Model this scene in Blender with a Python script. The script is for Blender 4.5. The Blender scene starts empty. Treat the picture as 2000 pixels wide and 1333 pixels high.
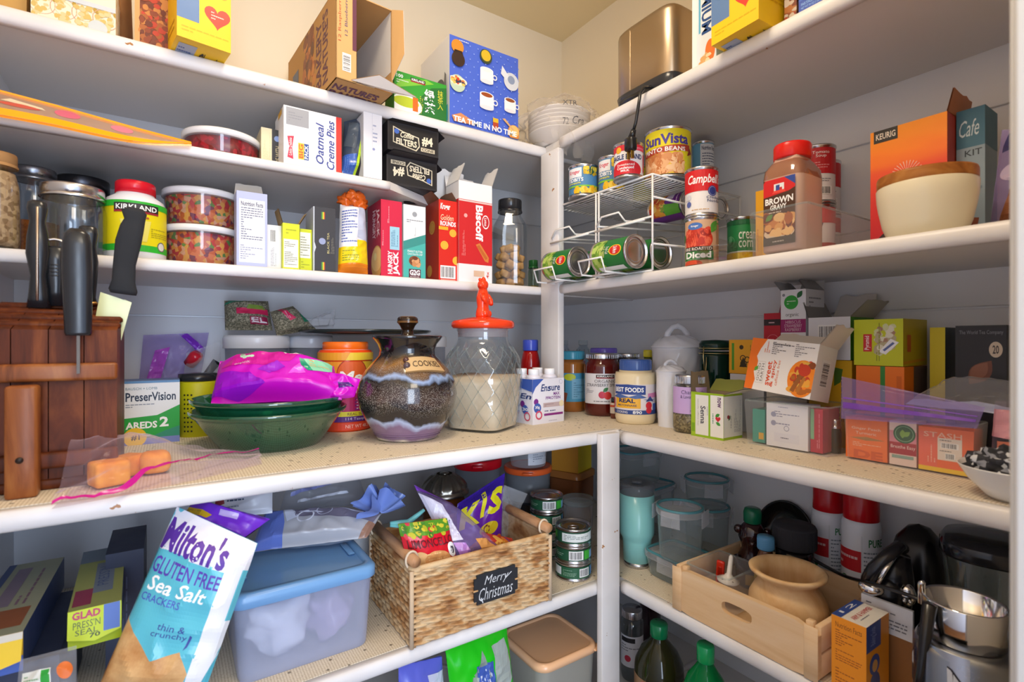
import bpy, bmesh, math, random
from mathutils import Vector, Matrix, noise
S = bpy.context.scene
COL = S.collection
V = Vector
# ------------------------------------------------------------------ camera, world, lights, exposure
CX, CY, CZ = -1.2017, -1.4717, 1.34          # camera position (room corner at the origin, walls x=0 and y=0)
FX, FY, RX, RY = .555, .832, .832, -.555     # view direction and its right
F = 1003.0
cd = bpy.data.cameras.new('camera'); cam = bpy.data.objects.new('camera', cd); COL.objects.link(cam)
cam.location = (CX, CY, CZ); cam.rotation_euler = (math.pi / 2, 0, -math.atan2(FX, FY))
cd.sensor_width = 36; cd.lens = 36 * F / 2000; cd.clip_start = .02
cd.dof.use_dof = True; cd.dof.focus_distance = 1.22; cd.dof.aperture_fstop = 5.0
S.camera = cam
S.view_settings.view_transform = 'Standard'; S.view_settings.look = 'None'
S.view_settings.exposure = 0.0; S.view_settings.gamma = 1; S.view_settings.use_curve_mapping = False
w = bpy.data.worlds.new('room_light'); S.world = w; w.use_nodes = True
bg = w.node_tree.nodes['Background']; bg.inputs[0].default_value = (.55, .70, 1, 1); bg.inputs[1].default_value = 2.15


def lamp(name, kind, loc, energy, color, size=.3, aim=None, sy=None):
    d = bpy.data.lights.new(name, kind); o = bpy.data.objects.new(name, d); COL.objects.link(o)
    d.energy = energy; d.color = color; o.location = loc
    if kind == 'AREA':
        d.size = size
        if sy: d.shape = 'RECTANGLE'; d.size_y = sy
    else: d.shadow_soft_size = size
    if aim: o.rotation_euler = (V(aim) - V(loc)).to_track_quat('-Z', 'Y').to_euler()
    return o


lamp('pantry_ceiling_light', 'AREA', (-.95, -.95, 2.42), 8, (1, .82, .60), .3, (-.95, -.95, 0))
lamp('doorway_daylight', 'AREA', (-1.75, -2.95, 1.15), 74, (.72, .84, 1), 1.3, (-.6, -.3, .98), 2.0)
lamp('hall_light', 'AREA', (-1.0, -2.3, 2.3), 7, (1, .86, .7), .5, (-.6, -.3, 1.5))

# ------------------------------------------------------------------ materials
MC = {}


def lin(h):
    c = [int(h[i:i + 2], 16) / 255 for i in (1, 3, 5)]
    return tuple(x / 12.92 if x <= .04045 else ((x + .055) / 1.055) ** 2.4 for x in c) + (1,)


class NT:
    def __init__(s, name):
        s.m = bpy.data.materials.new(name); s.m.use_nodes = True; s.t = s.m.node_tree
        s.t.nodes.clear(); s.out = s.n('ShaderNodeOutputMaterial')

    def n(s, typ, ins=None, **kw):
        x = s.t.nodes.new(typ)
        for k, v in kw.items(): setattr(x, k, v)
        for k, v in (ins or {}).items():
            if isinstance(v, bpy.types.NodeSocket): s.t.links.new(v, x.inputs[k])
            else: x.inputs[k].default_value = v
        return x

    def coord(s, scale=(1, 1, 1), gen='Object'):
        tc = s.n('ShaderNodeTexCoord'); mp = s.n('ShaderNodeMapping', {0: tc.outputs[gen], 3: scale})
        return mp.outputs[0]

    def ramp(s, fac, stops, interp='LINEAR'):
        r = s.n('ShaderNodeValToRGB', {0: fac}); e = r.color_ramp; e.interpolation = interp
        while len(e.elements) < len(stops): e.elements.new(.5)
        for i, (p, c) in enumerate(stops):
            e.elements[i].position = p; e.elements[i].color = lin(c) if isinstance(c, str) else c
        return r.outputs[0]

    def done(s, sh):
        s.t.links.new(sh, s.out.inputs[0]); return s.m


KIND = {'': (.48, 0), 'p': (.22, 0), 'g': (.08, 0), 'm': (.28, 1), 'd': (.85, 0)}


def mat(key):
    """'#rrggbb' card, ':p' plastic, ':g' gloss, ':m' metal, ':d' matt, ':c' clear film, ':t' frosted, ':l' translucent liquid; or a named recipe"""
    if key in MC: return MC[key]
    if not key.startswith('#'): m = RECIPE[key](); MC[key] = m; return m
    h, _, k = key.partition(':')
    c = lin(h); n = NT('paint_' + h[1:] + '_' + (k or 'card'))
    if k in KIND:
        ro, me = KIND[k]
        ns = n.n('ShaderNodeTexNoise', {0: n.coord(), 2: 40.0, 3: 3.0})
        mr = n.n('ShaderNodeMapRange', {0: ns.outputs[0], 3: max(.03, ro - .07), 4: ro + .09})
        b = n.n('ShaderNodeBsdfPrincipled', {'Base Color': c, 'Roughness': mr.outputs[0], 'Metallic': float(me)})
        m = n.done(b.outputs[0])
    elif k == 'c':       # thin clear sheet or thin glass
        lw = n.n('ShaderNodeLayerWeight', {0: .25})
        pw = n.n('ShaderNodeMath', {0: lw.outputs[1], 1: 2.2}, operation='POWER')
        mr = n.n('ShaderNodeMapRange', {0: pw.outputs[0], 3: .07, 4: .75})
        tr = n.n('ShaderNodeBsdfTransparent', {0: c}); gl = n.n('ShaderNodeBsdfGlossy', {0: (1, 1, 1, 1), 1: .06})
        mx = n.n('ShaderNodeMixShader', {0: mr.outputs[0], 1: tr.outputs[0], 2: gl.outputs[0]}); m = n.done(mx.outputs[0])
    elif k in ('t', 'f'):     # frosted plastic / milky film
        al = .38 if k == 't' else .62
        tr = n.n('ShaderNodeBsdfTransparent', {0: c})
        b = n.n('ShaderNodeBsdfPrincipled', {'Base Color': c, 'Roughness': .25})
        tl = n.n('ShaderNodeBsdfTranslucent', {0: c})
        m1 = n.n('ShaderNodeMixShader', {0: .35, 1: b.outputs[0], 2: tl.outputs[0]})
        mx = n.n('ShaderNodeMixShader', {0: al, 1: m1.outputs[0], 2: tr.outputs[0]}); m = n.done(mx.outputs[0])
    else:
        b = n.n('ShaderNodeBsdfPrincipled', {'Base Color': c, 'Roughness': .06, 'Coat Weight': .5}); m = n.done(b.outputs[0])
    MC[key] = m
    return m


def speck(stops, scale, rough=.5, bump=.0, stretch=(1, 1, 1), vor=True, wave=None):
    def f():
        n = NT('speckled'); co = n.coord(stretch)
        if vor:
            t = n.n('ShaderNodeTexVoronoi', {0: co, 2: scale}); fac = n.n('ShaderNodeSeparateColor', {0: t.outputs[1]}).outputs[0]; hh = t.outputs[0]
        else:
            t = n.n('ShaderNodeTexNoise', {0: co, 2: scale, 3: 5.0, 4: .6}); fac = t.outputs[0]; hh = fac
        c = n.ramp(fac, stops, 'CONSTANT' if vor else 'LINEAR')
        b = n.n('ShaderNodeBsdfPrincipled', {'Base Color': c, 'Roughness': rough})
        if bump:
            bp = n.n('ShaderNodeBump', {0: bump, 1: .004, 2: hh}); n.t.links.new(bp.outputs[0], b.inputs['Normal'])
        return n.done(b.outputs[0])
    return f


def wood(a, b_, c, sc, rough=.4, stretch=(1, 1, .12), coat=0.):
    def f():
        n = NT('wood_grain'); co = n.coord(stretch)
        t = n.n('ShaderNodeTexNoise', {0: co, 2: sc, 3: 6.0, 4: .6, 8: 1.2})
        b = n.n('ShaderNodeBsdfPrincipled', {'Base Color': n.ramp(t.outputs[0], [(.3, a), (.5, b_), (.7, c)]), 'Roughness': rough, 'Coat Weight': coat, 'Coat Roughness': .2, 'Specular IOR Level': .22})
        return n.done(b.outputs[0])
    return f


def m_shelf(a='#eae8e9', chip=.69):
    def f():
        n = NT('chipped_white_paint'); co = n.coord()
        t = n.n('ShaderNodeTexNoise', {0: co, 2: 26.0, 3: 4.0, 4: .65}); t2 = n.n('ShaderNodeTexNoise', {0: co, 2: 5.0, 3: 4.0})
        base = n.ramp(t2.outputs[0], [(.35, '#dcd8d7'), (.6, a)])
        fac = n.ramp(t.outputs[0], [(chip, (0, 0, 0, 1)), (chip + .012, (1, 1, 1, 1))])
        mx = n.n('ShaderNodeMixRGB', {0: fac, 1: base, 2: lin('#a5713f')})
        bp = n.n('ShaderNodeBump', {0: .25, 1: .004, 2: t2.outputs[0]})
        b = n.n('ShaderNodeBsdfPrincipled', {'Base Color': mx.outputs[0], 'Roughness': .38, 'Normal': bp.outputs[0]})
        return n.done(b.outputs[0])
    return f


def m_wall(a, rough=.55, bump=.06):
    def f():
        n = NT('painted_wall'); co = n.coord()
        t = n.n('ShaderNodeTexNoise', {0: co, 2: 130.0, 3: 4.0}); t2 = n.n('ShaderNodeTexNoise', {0: co, 2: 3.0, 3: 3.0})
        c = n.n('ShaderNodeMixRGB', {0: t2.outputs[0], 1: lin(a), 2: tuple(x * .93 for x in lin(a)[:3]) + (1,)})
        bp = n.n('ShaderNodeBump', {0: bump, 1: .01, 2: t.outputs[0]})
        b = n.n('ShaderNodeBsdfPrincipled', {'Base Color': c.outputs[0], 'Roughness': rough, 'Normal': bp.outputs[0]})
        return n.done(b.outputs[0])
    return f


def m_liner():
    n = NT('grip_liner'); co = n.coord((1, 1, 0))
    t = n.n('ShaderNodeTexVoronoi', {0: co, 2: 230.0, 8: .12}); t3 = n.n('ShaderNodeTexVoronoi', {0: co, 2: 55.0})
    t2 = n.n('ShaderNodeTexNoise', {0: co, 2: 9.0, 3: 3.0})
    c = n.ramp(t.outputs[0], [(.1, '#f1e8d8'), (.45, '#dccdb4'), (.75, '#9a8b72')])
    d = n.ramp(t3.outputs[0], [(.0, '#5d5446'), (.13, '#5d5446'), (.17, '#ffffff')])
    mx = n.n('ShaderNodeMixRGB', {0: .75, 1: c, 2: d}, blend_type='MULTIPLY')
    bp = n.n('ShaderNodeBump', {0: .8, 1: .002, 2: t.outputs[0]}); bp.invert = True
    b = n.n('ShaderNodeBsdfPrincipled', {'Base Color': mx.outputs[0], 'Roughness': .7, 'Normal': bp.outputs[0]})
    return n.done(b.outputs[0])


def m_glaze():
    n = NT('dripped_glaze'); co = n.coord(); sep = n.n('ShaderNodeSeparateXYZ', {0: co})
    wv = n.n('ShaderNodeTexNoise', {0: n.coord((1, 1, .25)), 2: 26.0, 3: 3.0, 4: .5})
    w2 = n.n('ShaderNodeTexNoise', {0: n.coord((1, 1, .6)), 2: 9.0, 3: 4.0, 4: .55})
    a = n.n('ShaderNodeMath', {0: wv.outputs[0], 1: .035, 2: sep.outputs[2]}, operation='MULTIPLY_ADD')
    a2 = n.n('ShaderNodeMath', {0: w2.outputs[0], 1: .05, 2: a.outputs[0]}, operation='MULTIPLY_ADD')
    z = n.n('ShaderNodeMapRange', {0: a2.outputs[0], 1: .0425, 2: .2925})
    st = [(0, '#e6ddd0'), (.045, '#8d7391'), (.12, '#7d6384'), (.165, '#a9b8d8'), (.185, '#1c1b22'), (.29, '#17161b'), (.36, '#4a3a34'), (.49, '#1c1618'),
          (.522, '#93abd4'), (.545, '#5d4a3e'), (.62, '#8a6133'), (.68, '#1a1618'), (.86, '#141216'), (.93, '#5b3a1e'), (1, '#b48a52')]
    c = n.ramp(z.outputs[0], st)
    sp = n.n('ShaderNodeTexVoronoi', {0: co, 2: 520.0}); gate = n.ramp(z.outputs[0], [(.22, (0, 0, 0, 1)), (.33, (.8, .8, .8, 1)), (.42, (.6, .6, .6, 1)), (.5, (0, 0, 0, 1)), (.57, (.45, .45, .45, 1)), (.7, (0, 0, 0, 1))])
    dot = n.ramp(sp.outputs[0], [(.22, (1, 1, 1, 1)), (.4, (0, 0, 0, 1))])
    fa = n.n('ShaderNodeMath', {0: gate, 1: dot}, operation='MULTIPLY')
    mx = n.n('ShaderNodeMixRGB', {0: fa.outputs[0], 1: c, 2: lin('#c4bcb4')})
    b = n.n('ShaderNodeBsdfPrincipled', {'Base Color': mx.outputs[0], 'Roughness': .14, 'Coat Weight': .6, 'Coat Roughness': .05})
    return n.done(b.outputs[0])


def m_wicker():
    n = NT('woven_hyacinth'); co = n.coord()
    t = n.n('ShaderNodeTexNoise', {0: n.coord((1, 1, 1.6)), 2: 24.0, 3: 4.0}); f = n.n('ShaderNodeTexNoise', {0: n.coord((1, 1, 4)), 2: 220.0, 3: 2.0})
    c = n.ramp(t.outputs[0], [(.3, '#96643a'), (.42, '#bb8b58'), (.52, '#d2af82'), (.6, '#dabd93'), (.72, '#b07f4e')])
    bp = n.n('ShaderNodeBump', {0: .6, 1: .002, 2: f.outputs[0]})
    b = n.n('ShaderNodeBsdfPrincipled', {'Base Color': c, 'Roughness': .62, 'Normal': bp.outputs[0]})
    return n.done(b.outputs[0])


def m_brushed(c='#b9a58c', r=.3):
    def f():
        n = NT('brushed_steel'); t = n.n('ShaderNodeTexNoise', {0: n.coord((1, 1, 60)), 2: 18.0, 3: 3.0})
        t2 = n.n('ShaderNodeTexNoise', {0: n.coord(), 2: 14.0, 3: 4.0})
        mr = n.n('ShaderNodeMapRange', {0: t2.outputs[0], 3: r - .06, 4: r + .12})
        bp = n.n('ShaderNodeBump', {0: .05, 1: .002, 2: t.outputs[0]})
        b = n.n('ShaderNodeBsdfPrincipled', {'Base Color': lin(c), 'Metallic': 1.0, 'Roughness': mr.outputs[0], 'Normal': bp.outputs[0]})
        return n.done(b.outputs[0])
    return f


def grad(stops, axis=2, lo=0., hi=1., wob=0., rough=.45):
    """a printed colour run across one object axis (a print that belongs to the pack)"""
    def f():
        n = NT('printed_fade'); co = n.coord(); sep = n.n('ShaderNodeSeparateXYZ', {0: co})
        wv = n.n('ShaderNodeTexNoise', {0: n.coord((1, 1, 3.5)), 2: 9.0, 3: 1.0})
        a = n.n('ShaderNodeMath', {0: wv.outputs[0], 1: wob, 2: sep.outputs[axis]}, operation='MULTIPLY_ADD')
        z = n.n('ShaderNodeMapRange', {0: a.outputs[0], 1: lo, 2: hi})
        b = n.n('ShaderNodeBsdfPrincipled', {'Base Color': n.ramp(z.outputs[0], stops), 'Roughness': rough}); return n.done(b.outputs[0])
    return f


RECIPE = {
    'shelf': m_shelf(), 'board': m_shelf('#dcd8d4', .80), 'shiplap': m_wall('#f1f2f6', .4, .03), 'cream': m_wall('#f8ead0'), 'ceil': m_wall('#f2dfb4'),
    'jamb': m_wall('#cfcdca', .5, .03), 'liner': m_liner, 'glaze': m_glaze, 'wicker': m_wicker,
    'floor': wood('#5f3a22', '#80532f', '#99683e', 9., .35, (1, .1, 1)),
    'block': wood('#3a1608', '#5e2a10', '#86471f', 26., .5, (1, 1, .15), 0.), 'block2': wood('#5f3014', '#8a4d25', '#a56836', 30., .4, (1, 1, .15), .15),
    'pine': wood('#dcb282', '#e8c498', '#efd0aa', 14., .5, (.12, 1, 1.4)), 'turned': wood('#cfa06c', '#e2bd8c', '#eed2a8', 12., .45, (1, 1, .5)),
    'lidwood': wood('#7b471d', '#a8692f', '#c48a4a', 24., .35, (.2, 1, 1)), 'dowel': wood('#8d5f3d', '#b98a63', '#caa07a', 20., .45, (1, .2, 1)),
    'steel': m_brushed(), 'tin': m_brushed('#c8c8cc', .22), 'chrome': m_brushed('#e8e8ea', .08),
    'cereal': speck([(0, '#6d2c10'), (.25, '#8d4419'), (.5, '#b06a2c'), (.75, '#7a3413')], 90., .4, .7),
    'fruitloop': speck([(0, '#c85d35'), (.22, '#e0a04a'), (.42, '#c2323c'), (.58, '#d9a184'), (.72, '#7a3150'), (.82, '#5f8a4a'), (.9, '#d9764a')], 130., .55, 1.),
    'redberry': speck([(0, '#8e0f22'), (.35, '#b8152f'), (.7, '#7a0c1c')], 120., .35, 1.),
    'herb': speck([(0, '#6f6c58'), (.3, '#8b8670'), (.55, '#a39b84'), (.8, '#5d5a49')], 420., .8, .8),
    'seed': speck([(0, '#8f7a4e'), (.35, '#b09a6a'), (.7, '#6d5b38')], 300., .7, .8),
    'grain': speck([(0, '#a26a34'), (.4, '#b67c3f'), (.8, '#8a5a2c')], 260., .7, .6),
    'oats': speck([(0, '#b3906a'), (.4, '#c9a67d'), (.75, '#94714c')], 160., .7, .8),
    'spice': speck([(0, '#a85a1e'), (.5, '#bd6b26')], 300., .7, .4),
    'flour': speck([(.3, '#cdb79c'), (.6, '#e3d2ba')], 14., .9, .4, vor=False),
    'cookie': speck([(.3, '#b07a3e'), (.6, '#d3a05c')], 60., .8, .6, vor=False),
    'cake': speck([(.3, '#dd7d14'), (.6, '#f5a53a')], 40., .7, .5, vor=False),
    'beans': speck([(0, '#d9935c'), (.35, '#eab27e'), (.7, '#c97a44')], 150., .35, 1.),
    'chicken': speck([(.3, '#6d2f12'), (.45, '#c77a35'), (.6, '#e8b878'), (.75, '#a95a22')], 55., .4, .6, vor=False),
    'tomato': speck([(.3, '#8f1a10'), (.5, '#cf3620'), (.7, '#e8573a')], 45., .35, .8, vor=False),
    'peas': speck([(0, '#4f7a26'), (.4, '#7da83f'), (.75, '#a7c458')], 190., .4, 1.),
    'yellowcorn': speck([(0, '#f0c21e'), (.5, '#f7d84c')], 150., .4, .8),
    'curry': speck([(0, '#e9a13a'), (.4, '#c9542a'), (.7, '#f0c56a')], 80., .4, .6),
    'cracker': speck([(.3, '#b2763c'), (.55, '#dcae74'), (.75, '#efd0a0')], 18., .5, .2, vor=False),
    'keurig': grad([(0, '#c81e2c'), (.35, '#dc2c2c'), (.6, '#ee4a2a'), (.82, '#ff8412'), (1, '#ff9a10')], 2, .03, .235, .05),
    'paper': m_wall('#efece6', .8, .03), 'greyfelt': m_wall('#9aa0aa', .8, .03),
    'cakepaper': speck([(0, '#f3ead2'), (.72, '#d9c38a'), (.86, '#e9c9b4'), (.94, '#c7d3d8')], 120., .6, 0),
    'dots': speck([(0, '#1d1a1e'), (.6, '#2b262b')], 60., .5, .3),
    'bwcloth': speck([(0, '#23242b'), (.45, '#cfd2d8'), (.62, '#30313a'), (.85, '#8c8f9a')], 150., .8, .4),
    'salt': speck([(.35, '#d8dcea'), (.6, '#f4f5fb')], 20., .8, .4, vor=False),
    'greenglass': None,
}


def m_tint(c, a, rough=.05, clear=0.):
    def f():
        n = NT('tinted_glass'); lw = n.n('ShaderNodeLayerWeight', {0: .5})
        pw = n.n('ShaderNodeMath', {0: lw.outputs[1], 1: 3.5}, operation='POWER')
        mr = n.n('ShaderNodeMapRange', {0: pw.outputs[0], 3: a, 4: .9})
        t2 = n.n('ShaderNodeTexNoise', {0: n.coord(), 2: 25.0, 3: 3.0})
        bp = n.n('ShaderNodeBump', {0: .2, 1: .004, 2: t2.outputs[0]})
        tr = n.n('ShaderNodeBsdfTransparent', {0: tuple(x + (1 - x) * clear for x in lin(c)[:3]) + (1,)}); b = n.n('ShaderNodeBsdfPrincipled', {'Base Color': lin(c), 'Roughness': rough, 'Normal': bp.outputs[0]})
        mx = n.n('ShaderNodeMixShader', {0: mr.outputs[0], 1: tr.outputs[0], 2: b.outputs[0]}); return n.done(mx.outputs[0])
    return f




def m_glass(c, d):
    def f():
        n = NT('pressed_glass'); lw = n.n('ShaderNodeLayerWeight', {0: .5}); pw = n.n('ShaderNodeMath', {0: lw.outputs[1], 1: 3.0}, operation='POWER'); mr = n.n('ShaderNodeMapRange', {0: pw.outputs[0], 3: .09, 4: .8})
        tr = n.n('ShaderNodeBsdfTransparent', {0: lin(c)}); df = n.n('ShaderNodeBsdfDiffuse', {0: lin(d)}); m1 = n.n('ShaderNodeMixShader', {0: .30, 1: tr.outputs[0], 2: df.outputs[0]})
        gl = n.n('ShaderNodeBsdfGlossy', {0: (1, 1, 1, 1), 1: .05}); mx = n.n('ShaderNodeMixShader', {0: mr.outputs[0], 1: m1.outputs[0], 2: gl.outputs[0]}); return n.done(mx.outputs[0])
    return f


RECIPE['greenglass'] = m_glass('#8cc6b4', '#1f7a5a'); RECIPE['darkgreen'] = m_tint('#0f3a30', .7); RECIPE['bottlegreen'] = m_tint('#12a558', .35)
RECIPE['brownglass'] = m_tint('#9a5a28', .45); RECIPE['olive'] = m_tint('#2c2c14', .75); RECIPE['ambertub'] = m_tint('#8a5230', .8)
RECIPE['purplefilm'] = m_tint('#b49ee0', .22, .15, .75); RECIPE['milky'] = m_tint('#eceef4', .16, .2, .9); RECIPE['bluebin'] = m_tint('#cdd6f4', .42, .3, .8)
RECIPE['smoke'] = m_tint('#8e9096', .35, .05, .4); RECIPE['pinkfilm'] = m_tint('#e4d2ec', .07, .06, .9); RECIPE['greyfilm'] = m_tint('#c4c8d4', .20, .12, .85)
RECIPE['orangefilm'] = m_tint('#ecb88a', .3, .2, .6); RECIPE['wrap'] = m_tint('#f4ece4', .10, .1, .92); RECIPE['lockglass'] = m_tint('#c9d6d8', .14, .05, .7)
RECIPE['greyplastic'] = m_tint('#b4b2a8', .72, .3, .3); RECIPE['binfilm'] = m_tint('#eaeaec', .09, .05, .93); RECIPE['purpledark'] = m_tint('#6a3a8a', .45, .15)


# ------------------------------------------------------------------ pixel -> place
def pt(px, py, k): a = (px - 1000) / F; return V((CX + k * (FX + a * RX), CY + k * (FY + a * RY), CZ + k * (666.5 - py) / F))
def on_z(px, py, z): return pt(px, py, (z - CZ) * F / (666.5 - py))
def on_y(px, y): a = (px - 1000) / F; return pt(px, 666.5, (y - CY) / (FY + a * RY))
def on_x(px, x): a = (px - 1000) / F; return pt(px, 666.5, (x - CX) / (FX + a * RX))
def dep(p): return (p[0] - CX) * FX + (p[1] - CY) * FY
def zat(py, p): return CZ + dep(p) * (666.5 - py) / F
def wid(px, p): return px * dep(p) / F


ZT, Z2, Z3, ZW, ZL, ZB = 1.872, 1.702, 1.4875, 1.136, .80, .43     # shelf tops


# ------------------------------------------------------------------ geometry builder
def smooth01(t): t = max(0., min(1., t)); return t * t * (3 - 2 * t)


TXT = {}


def text2d(s, bold=0., shear=0.):
    k = (s, bold, shear)
    if k not in TXT:
        c = bpy.data.curves.new('t', 'FONT'); c.body = s; c.size = 1; c.resolution_u = 2; c.fill_mode = 'FRONT'; c.offset = bold; c.shear = shear
        c.align_x = 'CENTER'; c.space_line = .85
        o = bpy.data.objects.new('t', c); me = o.to_mesh()
        vs = [(v.co.x, v.co.y) for v in me.vertices]; fs = [tuple(p.vertices) for p in me.polygons]
        o.to_mesh_clear(); bpy.data.objects.remove(o); bpy.data.curves.remove(c)
        xs = [v[0] for v in vs]; ys = [v[1] for v in vs]
        x0, x1, y0, y1 = min(xs), max(xs), min(ys), max(ys)
        TXT[k] = ([((x - x0) / (x1 - x0), (y - y0) / (y1 - y0)) for x, y in vs], fs, (x1 - x0) / (y1 - y0))
    return TXT[k]


class Surf:
    """printed face: f(u,v)->point, u right, v up, both 0..1; W,H its size; su,sv cutting steps for curved faces"""
    def __init__(s, f, W, H, su=None, sv=None): s.f, s.W, s.H, s.su, s.sv = f, W, H, su, sv

    def n(s, u, v):
        e = .004; a = s.f(u + e, v) - s.f(u - e, v); b = s.f(u, v + e) - s.f(u, v - e); c = a.cross(b)
        return c.normalized() if c.length > 0 else V((0, 0, 0))


class G:
    def __init__(s): s.v = []; s.f = []; s.m = []; s.k = []; s.s = []; s.lay = 0

    def mi(s, key):
        if key not in s.k: s.k.append(key)
        return s.k.index(key)

    def add(s, vs, fs, key, sm=False):
        o = len(s.v); s.v += [V(p) for p in vs]; i = s.mi(key)
        for f in fs: s.f.append([o + j for j in f]); s.m.append(i); s.s.append(sm)
        return s

    def box(s, x0, y0, z0, x1, y1, z1, key, bev=0., seg=2):
        if bev > 0:
            bm = bmesh.new(); bmesh.ops.create_cube(bm, size=1)
            for p in bm.verts: p.co = V(((x0 + x1) / 2 + p.co.x * (x1 - x0), (y0 + y1) / 2 + p.co.y * (y1 - y0), (z0 + z1) / 2 + p.co.z * (z1 - z0)))
            bmesh.ops.bevel(bm, geom=bm.edges[:], offset=bev, segments=seg, affect='EDGES', profile=.5)
            return s.frombm(bm, key, True)
        c = [(x, y, z) for z in (z0, z1) for y in (y0, y1) for x in (x0, x1)]
        return s.add(c, [(0, 2, 3, 1), (4, 5, 7, 6), (0, 1, 5, 4), (2, 6, 7, 3), (0, 4, 6, 2), (1, 3, 7, 5)], key)

    def frombm(s, bm, key, sm=False):
        bm.verts.index_update(); s.add([p.co.copy() for p in bm.verts], [[p.index for p in f.verts] for f in bm.faces], key, sm); bm.free(); return s

    def grid(s, f, nu, nv, key, sm=True, wu=False):
        vs = [f(i / nu, j / nv) for j in range(nv + 1) for i in range(nu + (0 if wu else 1))]; w = nu if wu else nu + 1
        fs = [(j * w + i, j * w + (i + 1) % w, (j + 1) * w + (i + 1) % w, (j + 1) * w + i) for j in range(nv) for i in range(nu)]
        return s.add(vs, fs, key, sm)

    def lathe(s, prof, key, seg=36, sx=1., sy=1., sq=2., c=(0, 0), cap=True, sm=True, flat=()):
        """prof [(r,z)...]; sq>2 squares the plan"""
        vs = []; n = len(prof)
        for r, z in prof:
            for i in range(seg):
                a = 2 * math.pi * i / seg; ca, sa = math.cos(a), math.sin(a)
                q = (abs(ca) ** sq + abs(sa) ** sq) ** (-1 / sq)
                vs.append((c[0] + r * q * ca * sx, c[1] + r * q * sa * sy, z))
        fs = [(j * seg + i, j * seg + (i + 1) % seg, (j + 1) * seg + (i + 1) % seg, (j + 1) * seg + i) for j in range(n - 1) for i in range(seg)]
        s.add(vs, fs, key, sm)
        if cap:
            o = len(s.v) - len(vs); i = s.mi(key)
            if prof[0][0] > 1e-5: s.f.append([o + j for j in range(seg)][::-1]); s.m.append(i); s.s.append(False)
            if prof[-1][0] > 1e-5: s.f.append([o + (n - 1) * seg + j for j in range(seg)]); s.m.append(i); s.s.append(False)
        return s

    def tube(s, pts, r, key, seg=8, closed=False, cap=True):
        pts = [V(p) for p in pts]; n = len(pts); vs = []; rr = r if isinstance(r, (list, tuple)) else [r] * n
        t0 = (pts[1] - pts[0]).normalized(); up = V((0, 0, 1)) if abs(t0.z) < .9 else V((1, 0, 0)); a = t0.cross(up).normalized()
        for i, p in enumerate(pts):
            if closed: t = (pts[(i + 1) % n] - pts[i - 1]).normalized()
            else: t = (pts[min(i + 1, n - 1)] - pts[max(i - 1, 0)]).normalized()
            a = (a - t * a.dot(t)).normalized(); b = t.cross(a)
            for j in range(seg):
                g = 2 * math.pi * j / seg; vs.append(p + a * (math.cos(g) * rr[i]) + b * (math.sin(g) * rr[i]))
        m = n if closed else n - 1
        fs = [(i * seg + j, i * seg + (j + 1) % seg, ((i + 1) % n) * seg + (j + 1) % seg, ((i + 1) % n) * seg + j) for i in range(m) for j in range(seg)]
        if cap and not closed: fs += [tuple(range(seg))[::-1], tuple((n - 1) * seg + j for j in range(seg))]
        return s.add(vs, fs, key, True)

    def blob(s, c, r, key, sub=3, amp=0., fr=8., sc=(1, 1, 1), seed=0., rot=None):
        bm = bmesh.new(); bmesh.ops.create_icosphere(bm, subdivisions=sub, radius=1)
        for p in bm.verts:
            d = p.co.copy(); q = d * (1 + amp * noise.noise(d * fr * .3 + V((seed, seed * 1.7, 0)))); q = V((q.x * sc[0] * r, q.y * sc[1] * r, q.z * sc[2] * r))
            if rot: q = rot @ q
            p.co = q + V(c)
        return s.frombm(bm, key, True)

    # -- printing
    def flat(s, surf, vs, fs, key, step=1.):
        s.lay += step; off = .00012 + .00003 * s.lay
        out_ = min(min(p) for p in vs) < -1e-6 or max(max(p) for p in vs) > 1 + 1e-6
        if surf.su or surf.sv or out_:
            bm = bmesh.new(); bv = [bm.verts.new((u, v, 0)) for u, v in vs]
            for f in fs:
                try: bm.faces.new([bv[i] for i in f])
                except ValueError: pass
            us = [p[0] for p in vs]; ws = [p[1] for p in vs]
            if out_:        # a print stops at the edge of its face
                for co, no in (((0, 0, 0), (-1, 0, 0)), ((1, 0, 0), (1, 0, 0)), ((0, 0, 0), (0, -1, 0)), ((0, 1, 0), (0, 1, 0))): bmesh.ops.bisect_plane(bm, geom=bm.verts[:] + bm.edges[:] + bm.faces[:], plane_co=co, plane_no=no, dist=1e-7, clear_outer=True)
            for st, lo, hi, ax in ((surf.su, min(us), max(us), 0), (surf.sv, min(ws), max(ws), 1)):
                if not st: continue
                k = math.floor(lo / st) + 1
                while k * st < hi - 1e-6:
                    co = [0, 0, 0]; co[ax] = k * st; no = [0, 0, 0]; no[ax] = 1
                    bmesh.ops.bisect_plane(bm, geom=bm.verts[:] + bm.edges[:] + bm.faces[:], plane_co=co, plane_no=no, dist=1e-7); k += 1
            bm.verts.index_update(); vs = [(p.co.x, p.co.y) for p in bm.verts]; fs = [[p.index for p in f.verts] for f in bm.faces]; bm.free()
            if surf.su or surf.sv: off += .0004
        if surf.su or surf.sv: P = [surf.f(u, v) + surf.n(u, v) * off for u, v in vs]
        else:
            nn = surf.n(.5, .5) * off; P = [surf.f(u, v) + nn for u, v in vs]
        return s.add(P, fs, key, False)

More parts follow.
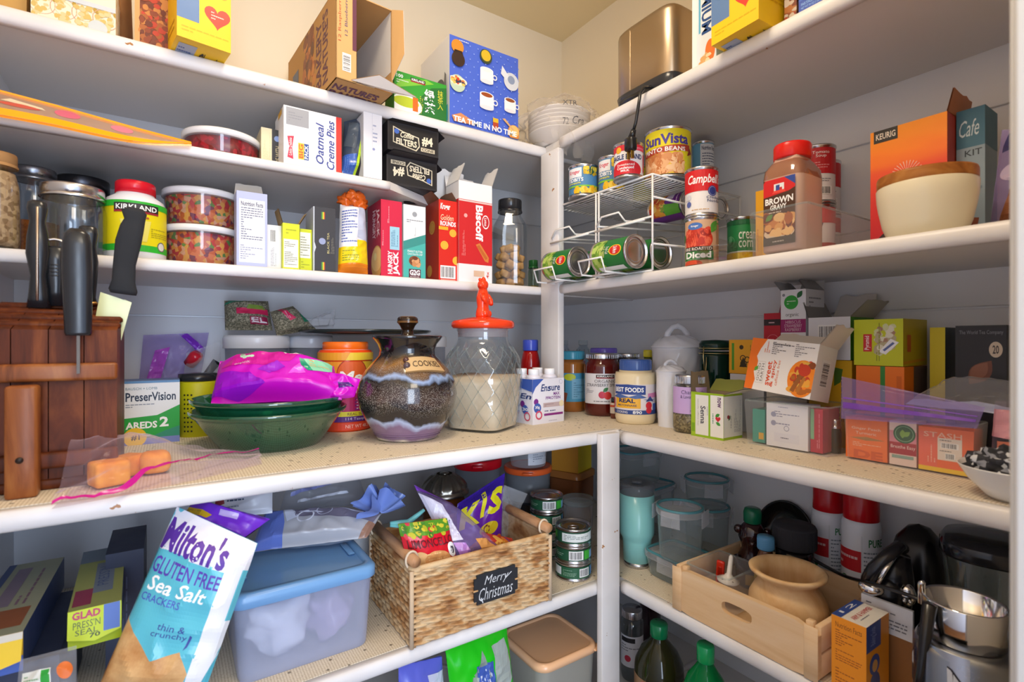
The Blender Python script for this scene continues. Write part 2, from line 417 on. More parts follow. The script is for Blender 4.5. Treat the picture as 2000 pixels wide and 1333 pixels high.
    def deco(s, surf, items):
        W, H = surf.W, surf.H
        for it in items:
            t = it[0]
            if t == 'r': _, a, b, c, d, k = it; s.flat(surf, [(a, b), (c, b), (c, d), (a, d)], [(0, 1, 2, 3)], k)
            elif t == 't':
                _, a, b, c, d, tx, k = it[:7]; rot = it[7] if len(it) > 7 else 0; bold = it[8] if len(it) > 8 else .02; sh = it[9] if len(it) > 9 else 0
                vs, fs, _r = text2d(tx, bold, sh)
                if rot == 90: vs = [(1 - y, x) for x, y in vs]
                elif rot == -90: vs = [(y, 1 - x) for x, y in vs]
                elif rot == 180: vs = [(1 - x, 1 - y) for x, y in vs]
                s.flat(surf, [(a + x * (c - a), b + y * (d - b)) for x, y in vs], fs, k)
            elif t in ('e', 'o'):
                if t == 'e': _, cu, cv, ru, rv, k = it
                else: _, cu, cv, r, k = it; ru, rv = r / W, r / H
                n = 28; vs = [(cu, cv)] + [(cu + ru * math.cos(2 * math.pi * i / n), cv + rv * math.sin(2 * math.pi * i / n)) for i in range(n)]
                s.flat(surf, vs, [(0, i + 1, (i + 1) % n + 1) for i in range(n)], k)
            elif t == 'ring':
                _, cu, cv, r0, r1, k = it; n = 28
                vs = [(cu + q / W * math.cos(2 * math.pi * i / n), cv + q / H * math.sin(2 * math.pi * i / n)) for q in (r0, r1) for i in range(n)]
                s.flat(surf, vs, [(i, (i + 1) % n, n + (i + 1) % n, n + i) for i in range(n)], k)
            elif t == 'p': _, ps, k = it; s.flat(surf, ps, [tuple(range(len(ps)))], k)
            elif t == 'bar':      # printed bar code
                _, a, b, c, d = it[:5]; vert = len(it) > 5 and it[5]
                s.flat(surf, [(a, b), (c, b), (c, d), (a, d)], [(0, 1, 2, 3)], '#f4f4f4'); vs = []; fs = []; rr = random.Random(7); x = .06
                while x < .92:
                    wd = rr.choice((.012, .02, .034)); q = [(x, .1), (x + wd, .1), (x + wd, .9), (x, .9)]
                    if vert: q = [(y, xx) for xx, y in q]
                    fs.append(tuple(len(vs) + i for i in range(4))); vs += [(a + xx * (c - a), b + y * (d - b)) for xx, y in q]; x += wd + rr.choice((.014, .022, .03))
                s.flat(surf, vs, fs, '#22222a')
            elif t == 'ln':       # lines of small print, too small to read
                _, a, b, c, d, n, k = it[:7]; vert = len(it) > 7 and it[7]; vs = []; fs = []; rr = random.Random(n)
                for i in range(n):
                    y0 = (i + .25) / n; y1 = (i + .62) / n; x = 0.
                    while x < .97:
                        wd = rr.uniform(.05, .16); x1 = min(1., x + wd); q = [(x, y0), (x1, y0), (x1, y1), (x, y1)]
                        if vert: q = [(y, xx) for xx, y in q]
                        fs.append(tuple(len(vs) + j for j in range(4))); vs += [(a + xx * (c - a), b + y * (d - b)) for xx, y in q]; x = x1 + .025
                        if rr.random() < .12: break
                s.flat(surf, vs, fs, k)
            elif t == 'sc':       # scattered little shapes (food pictures, patterns)
                _, a, b, c, d, n, r, ks = it[:8]; rr = random.Random(n * 7 + int(a * 99))
                for i in range(n):
                    cu, cv = rr.uniform(a, c), rr.uniform(b, d); ru, rv = r / W * rr.uniform(.6, 1.2), r / H * rr.uniform(.6, 1.2); k = rr.choice(ks)
                    m = 9; ph = rr.random()
                    s.flat(surf, [(cu + ru * math.cos(6.283 * j / m + ph) * rr.uniform(.85, 1.15), cv + rv * math.sin(6.283 * j / m + ph) * rr.uniform(.85, 1.15)) for j in range(m)], [tuple(range(m))], k, .16)
            elif t == 'heart':
                _, cu, cv, r, k = it; n = 30; vs = []
                for i in range(n):
                    a = 2 * math.pi * i / n; vs.append((cu + r / W * math.sin(a) ** 3, cv + r / H * (13 * math.cos(a) - 5 * math.cos(2 * a) - 2 * math.cos(3 * a) - math.cos(4 * a)) / 15))
                s.flat(surf, vs, [tuple(range(n))], k)
            elif t == 'leaf':
                _, cu, cv, l, ang, k = it; ca, sa = math.cos(math.radians(ang)), math.sin(math.radians(ang)); vs = []
                for i in range(16):
                    q = i / 16; x = l * (q * 2 if q < .5 else 2 - q * 2); y = .28 * l * math.sin(math.pi * x / l) * (1 if q < .5 else -1)
                    vs.append((cu + (x * ca - y * sa) / W, cv + (x * sa + y * ca) / H))
                s.flat(surf, vs, [tuple(range(16))], k)
            elif t == 'rays':
                _, cu, cv, r0, r1, n, k = it; vs = []; fs = []
                for i in range(n):
                    a = math.pi * i / (n - 1); e = .025; o = len(vs)
                    vs += [(cu + q * math.cos(a + g) / W, cv + q * math.sin(a + g) / H) for q, g in ((r0, -e), (r1, -e), (r1, e), (r0, e))]; fs.append((o, o + 1, o + 2, o + 3))
                s.flat(surf, vs, fs, k)
        return s

    def build(s, name, parent=None, loc=(0, 0, 0), yaw=0., rot=None, label=None, cat=None, group=None, kind=None, origin=None):
        me = bpy.data.meshes.new(name); vs = s.v
        if origin is not None: vs = [p - V(origin) for p in vs]
        me.from_pydata([tuple(p) for p in vs], [], s.f)
        for k in s.k: me.materials.append(mat(k))
        me.polygons.foreach_set('material_index', s.m); me.polygons.foreach_set('use_smooth', s.s); me.update()
        o = bpy.data.objects.new(name, me); COL.objects.link(o)
        if parent is not None: o.parent = parent
        else:
            o.location = origin if origin is not None else loc; o.rotation_euler = rot if rot else (0, 0, yaw)
        tag(o, label, cat, group, kind); return o


def tag(o, label=None, cat=None, group=None, kind=None):
    if label: o['label'] = label
    if cat: o['category'] = cat
    if group: o['group'] = group
    if kind: o['kind'] = kind
    return o


def thing(name, label, cat, loc=(0, 0, 0), yaw=0., group=None, rot=None):
    o = bpy.data.objects.new(name, None); COL.objects.link(o); o.empty_display_size = .03
    o.location = loc; o.rotation_euler = rot if rot else (0, 0, yaw); return tag(o, label, cat, group)


YL, YR = 0., -math.pi / 2


# ------------------------------------------------------------------ cartons
def faces_of(w, d, h):
    x, y = w / 2, d / 2
    return {'F': Surf(lambda u, v: V((-x + u * w, -y, v * h)), w, h), 'K': Surf(lambda u, v: V((x - u * w, y, v * h)), w, h),
            'L': Surf(lambda u, v: V((-x, y - u * d, v * h)), d, h), 'R': Surf(lambda u, v: V((x, -y + u * d, v * h)), d, h),
            'T': Surf(lambda u, v: V((-x + u * w, -y + v * d, h)), w, d), 'B': Surf(lambda u, v: V((-x + u * w, y - v * d, 0)), w, d)}


def carton_geo(w, d, h, col, prints, open_top=False, inner='#cfc3b0'):
    g = G(); x, y = w / 2, d / 2
    cols = col if isinstance(col, dict) else {'*': col}
    P = [(-x, -y, 0), (x, -y, 0), (x, y, 0), (-x, y, 0), (-x, -y, h), (x, -y, h), (x, y, h), (-x, y, h)]
    Q = {'F': (0, 1, 5, 4), 'R': (1, 2, 6, 5), 'K': (2, 3, 7, 6), 'L': (3, 0, 4, 7), 'T': (4, 5, 6, 7), 'B': (3, 2, 1, 0)}
    for k, q in Q.items():
        if k == 'T' and open_top: continue
        g.add([P[i] for i in q], [(0, 1, 2, 3)], cols.get(k, cols.get('*', '#ffffff')))
    if open_top:
        t = .0015
        P2 = [(-x + t, -y + t, t), (x - t, -y + t, t), (x - t, y - t, t), (-x + t, y - t, t), (-x + t, -y + t, h), (x - t, -y + t, h), (x - t, y - t, h), (-x + t, y - t, h)]
        for k in 'FRKL': g.add([P2[i] for i in Q[k]][::-1], [(0, 1, 2, 3)], inner)
        g.add([P2[i] for i in (0, 1, 2, 3)], [(0, 1, 2, 3)], inner)
    S_ = faces_of(w, d, h)
    for k, its in prints.items(): g.deco(S_[k], its)
    return g


def carton(name, label, cat, loc, yaw, w, d, h, col, prints=None, flaps=None, group=None, rot=None, inner='#cfc3b0'):
    """flaps: list of (side, length, angle from level in degrees, colour) hinged on the top edge -> open box"""
    g = carton_geo(w, d, h, col, prints or {}, bool(flaps), inner)
    if not flaps: return g.build(name, None, loc, yaw, rot, label, cat, group)
    r = thing(name, label, cat, loc, yaw, group, rot); g.build('carton_body', r)
    x, y = w / 2, d / 2
    for sd, ln, an, k in flaps:
        a = math.radians(an); o, z = ln * math.cos(a), ln * math.sin(a); f = G(); i = .06
        E = {'F': [V((-x, -y, h)), V((x, -y, h)), V((0, -1, 0))], 'K': [V((x, y, h)), V((-x, y, h)), V((0, 1, 0))], 'L': [V((-x, y, h)), V((-x, -y, h)), V((-1, 0, 0))], 'R': [V((x, -y, h)), V((x, y, h)), V((1, 0, 0))]}[sd]
        p, q, dr = E; e = (q - p); out = dr * o + V((0, 0, z)); rr = random.Random(int(ln * 1e4) + len(sd)); n = 6
        top = [p + e * (i + (1 - 2 * i) * j / n) + out * (1 + rr.uniform(-.06, .06)) for j in range(n + 1)]; bot = [p + e * (j / n) for j in range(n + 1)]
        nn = e.cross(out).normalized() * .0008
        for sg, kk in ((1, k), (-1, inner if len(k) < 2 else k)):
            f.add([b + nn * sg for b in bot] + [t + nn * sg for t in top], [(j, j + 1, n + 2 + j, n + 1 + j) for j in range(n)], kk)
        f.build('flap', r)
    return r


def cartonL(name, label, cat, px0, px1, pyt, zb, df, depth, col, prints=None, **kw):
    """carton on the left run, printed face toward the room, seen between two picture columns; df = its distance from the wall"""
    a, b = on_y(px0, -df), on_y(px1, -df); m = (a + b) / 2
    return carton(name, label, cat, (m.x, -df + depth / 2, zb), 0, b.x - a.x, depth, zat(pyt, m) - zb, col, prints, **kw)


def cartonR(name, label, cat, px0, px1, pyt, zb, df, depth, col, prints=None, **kw):
    a, b = on_x(px0, -df), on_x(px1, -df); m = (a + b) / 2
    return carton(name, label, cat, (-df + depth / 2, m.y, zb), YR, a.y - b.y, depth, zat(pyt, m) - zb, col, prints, **kw)


# ------------------------------------------------------------------ round things
class Spot:
    """a round thing's centre and radius from the columns it spans"""
    def __init__(s, px0, px1, zb, py=None, L=None, R=None, k=None):
        pc = (px0 + px1) / 2; hw = (px1 - px0) / 2
        if L is not None: p = on_y(pc, -L)
        elif R is not None: p = on_x(pc, -R)
        elif k is not None: p = pt(pc, 666.5, k)
        else:
            q = on_z(pc, py, zb); d = dep(q); d += hw * d / F; p = pt(pc, 666.5, d)
        s.loc = V((p.x, p.y, zb)); s.r = hw * dep(p) / F; s.zb = zb
        v = V((CX - p.x, CY - p.y)); s.yaw = math.atan2(v.y, v.x) + math.pi / 2    # local -y turned to the camera

    def h(s, py): return zat(py, s.loc) - s.zb


def wrap(r, z0, z1, a0=-80, a1=80, n=14, rf=None):
    """printed band round a cylinder, centred on local -y; angles in degrees, left to right"""
    f = (lambda u, v: V((math.sin(math.radians(a0 + u * (a1 - a0))) * (rf(v) if rf else r), -math.cos(math.radians(a0 + u * (a1 - a0))) * (rf(v) if rf else r), z0 + v * (z1 - z0))))
    return Surf(f, r * math.radians(a1 - a0), z1 - z0, 1 / n, None if not rf else .1)


def can(name, label, sp, h, col, prints, rot=None, group=None, r=None, yaw=None, loc=None, a=(-85, 85)):
    r = r or sp.r; o = thing(name, label, 'can', loc or sp.loc, (sp.yaw if yaw is None else yaw) if sp or yaw is not None else 0, group, rot)
    g = G(); e = .0022
    g.lathe([(r - .004, .002), (r - .001, 0), (r, .001), (r, .004), (r - e, .006), (r - e, h - .006), (r, h - .004), (r, h - .001), (r - .001, h), (r - .003, h - .001), (r - .004, h - .005),
             (r * .82, h - .005), (r * .8, h - .004), (r * .6, h - .004), (r * .58, h - .005)], 'tin'); g.build('tin_body', o)
    l = G(); l.lathe([(r - e + .0004, .007), (r - e + .0004, h - .007)], col, cap=False); l.deco(wrap(r - e + .0004, .007, h - .007, *a), prints); l.build('paper_label', o)
    return o


def bag(name, label, cat, corners, key, thick=.03, prints=(), back=None, crimp=.06, wr=.004, nu=26, nv=30, seed=1., parts=None, group=None, fr=22., build=True, taper=0.):
    """filled pouch from its four corners (bottom-left, bottom-right, top-right, top-left as points)"""
    bl, br, tr, tl = [V(c) for c in corners]; nrm = ((br - bl).cross(tl - bl)).normalized()
    base = (bl + br) / 2; base.z = min(bl.z, br.z, tl.z, tr.z)

    def mk(sg, extra=0):
        def f(u, v):
            p = (bl * (1 - u) + br * u) * (1 - v) + (tl * (1 - u) + tr * u) * v
            uu, vv = max(0, min(1, u)), max(0, min(1, v))
            b = (max(0, 4 * uu * (1 - uu)) ** .55) * (smooth01(vv / max(.02, crimp * 3)) * smooth01((1 - vv) / max(.02, crimp * 3)))
            q = p * fr + V((seed * 7.3, sg * 3, seed)); w1 = noise.noise(q) + .6 * (1 - abs(noise.noise(q * 2.3)) * 2)
            return p + nrm * sg * (thick * b + .0006) + nrm * wr * w1 * (.35 + .65 * b)
        return f
    g = G(); fr_, bk = mk(1), mk(-1); g.grid(fr_, nu, nv, key); g.grid(lambda u, v: bk(1 - u, v), nu, nv, back or key)
    W, H = (br - bl).length, (tl - bl).length; sf = Surf(fr_, W, H, 1 / nu, 1 / nv); g.deco(sf, prints)
    if not build: return g, base, sf
    return g.build(name, None, label=label, cat=cat, group=group, origin=base)


def sheet(g, f, nu, nv, key): return g.grid(f, nu, nv, key)
# ------------------------------------------------------------------ the room
XW = -1.473; YF = -1.37; ZC = 2.441


def struct(g, name, **k): o = g.build(name, **k); o['kind'] = 'structure'; return o


def boards(g, axis, a0, a1):
    """shiplap boards up to the top shelf, smooth painted wall above; the wall is 10 cm thick"""
    zs = [0, .35, .70, 1.05, 1.40, 1.749]; top = 1.86
    for z0, z1 in zip(zs, zs[1:] + [top]):
        if axis == 'x': g.box(a0, 0, z0 + .002, a1, .02, z1 - .002, 'shiplap', .0015, 1)
        else: g.box(0, a0, z0 + .002, .02, a1, z1 - .002, 'shiplap', .0015, 1)
    if axis == 'x': g.box(a0, .008, 0, a1, .1, top, 'shiplap'); g.box(a0, 0, top, a1, .1, ZC, 'cream')
    else: g.box(.008, a0, 0, .1, a1, top, 'shiplap'); g.box(0, a0, top, .1, a1, ZC, 'cream')


g = G(); boards(g, 'x', XW, 0); struct(g, 'wall_back')
g = G(); boards(g, 'y', YF, .1); struct(g, 'wall_right')
g = G(); g.box(XW - .1, -2.2, 0, XW, .1, 1.86, 'shiplap'); g.box(XW - .1, -2.2, 1.86, XW, .1, ZC, 'cream'); struct(g, 'wall_left')
g = G(); g.box(-2.6, -3.4, ZC, .8, .1, ZC + .06, 'ceil'); struct(g, 'ceiling')
g = G(); g.box(-2.6, -3.4, -.05, .8, .1, 0, 'floor'); struct(g, 'floor')
g = G(); g.box(-.705, YF - .11, 0, .1, YF, ZC, 'cream'); struct(g, 'wall_front')
g = G(); g.box(-.7236, YF - .125, 0, -.705, YF + .0, 2.1, 'jamb', .003); g.box(-.705, YF, 0, -.66, YF + .006, 2.1, 'jamb', .002); struct(g, 'trim_1')

# ------------------------------------------------------------------ built-in shelves
def nose(g, p, q, z, th, inward, key='shelf'):
    """rounded front edging from p to q, top at z"""
    p, q, n = V(p), V(q), V(inward); r = th / 2; prof = []
    for i in range(9): a = math.pi / 2 + math.pi * i / 8; prof.append((-math.cos(a) * -1 * .5 * r, math.sin(a) * r))
    prof = [(.018, r)] + [(math.cos(math.pi / 2 + math.pi * i / 8) * r * .55 + r * .55, math.sin(math.pi / 2 + math.pi * i / 8) * r) for i in range(9)] + [(.018, -r)]
    m = 40; vs = []
    for k in range(m + 1):
        c = p + (q - p) * (k / m)
        for a, b in prof:
            w_ = .0007 * noise.noise(V((c.x * 14, c.y * 14, z * 5 + b * 30)))
            vs.append(c + n * (a + w_) + V((0, 0, z - r + b)))
    L = len(prof); fs = [(k * L + j, (k + 1) * L + j, (k + 1) * L + (j + 1) % L, k * L + (j + 1) % L) for k in range(m) for j in range(L)]
    fs += [tuple(range(L)), tuple(m * L + j for j in range(L))[::-1]]
    return g.add(vs, fs, key, True)


def shelf(label, z, run, depth, th, lo, hi, name='pantry_shelf', ext=0.):
    """run 'L' lies along the left wall between x=lo and hi; 'R' along the right wall between y=lo and hi"""
    o = thing(name, label, 'shelf', (lo, -depth, z) if run == 'L' else (-depth, lo, z))
    b, e = G(), G(); d = .016
    if run == 'L': b.box(0, d, -.019, hi - lo, depth, -.0005, 'board'); nose(e, (0, 0, 0), (hi - lo, 0, 0), 0, th, (0, 1, 0))
    else: b.box(d, 0, -.019, depth, hi - lo + ext, -.0005, 'board'); nose(e, (0, 0, 0), (0, hi - lo, 0), 0, th, (1, 0, 0))
    b.build('board', o); e.build('front_edging', o); return o


DU, DR, DL = .354, .36, .63
shelf('white painted top shelf along the left wall, under the blue gift-style kettle carton', ZT, 'L', DU, .027, XW, -.001)
shelf('white painted top shelf along the right wall, under the steel toaster', ZT, 'R', DR, .027, YF, -.43, ext=.0765)
shelf('white painted third shelf on the left, carrying the row of cookie and cereal cartons', Z3, 'L', DU, .022, XW, -.001)
shelf('white painted shelf on the right wall under the wire can rack', Z3, 'R', DR, .024, YF, -.43, ext=.0765)
shelf('deep white counter-height shelf on the left, under the brown cookie jar', ZW, 'L', DL, .026, XW, -.001)
shelf('white counter-height shelf on the right, under the tea cartons and mayonnaise jar', ZW, 'R', DR, .028, YF, -.648, ext=.0175)
shelf('deep white low shelf on the left, under the wicker basket', ZL, 'L', DL, .026, XW, -.001)
shelf('white low shelf on the right, under the wooden crate', ZL, 'R', DR, .028, YF, -.648, ext=.0175)
shelf('lowest shelf on the left, under the orange-lidded bin', .50, 'L', DL, .026, XW, -.001)
shelf('lowest shelf on the right, under the green bottles', .50, 'R', DR, .026, YF, -.648, ext=.0175)
# the short shelf that stops with a slanted end
o = thing('pantry_shelf', 'short white shelf on the left with a slanted end, under the oatmeal pie carton', 'shelf', (XW, -DU, Z2)); g = G(); e = G()
x1 = -.786 - XW; pl = [(0, .012), (x1, .006), (-.20 - XW, DU), (0, DU)]
g.add([(x, y, 0) for x, y in pl] + [(x, y, -.0175) for x, y in pl], [(0, 1, 2, 3), (7, 6, 5, 4), (0, 4, 5, 1), (1, 5, 6, 2), (2, 6, 7, 3), (3, 7, 4, 0)], 'board'); g.build('board', o)
nose(e, (0, 0, 0), (x1, 0, 0), 0, .0185, (0, 1, 0)); e.build('front_edging', o)


def liner(label, z, x0, y0, x1, y1):
    g = G(); g.box(x0, y0, z + .0001, x1, y1, z + .0013, 'liner'); g.build('shelf_liner', label=label, cat='shelf liner', origin=(x0, y0, z))


LT = .0014
liner('beige dotted grip liner on the left counter-height shelf', ZW, XW + .003, -.612, -.004, -.004)
liner('beige dotted grip liner on the right counter-height shelf under the tea cartons', ZW, -.343, YF + .003, -.004, -.6125)
liner('pale dotted grip liner under the wicker basket', ZL, XW + .003, -.612, -.004, -.004)
liner('beige dotted grip liner under the wooden crate', ZL, -.343, YF + .003, -.004, -.6125)
g = G(); g.box(-.3625, -.43, ZW + .0015, -.343, -.3545, ZT - .028, 'shelf', .002); g.build('shelf_post', label='white upright board between the left and right upper shelves', cat='shelf post', origin=(-.352, -.39, ZW))
g = G(); g.box(-.416, -.6485, 0, -.362, -.6315, ZW - .001, 'shelf', .002); g.build('shelf_post', label='white upright board holding the corner of the counter-height shelf', cat='shelf post', origin=(-.39, -.64, 0))
ZW += LT; ZL += LT; ZB = .5003
# ------------------------------------------------------------------ top shelf, left
W_ = '#ffffff'; BK = '#1c1c22'
cartonL('carton', 'tan gold carton at the far left end of the top shelf', 'carton', -12, 52, -60, ZT, .31, .14, '#c79a52')
cartonL('gift_box', 'cream gift box with gold and red scallop pattern on the top shelf', 'box', 60, 226, -60, ZT, .338, .15, 'cakepaper',
        {'F': [('r', 0, .0, 1, 1, '#f1e6cb')] + [x for i in range(4) for x in (('ring', .12 + i * .25, .26, .0165, .0175, '#cf9f86'), ('ring', .12 + i * .25, .26, .011, .0118, '#dcc99a'), ('sc', .02 + i * .25, .05, .2 + i * .25, .42, 26, .004, ['#d2b566', '#dcc792']), ('leaf', .225 + i * .25, .36, .010, 0, '#b6932f'), ('leaf', .245 + i * .25, .34, .010, 90, '#b6932f'))] + [('p', [(0, .42), (1, .42), (1, .5), (0, .5)], '#cdd3d8'), ('o', .78, .08, .013, '#c9d0d2')]})
g, b, sf = bag('paper_bag', '', '', [on_y(222, -.21) + V((0, 0, ZT + .001 - CZ)), on_y(262, -.21) + V((0, 0, ZT + .001 - CZ)), on_y(256, -.21) + V((0, 0, ZT + .17 - CZ)), on_y(222, -.21) + V((0, 0, ZT + .17 - CZ))], '#9a6a3c:d', .03, build=False)
g.build('paper_bag', label='brown paper bag behind the scallop-patterned gift box', cat='bag', origin=b)
cartonL('cereal_carton', 'brown cereal carton left of the yellow one on the top left shelf', 'carton', 263, 338, -70, ZT, .325, .06, {'*': 'cereal', 'L': '#d79a58'},
        {'F': [('r', 0, 0, .13, 1, '#d8a062'), ('sc', .14, .02, .98, .98, 160, .006, ['#a85b22', '#c98038', '#6d2c10', '#c23b1c', '#8b3a14'])]})


def oat_box(label, corner, yaw, w, d, h, flip=False):
    F_ = [('r', .0, .17, .40, 1, '#5d7fae'), ('ln', .05, .5, .36, .75, 5, '#e8dc5a'), ('heart', .74, .28, .021, '#e23a28'), ('ln', .62, .25, .86, .33, 3, '#ffd0c0'),
          ('ln', .08, .06, .95, .12, 2, '#d8b000'), ('o', .6, .55, .0075, '#e09a28'), ('o', .85, .5, .0075, '#e09a28'), ('o', .6, .55, .0035, '#f7c811'), ('o', .85, .5, .0035, '#f7c811'), ('t', .5, .66, .95, .78, 'Cheerios', BK)]
    B_ = [('r', .08, .55, .42, .9, '#a9b2c4'), ('ln', .1, .6, .4, .85, 4, '#4a5a94'), ('t', .5, .5, .98, .82, 'Cheerios', '#3a3020', 0, .02)]
    c, s = math.cos(yaw), math.sin(yaw); m = V(corner) + V((c * w / 2 - s * d / 2, s * w / 2 + c * d / 2, 0))
    return carton('cereal_carton', label, 'carton', m, yaw, w, d, h, '#f7c811', {'F': F_, 'B': B_, 'L': [('ln', .3, .1, .9, .9, 14, '#d8a400')], 'R': [('ln', .2, .2, .8, .8, 16, '#d8a400')]})


oat_box('yellow oat cereal carton with a red heart, overhanging the top left shelf', (-1.191, -.406, ZT + .0005), .16, .085, .20, .20)
# long snack carton with an open end
r = thing('snack_carton', 'tan cardboard snack carton lying open-ended on the top shelf edge', 'carton', (-.922, -.413, ZT + .0005), .07)
w, d, h = .122, .36, .183; t = .002; K = '#c69a61:d'; g = G()
g.box(0, 0, 0, t, d, h, K); g.box(w - t, 0, 0, w, d, h, K); g.box(0, 0, 0, w, d, t, K); g.box(0, 0, h - t, w, d, h, K); g.box(0, d - t, 0, w, d, h, K); g.box(0, 0, 0, .042, t, h, '#cda36b:d')
g.add([(w - t - .0004, .004, .05), (w - t - .0004, .2, .05), (w - t - .0004, .2, h - t), (w - t - .0004, .004, h - t)], [(0, 1, 2, 3)], '#f0ece6')
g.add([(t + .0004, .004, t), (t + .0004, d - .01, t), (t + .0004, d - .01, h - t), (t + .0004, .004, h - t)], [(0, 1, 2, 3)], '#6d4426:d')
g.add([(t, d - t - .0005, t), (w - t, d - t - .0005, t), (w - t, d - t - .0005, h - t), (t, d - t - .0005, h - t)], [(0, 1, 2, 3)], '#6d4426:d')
g.deco(Surf(lambda u, v: V((0, d - u * d, v * h)), d, h), [('t', .76, .08, .86, .92, "NATURE'S", '#5d2440', 90, .03), ('t', .64, .1, .74, .9, 'BAKERY', '#5d2440', 90, .03), ('sc', .38, .08, .6, .92, 60, .016, ['#8a4a20', '#b8692c', '#6b3a1c', '#d0873c']), ('r', .12, .3, .26, .7, '#5a6680')])
g.deco(Surf(lambda u, v: V((u * .042, 0, v * h)), .042, h), [('t', .1, .42, .28, .92, '12 Raspberry', '#b5502c', 90, 0), ('t', .42, .5, .6, .95, '12 Blueberry', '#5d4a70', 90, 0), ('bar', .3, .1, .72, .3, True), ('r', .8, .36, 1, 1, '#5d2440')])
g.deco(Surf(lambda u, v: V((u * w, .10 - v * .10, 0)), w, .10), [('t', .05, .52, .85, .78, "NATURE'S", '#5d2440', 0, .04), ('t', .05, .2, .9, .46, 'BAKERY', '#5d2440', 0, .04)])
g.build('carton_body', r)
for k, (pts, kk) in enumerate([([(.03, -.001, .004), (w, -.001, .004), (w + .035, -.045, -.012), (.075, -.04, .012)], '#efe8df'), ([(w - .001, -.001, .03), (w - .001, -.001, h), (w + .012, -.028, h - .01), (w + .014, -.03, .08)], '#efe9e2')]):
    f = G(); p = [V(q) for q in pts]; n = (p[1] - p[0]).cross(p[3] - p[0]).normalized() * .0007
    f.add([q + n for q in p], [(0, 1, 2, 3)], kk); f.add([q - n for q in p], [(0, 1, 2, 3)], K); f.build('flap', r)
cartonL('tea_carton', 'green matcha tea carton beside the tan snack carton', 'carton', 770, 872, 152, ZT, .346, .06, '#2f9a2e',
        {'F': [('p', [(.45, 0), (1, 0), (1, .92), (.7, .8), (.5, .5)], '#1d6e2c'), ('p', [(.0, .55), (.4, .75), (.75, .92), (.6, .98), (.1, .8)], '#7cc23a'), ('e', .22, .18, .30, .26, '#f2f2ea'), ('e', .22, .25, .24, .14, '#b9c92c'), ('r', .34, .06, .44, .42, '#e2691f'),
               ('t', .56, .42, .76, .74, '緑', W_, 0, .02), ('t', .56, .1, .78, .4, '茶', W_, 0, .02), ('t', .82, .28, .93, .8, '抹\n茶\n入', '#d9d23c', 0, .0), ('t', .47, .04, .54, .5, 'ティ\nバッ\nグ', '#d9d23c', 0, 0), ('r', .3, .82, .58, .93, '#1c1c22'), ('r', .3, .82, .58, .85, '#a3232e'), ('t', .32, .855, .56, .915, 'KIRKLAND', W_), ('t', .04, .84, .16, .93, '100', W_), ('ln', .04, .7, .26, .81, 2, '#e6f0da')]})
dots = [('o', .06 + .11 * i + (.055 if j % 2 else 0), .04 + .075 * j, .0016, '#8fa6e8') for i in range(9) for j in range(13)]


def mug(cu, cv, r, drink): return [('ring', cu + r * 1.25 / .148, cv, r * .3, r * .5, '#e9e7ea'), ('r', cu - r / .148, cv - r * 1.1 / .2, cu + r / .148, cv + r * .9 / .2, '#f1eff0'), ('e', cu, cv - r * 1.1 / .2, r / .148, r * .35 / .2, '#e3e0e4'), ('e', cu, cv + r * .9 / .2, r / .148, r * .45 / .2, '#f7f5f5'), ('e', cu, cv + r * .9 / .2, r * .82 / .148, r * .34 / .2, drink)]


P = dots + [('o', .1, .88, .017, '#d98a2c'), ('p', [(.02, .74), (.2, .74), (.16, .84), (.06, .84)], '#2b1c12'), ('o', .11, .74, .018, '#38241a'), ('o', .5, .88, .018, '#3d4a2c'), ('o', .5, .89, .014, '#d8b42a'), ('o', .88, .68, .023, '#d3d6dc'), ('o', .88, .7, .011, '#8c99b2'), ('p', [(.72, .74), (.8, .68), (.84, .74), (.74, .84)], '#dfe1e6'),
            ('o', .1, .46, .021, '#b9cdb4'), ('e', .1, .49, .13, .05, '#f0e2c8'), ('sc', .02, .46, .2, .53, 22, .004, ['#c9402a', '#e07a3a', '#3b3a52', '#e8c05a'])] + mug(.51, .66, .014, '#f5eee6') + mug(.51, .36, .015, '#9c4a1e') + mug(.86, .39, .013, '#8f4e2a') + \
    [('p', [(.02, .08), (.14, .13), (.3, .08), (.32, .03), (.05, .02)], '#d08a5a'), ('r', .6, .04, .68, .14, '#b5452a'), ('r', .6, .13, .68, .18, '#e2b52a'), ('o', .92, .07, .019, '#d98a3c'), ('o', .92, .085, .015, '#f0c070'), ('p', [(.74, .2), (.78, .21), (.92, .1), (.9, .09)], '#d8a878'), ('t', .04, .02, .96, .085, 'TEA TIME IN NO TIME', W_, 0, .03), ('ln', .12, .945, .34, .97, 1, '#d7ddf4')]
cartonL('appliance_carton', 'blue carton printed with mugs and a teapot, on the top left shelf', 'carton', 878, 1012, 92, ZT, .350, .17, {'F': '#4a68cf', '*': '#e6e4e4', 'T': '#4a68cf'},
        {'F': P, 'L': [('o', .72, .42, .03, '#8f8d90'), ('ring', .72, .42, .018, .03, '#55545a'), ('p', [(.84, .3), (.95, .3), (.95, .55), (.9, .6)], '#6a696e'), ('r', .96, .02, 1, .2, '#3aa6b8')]})
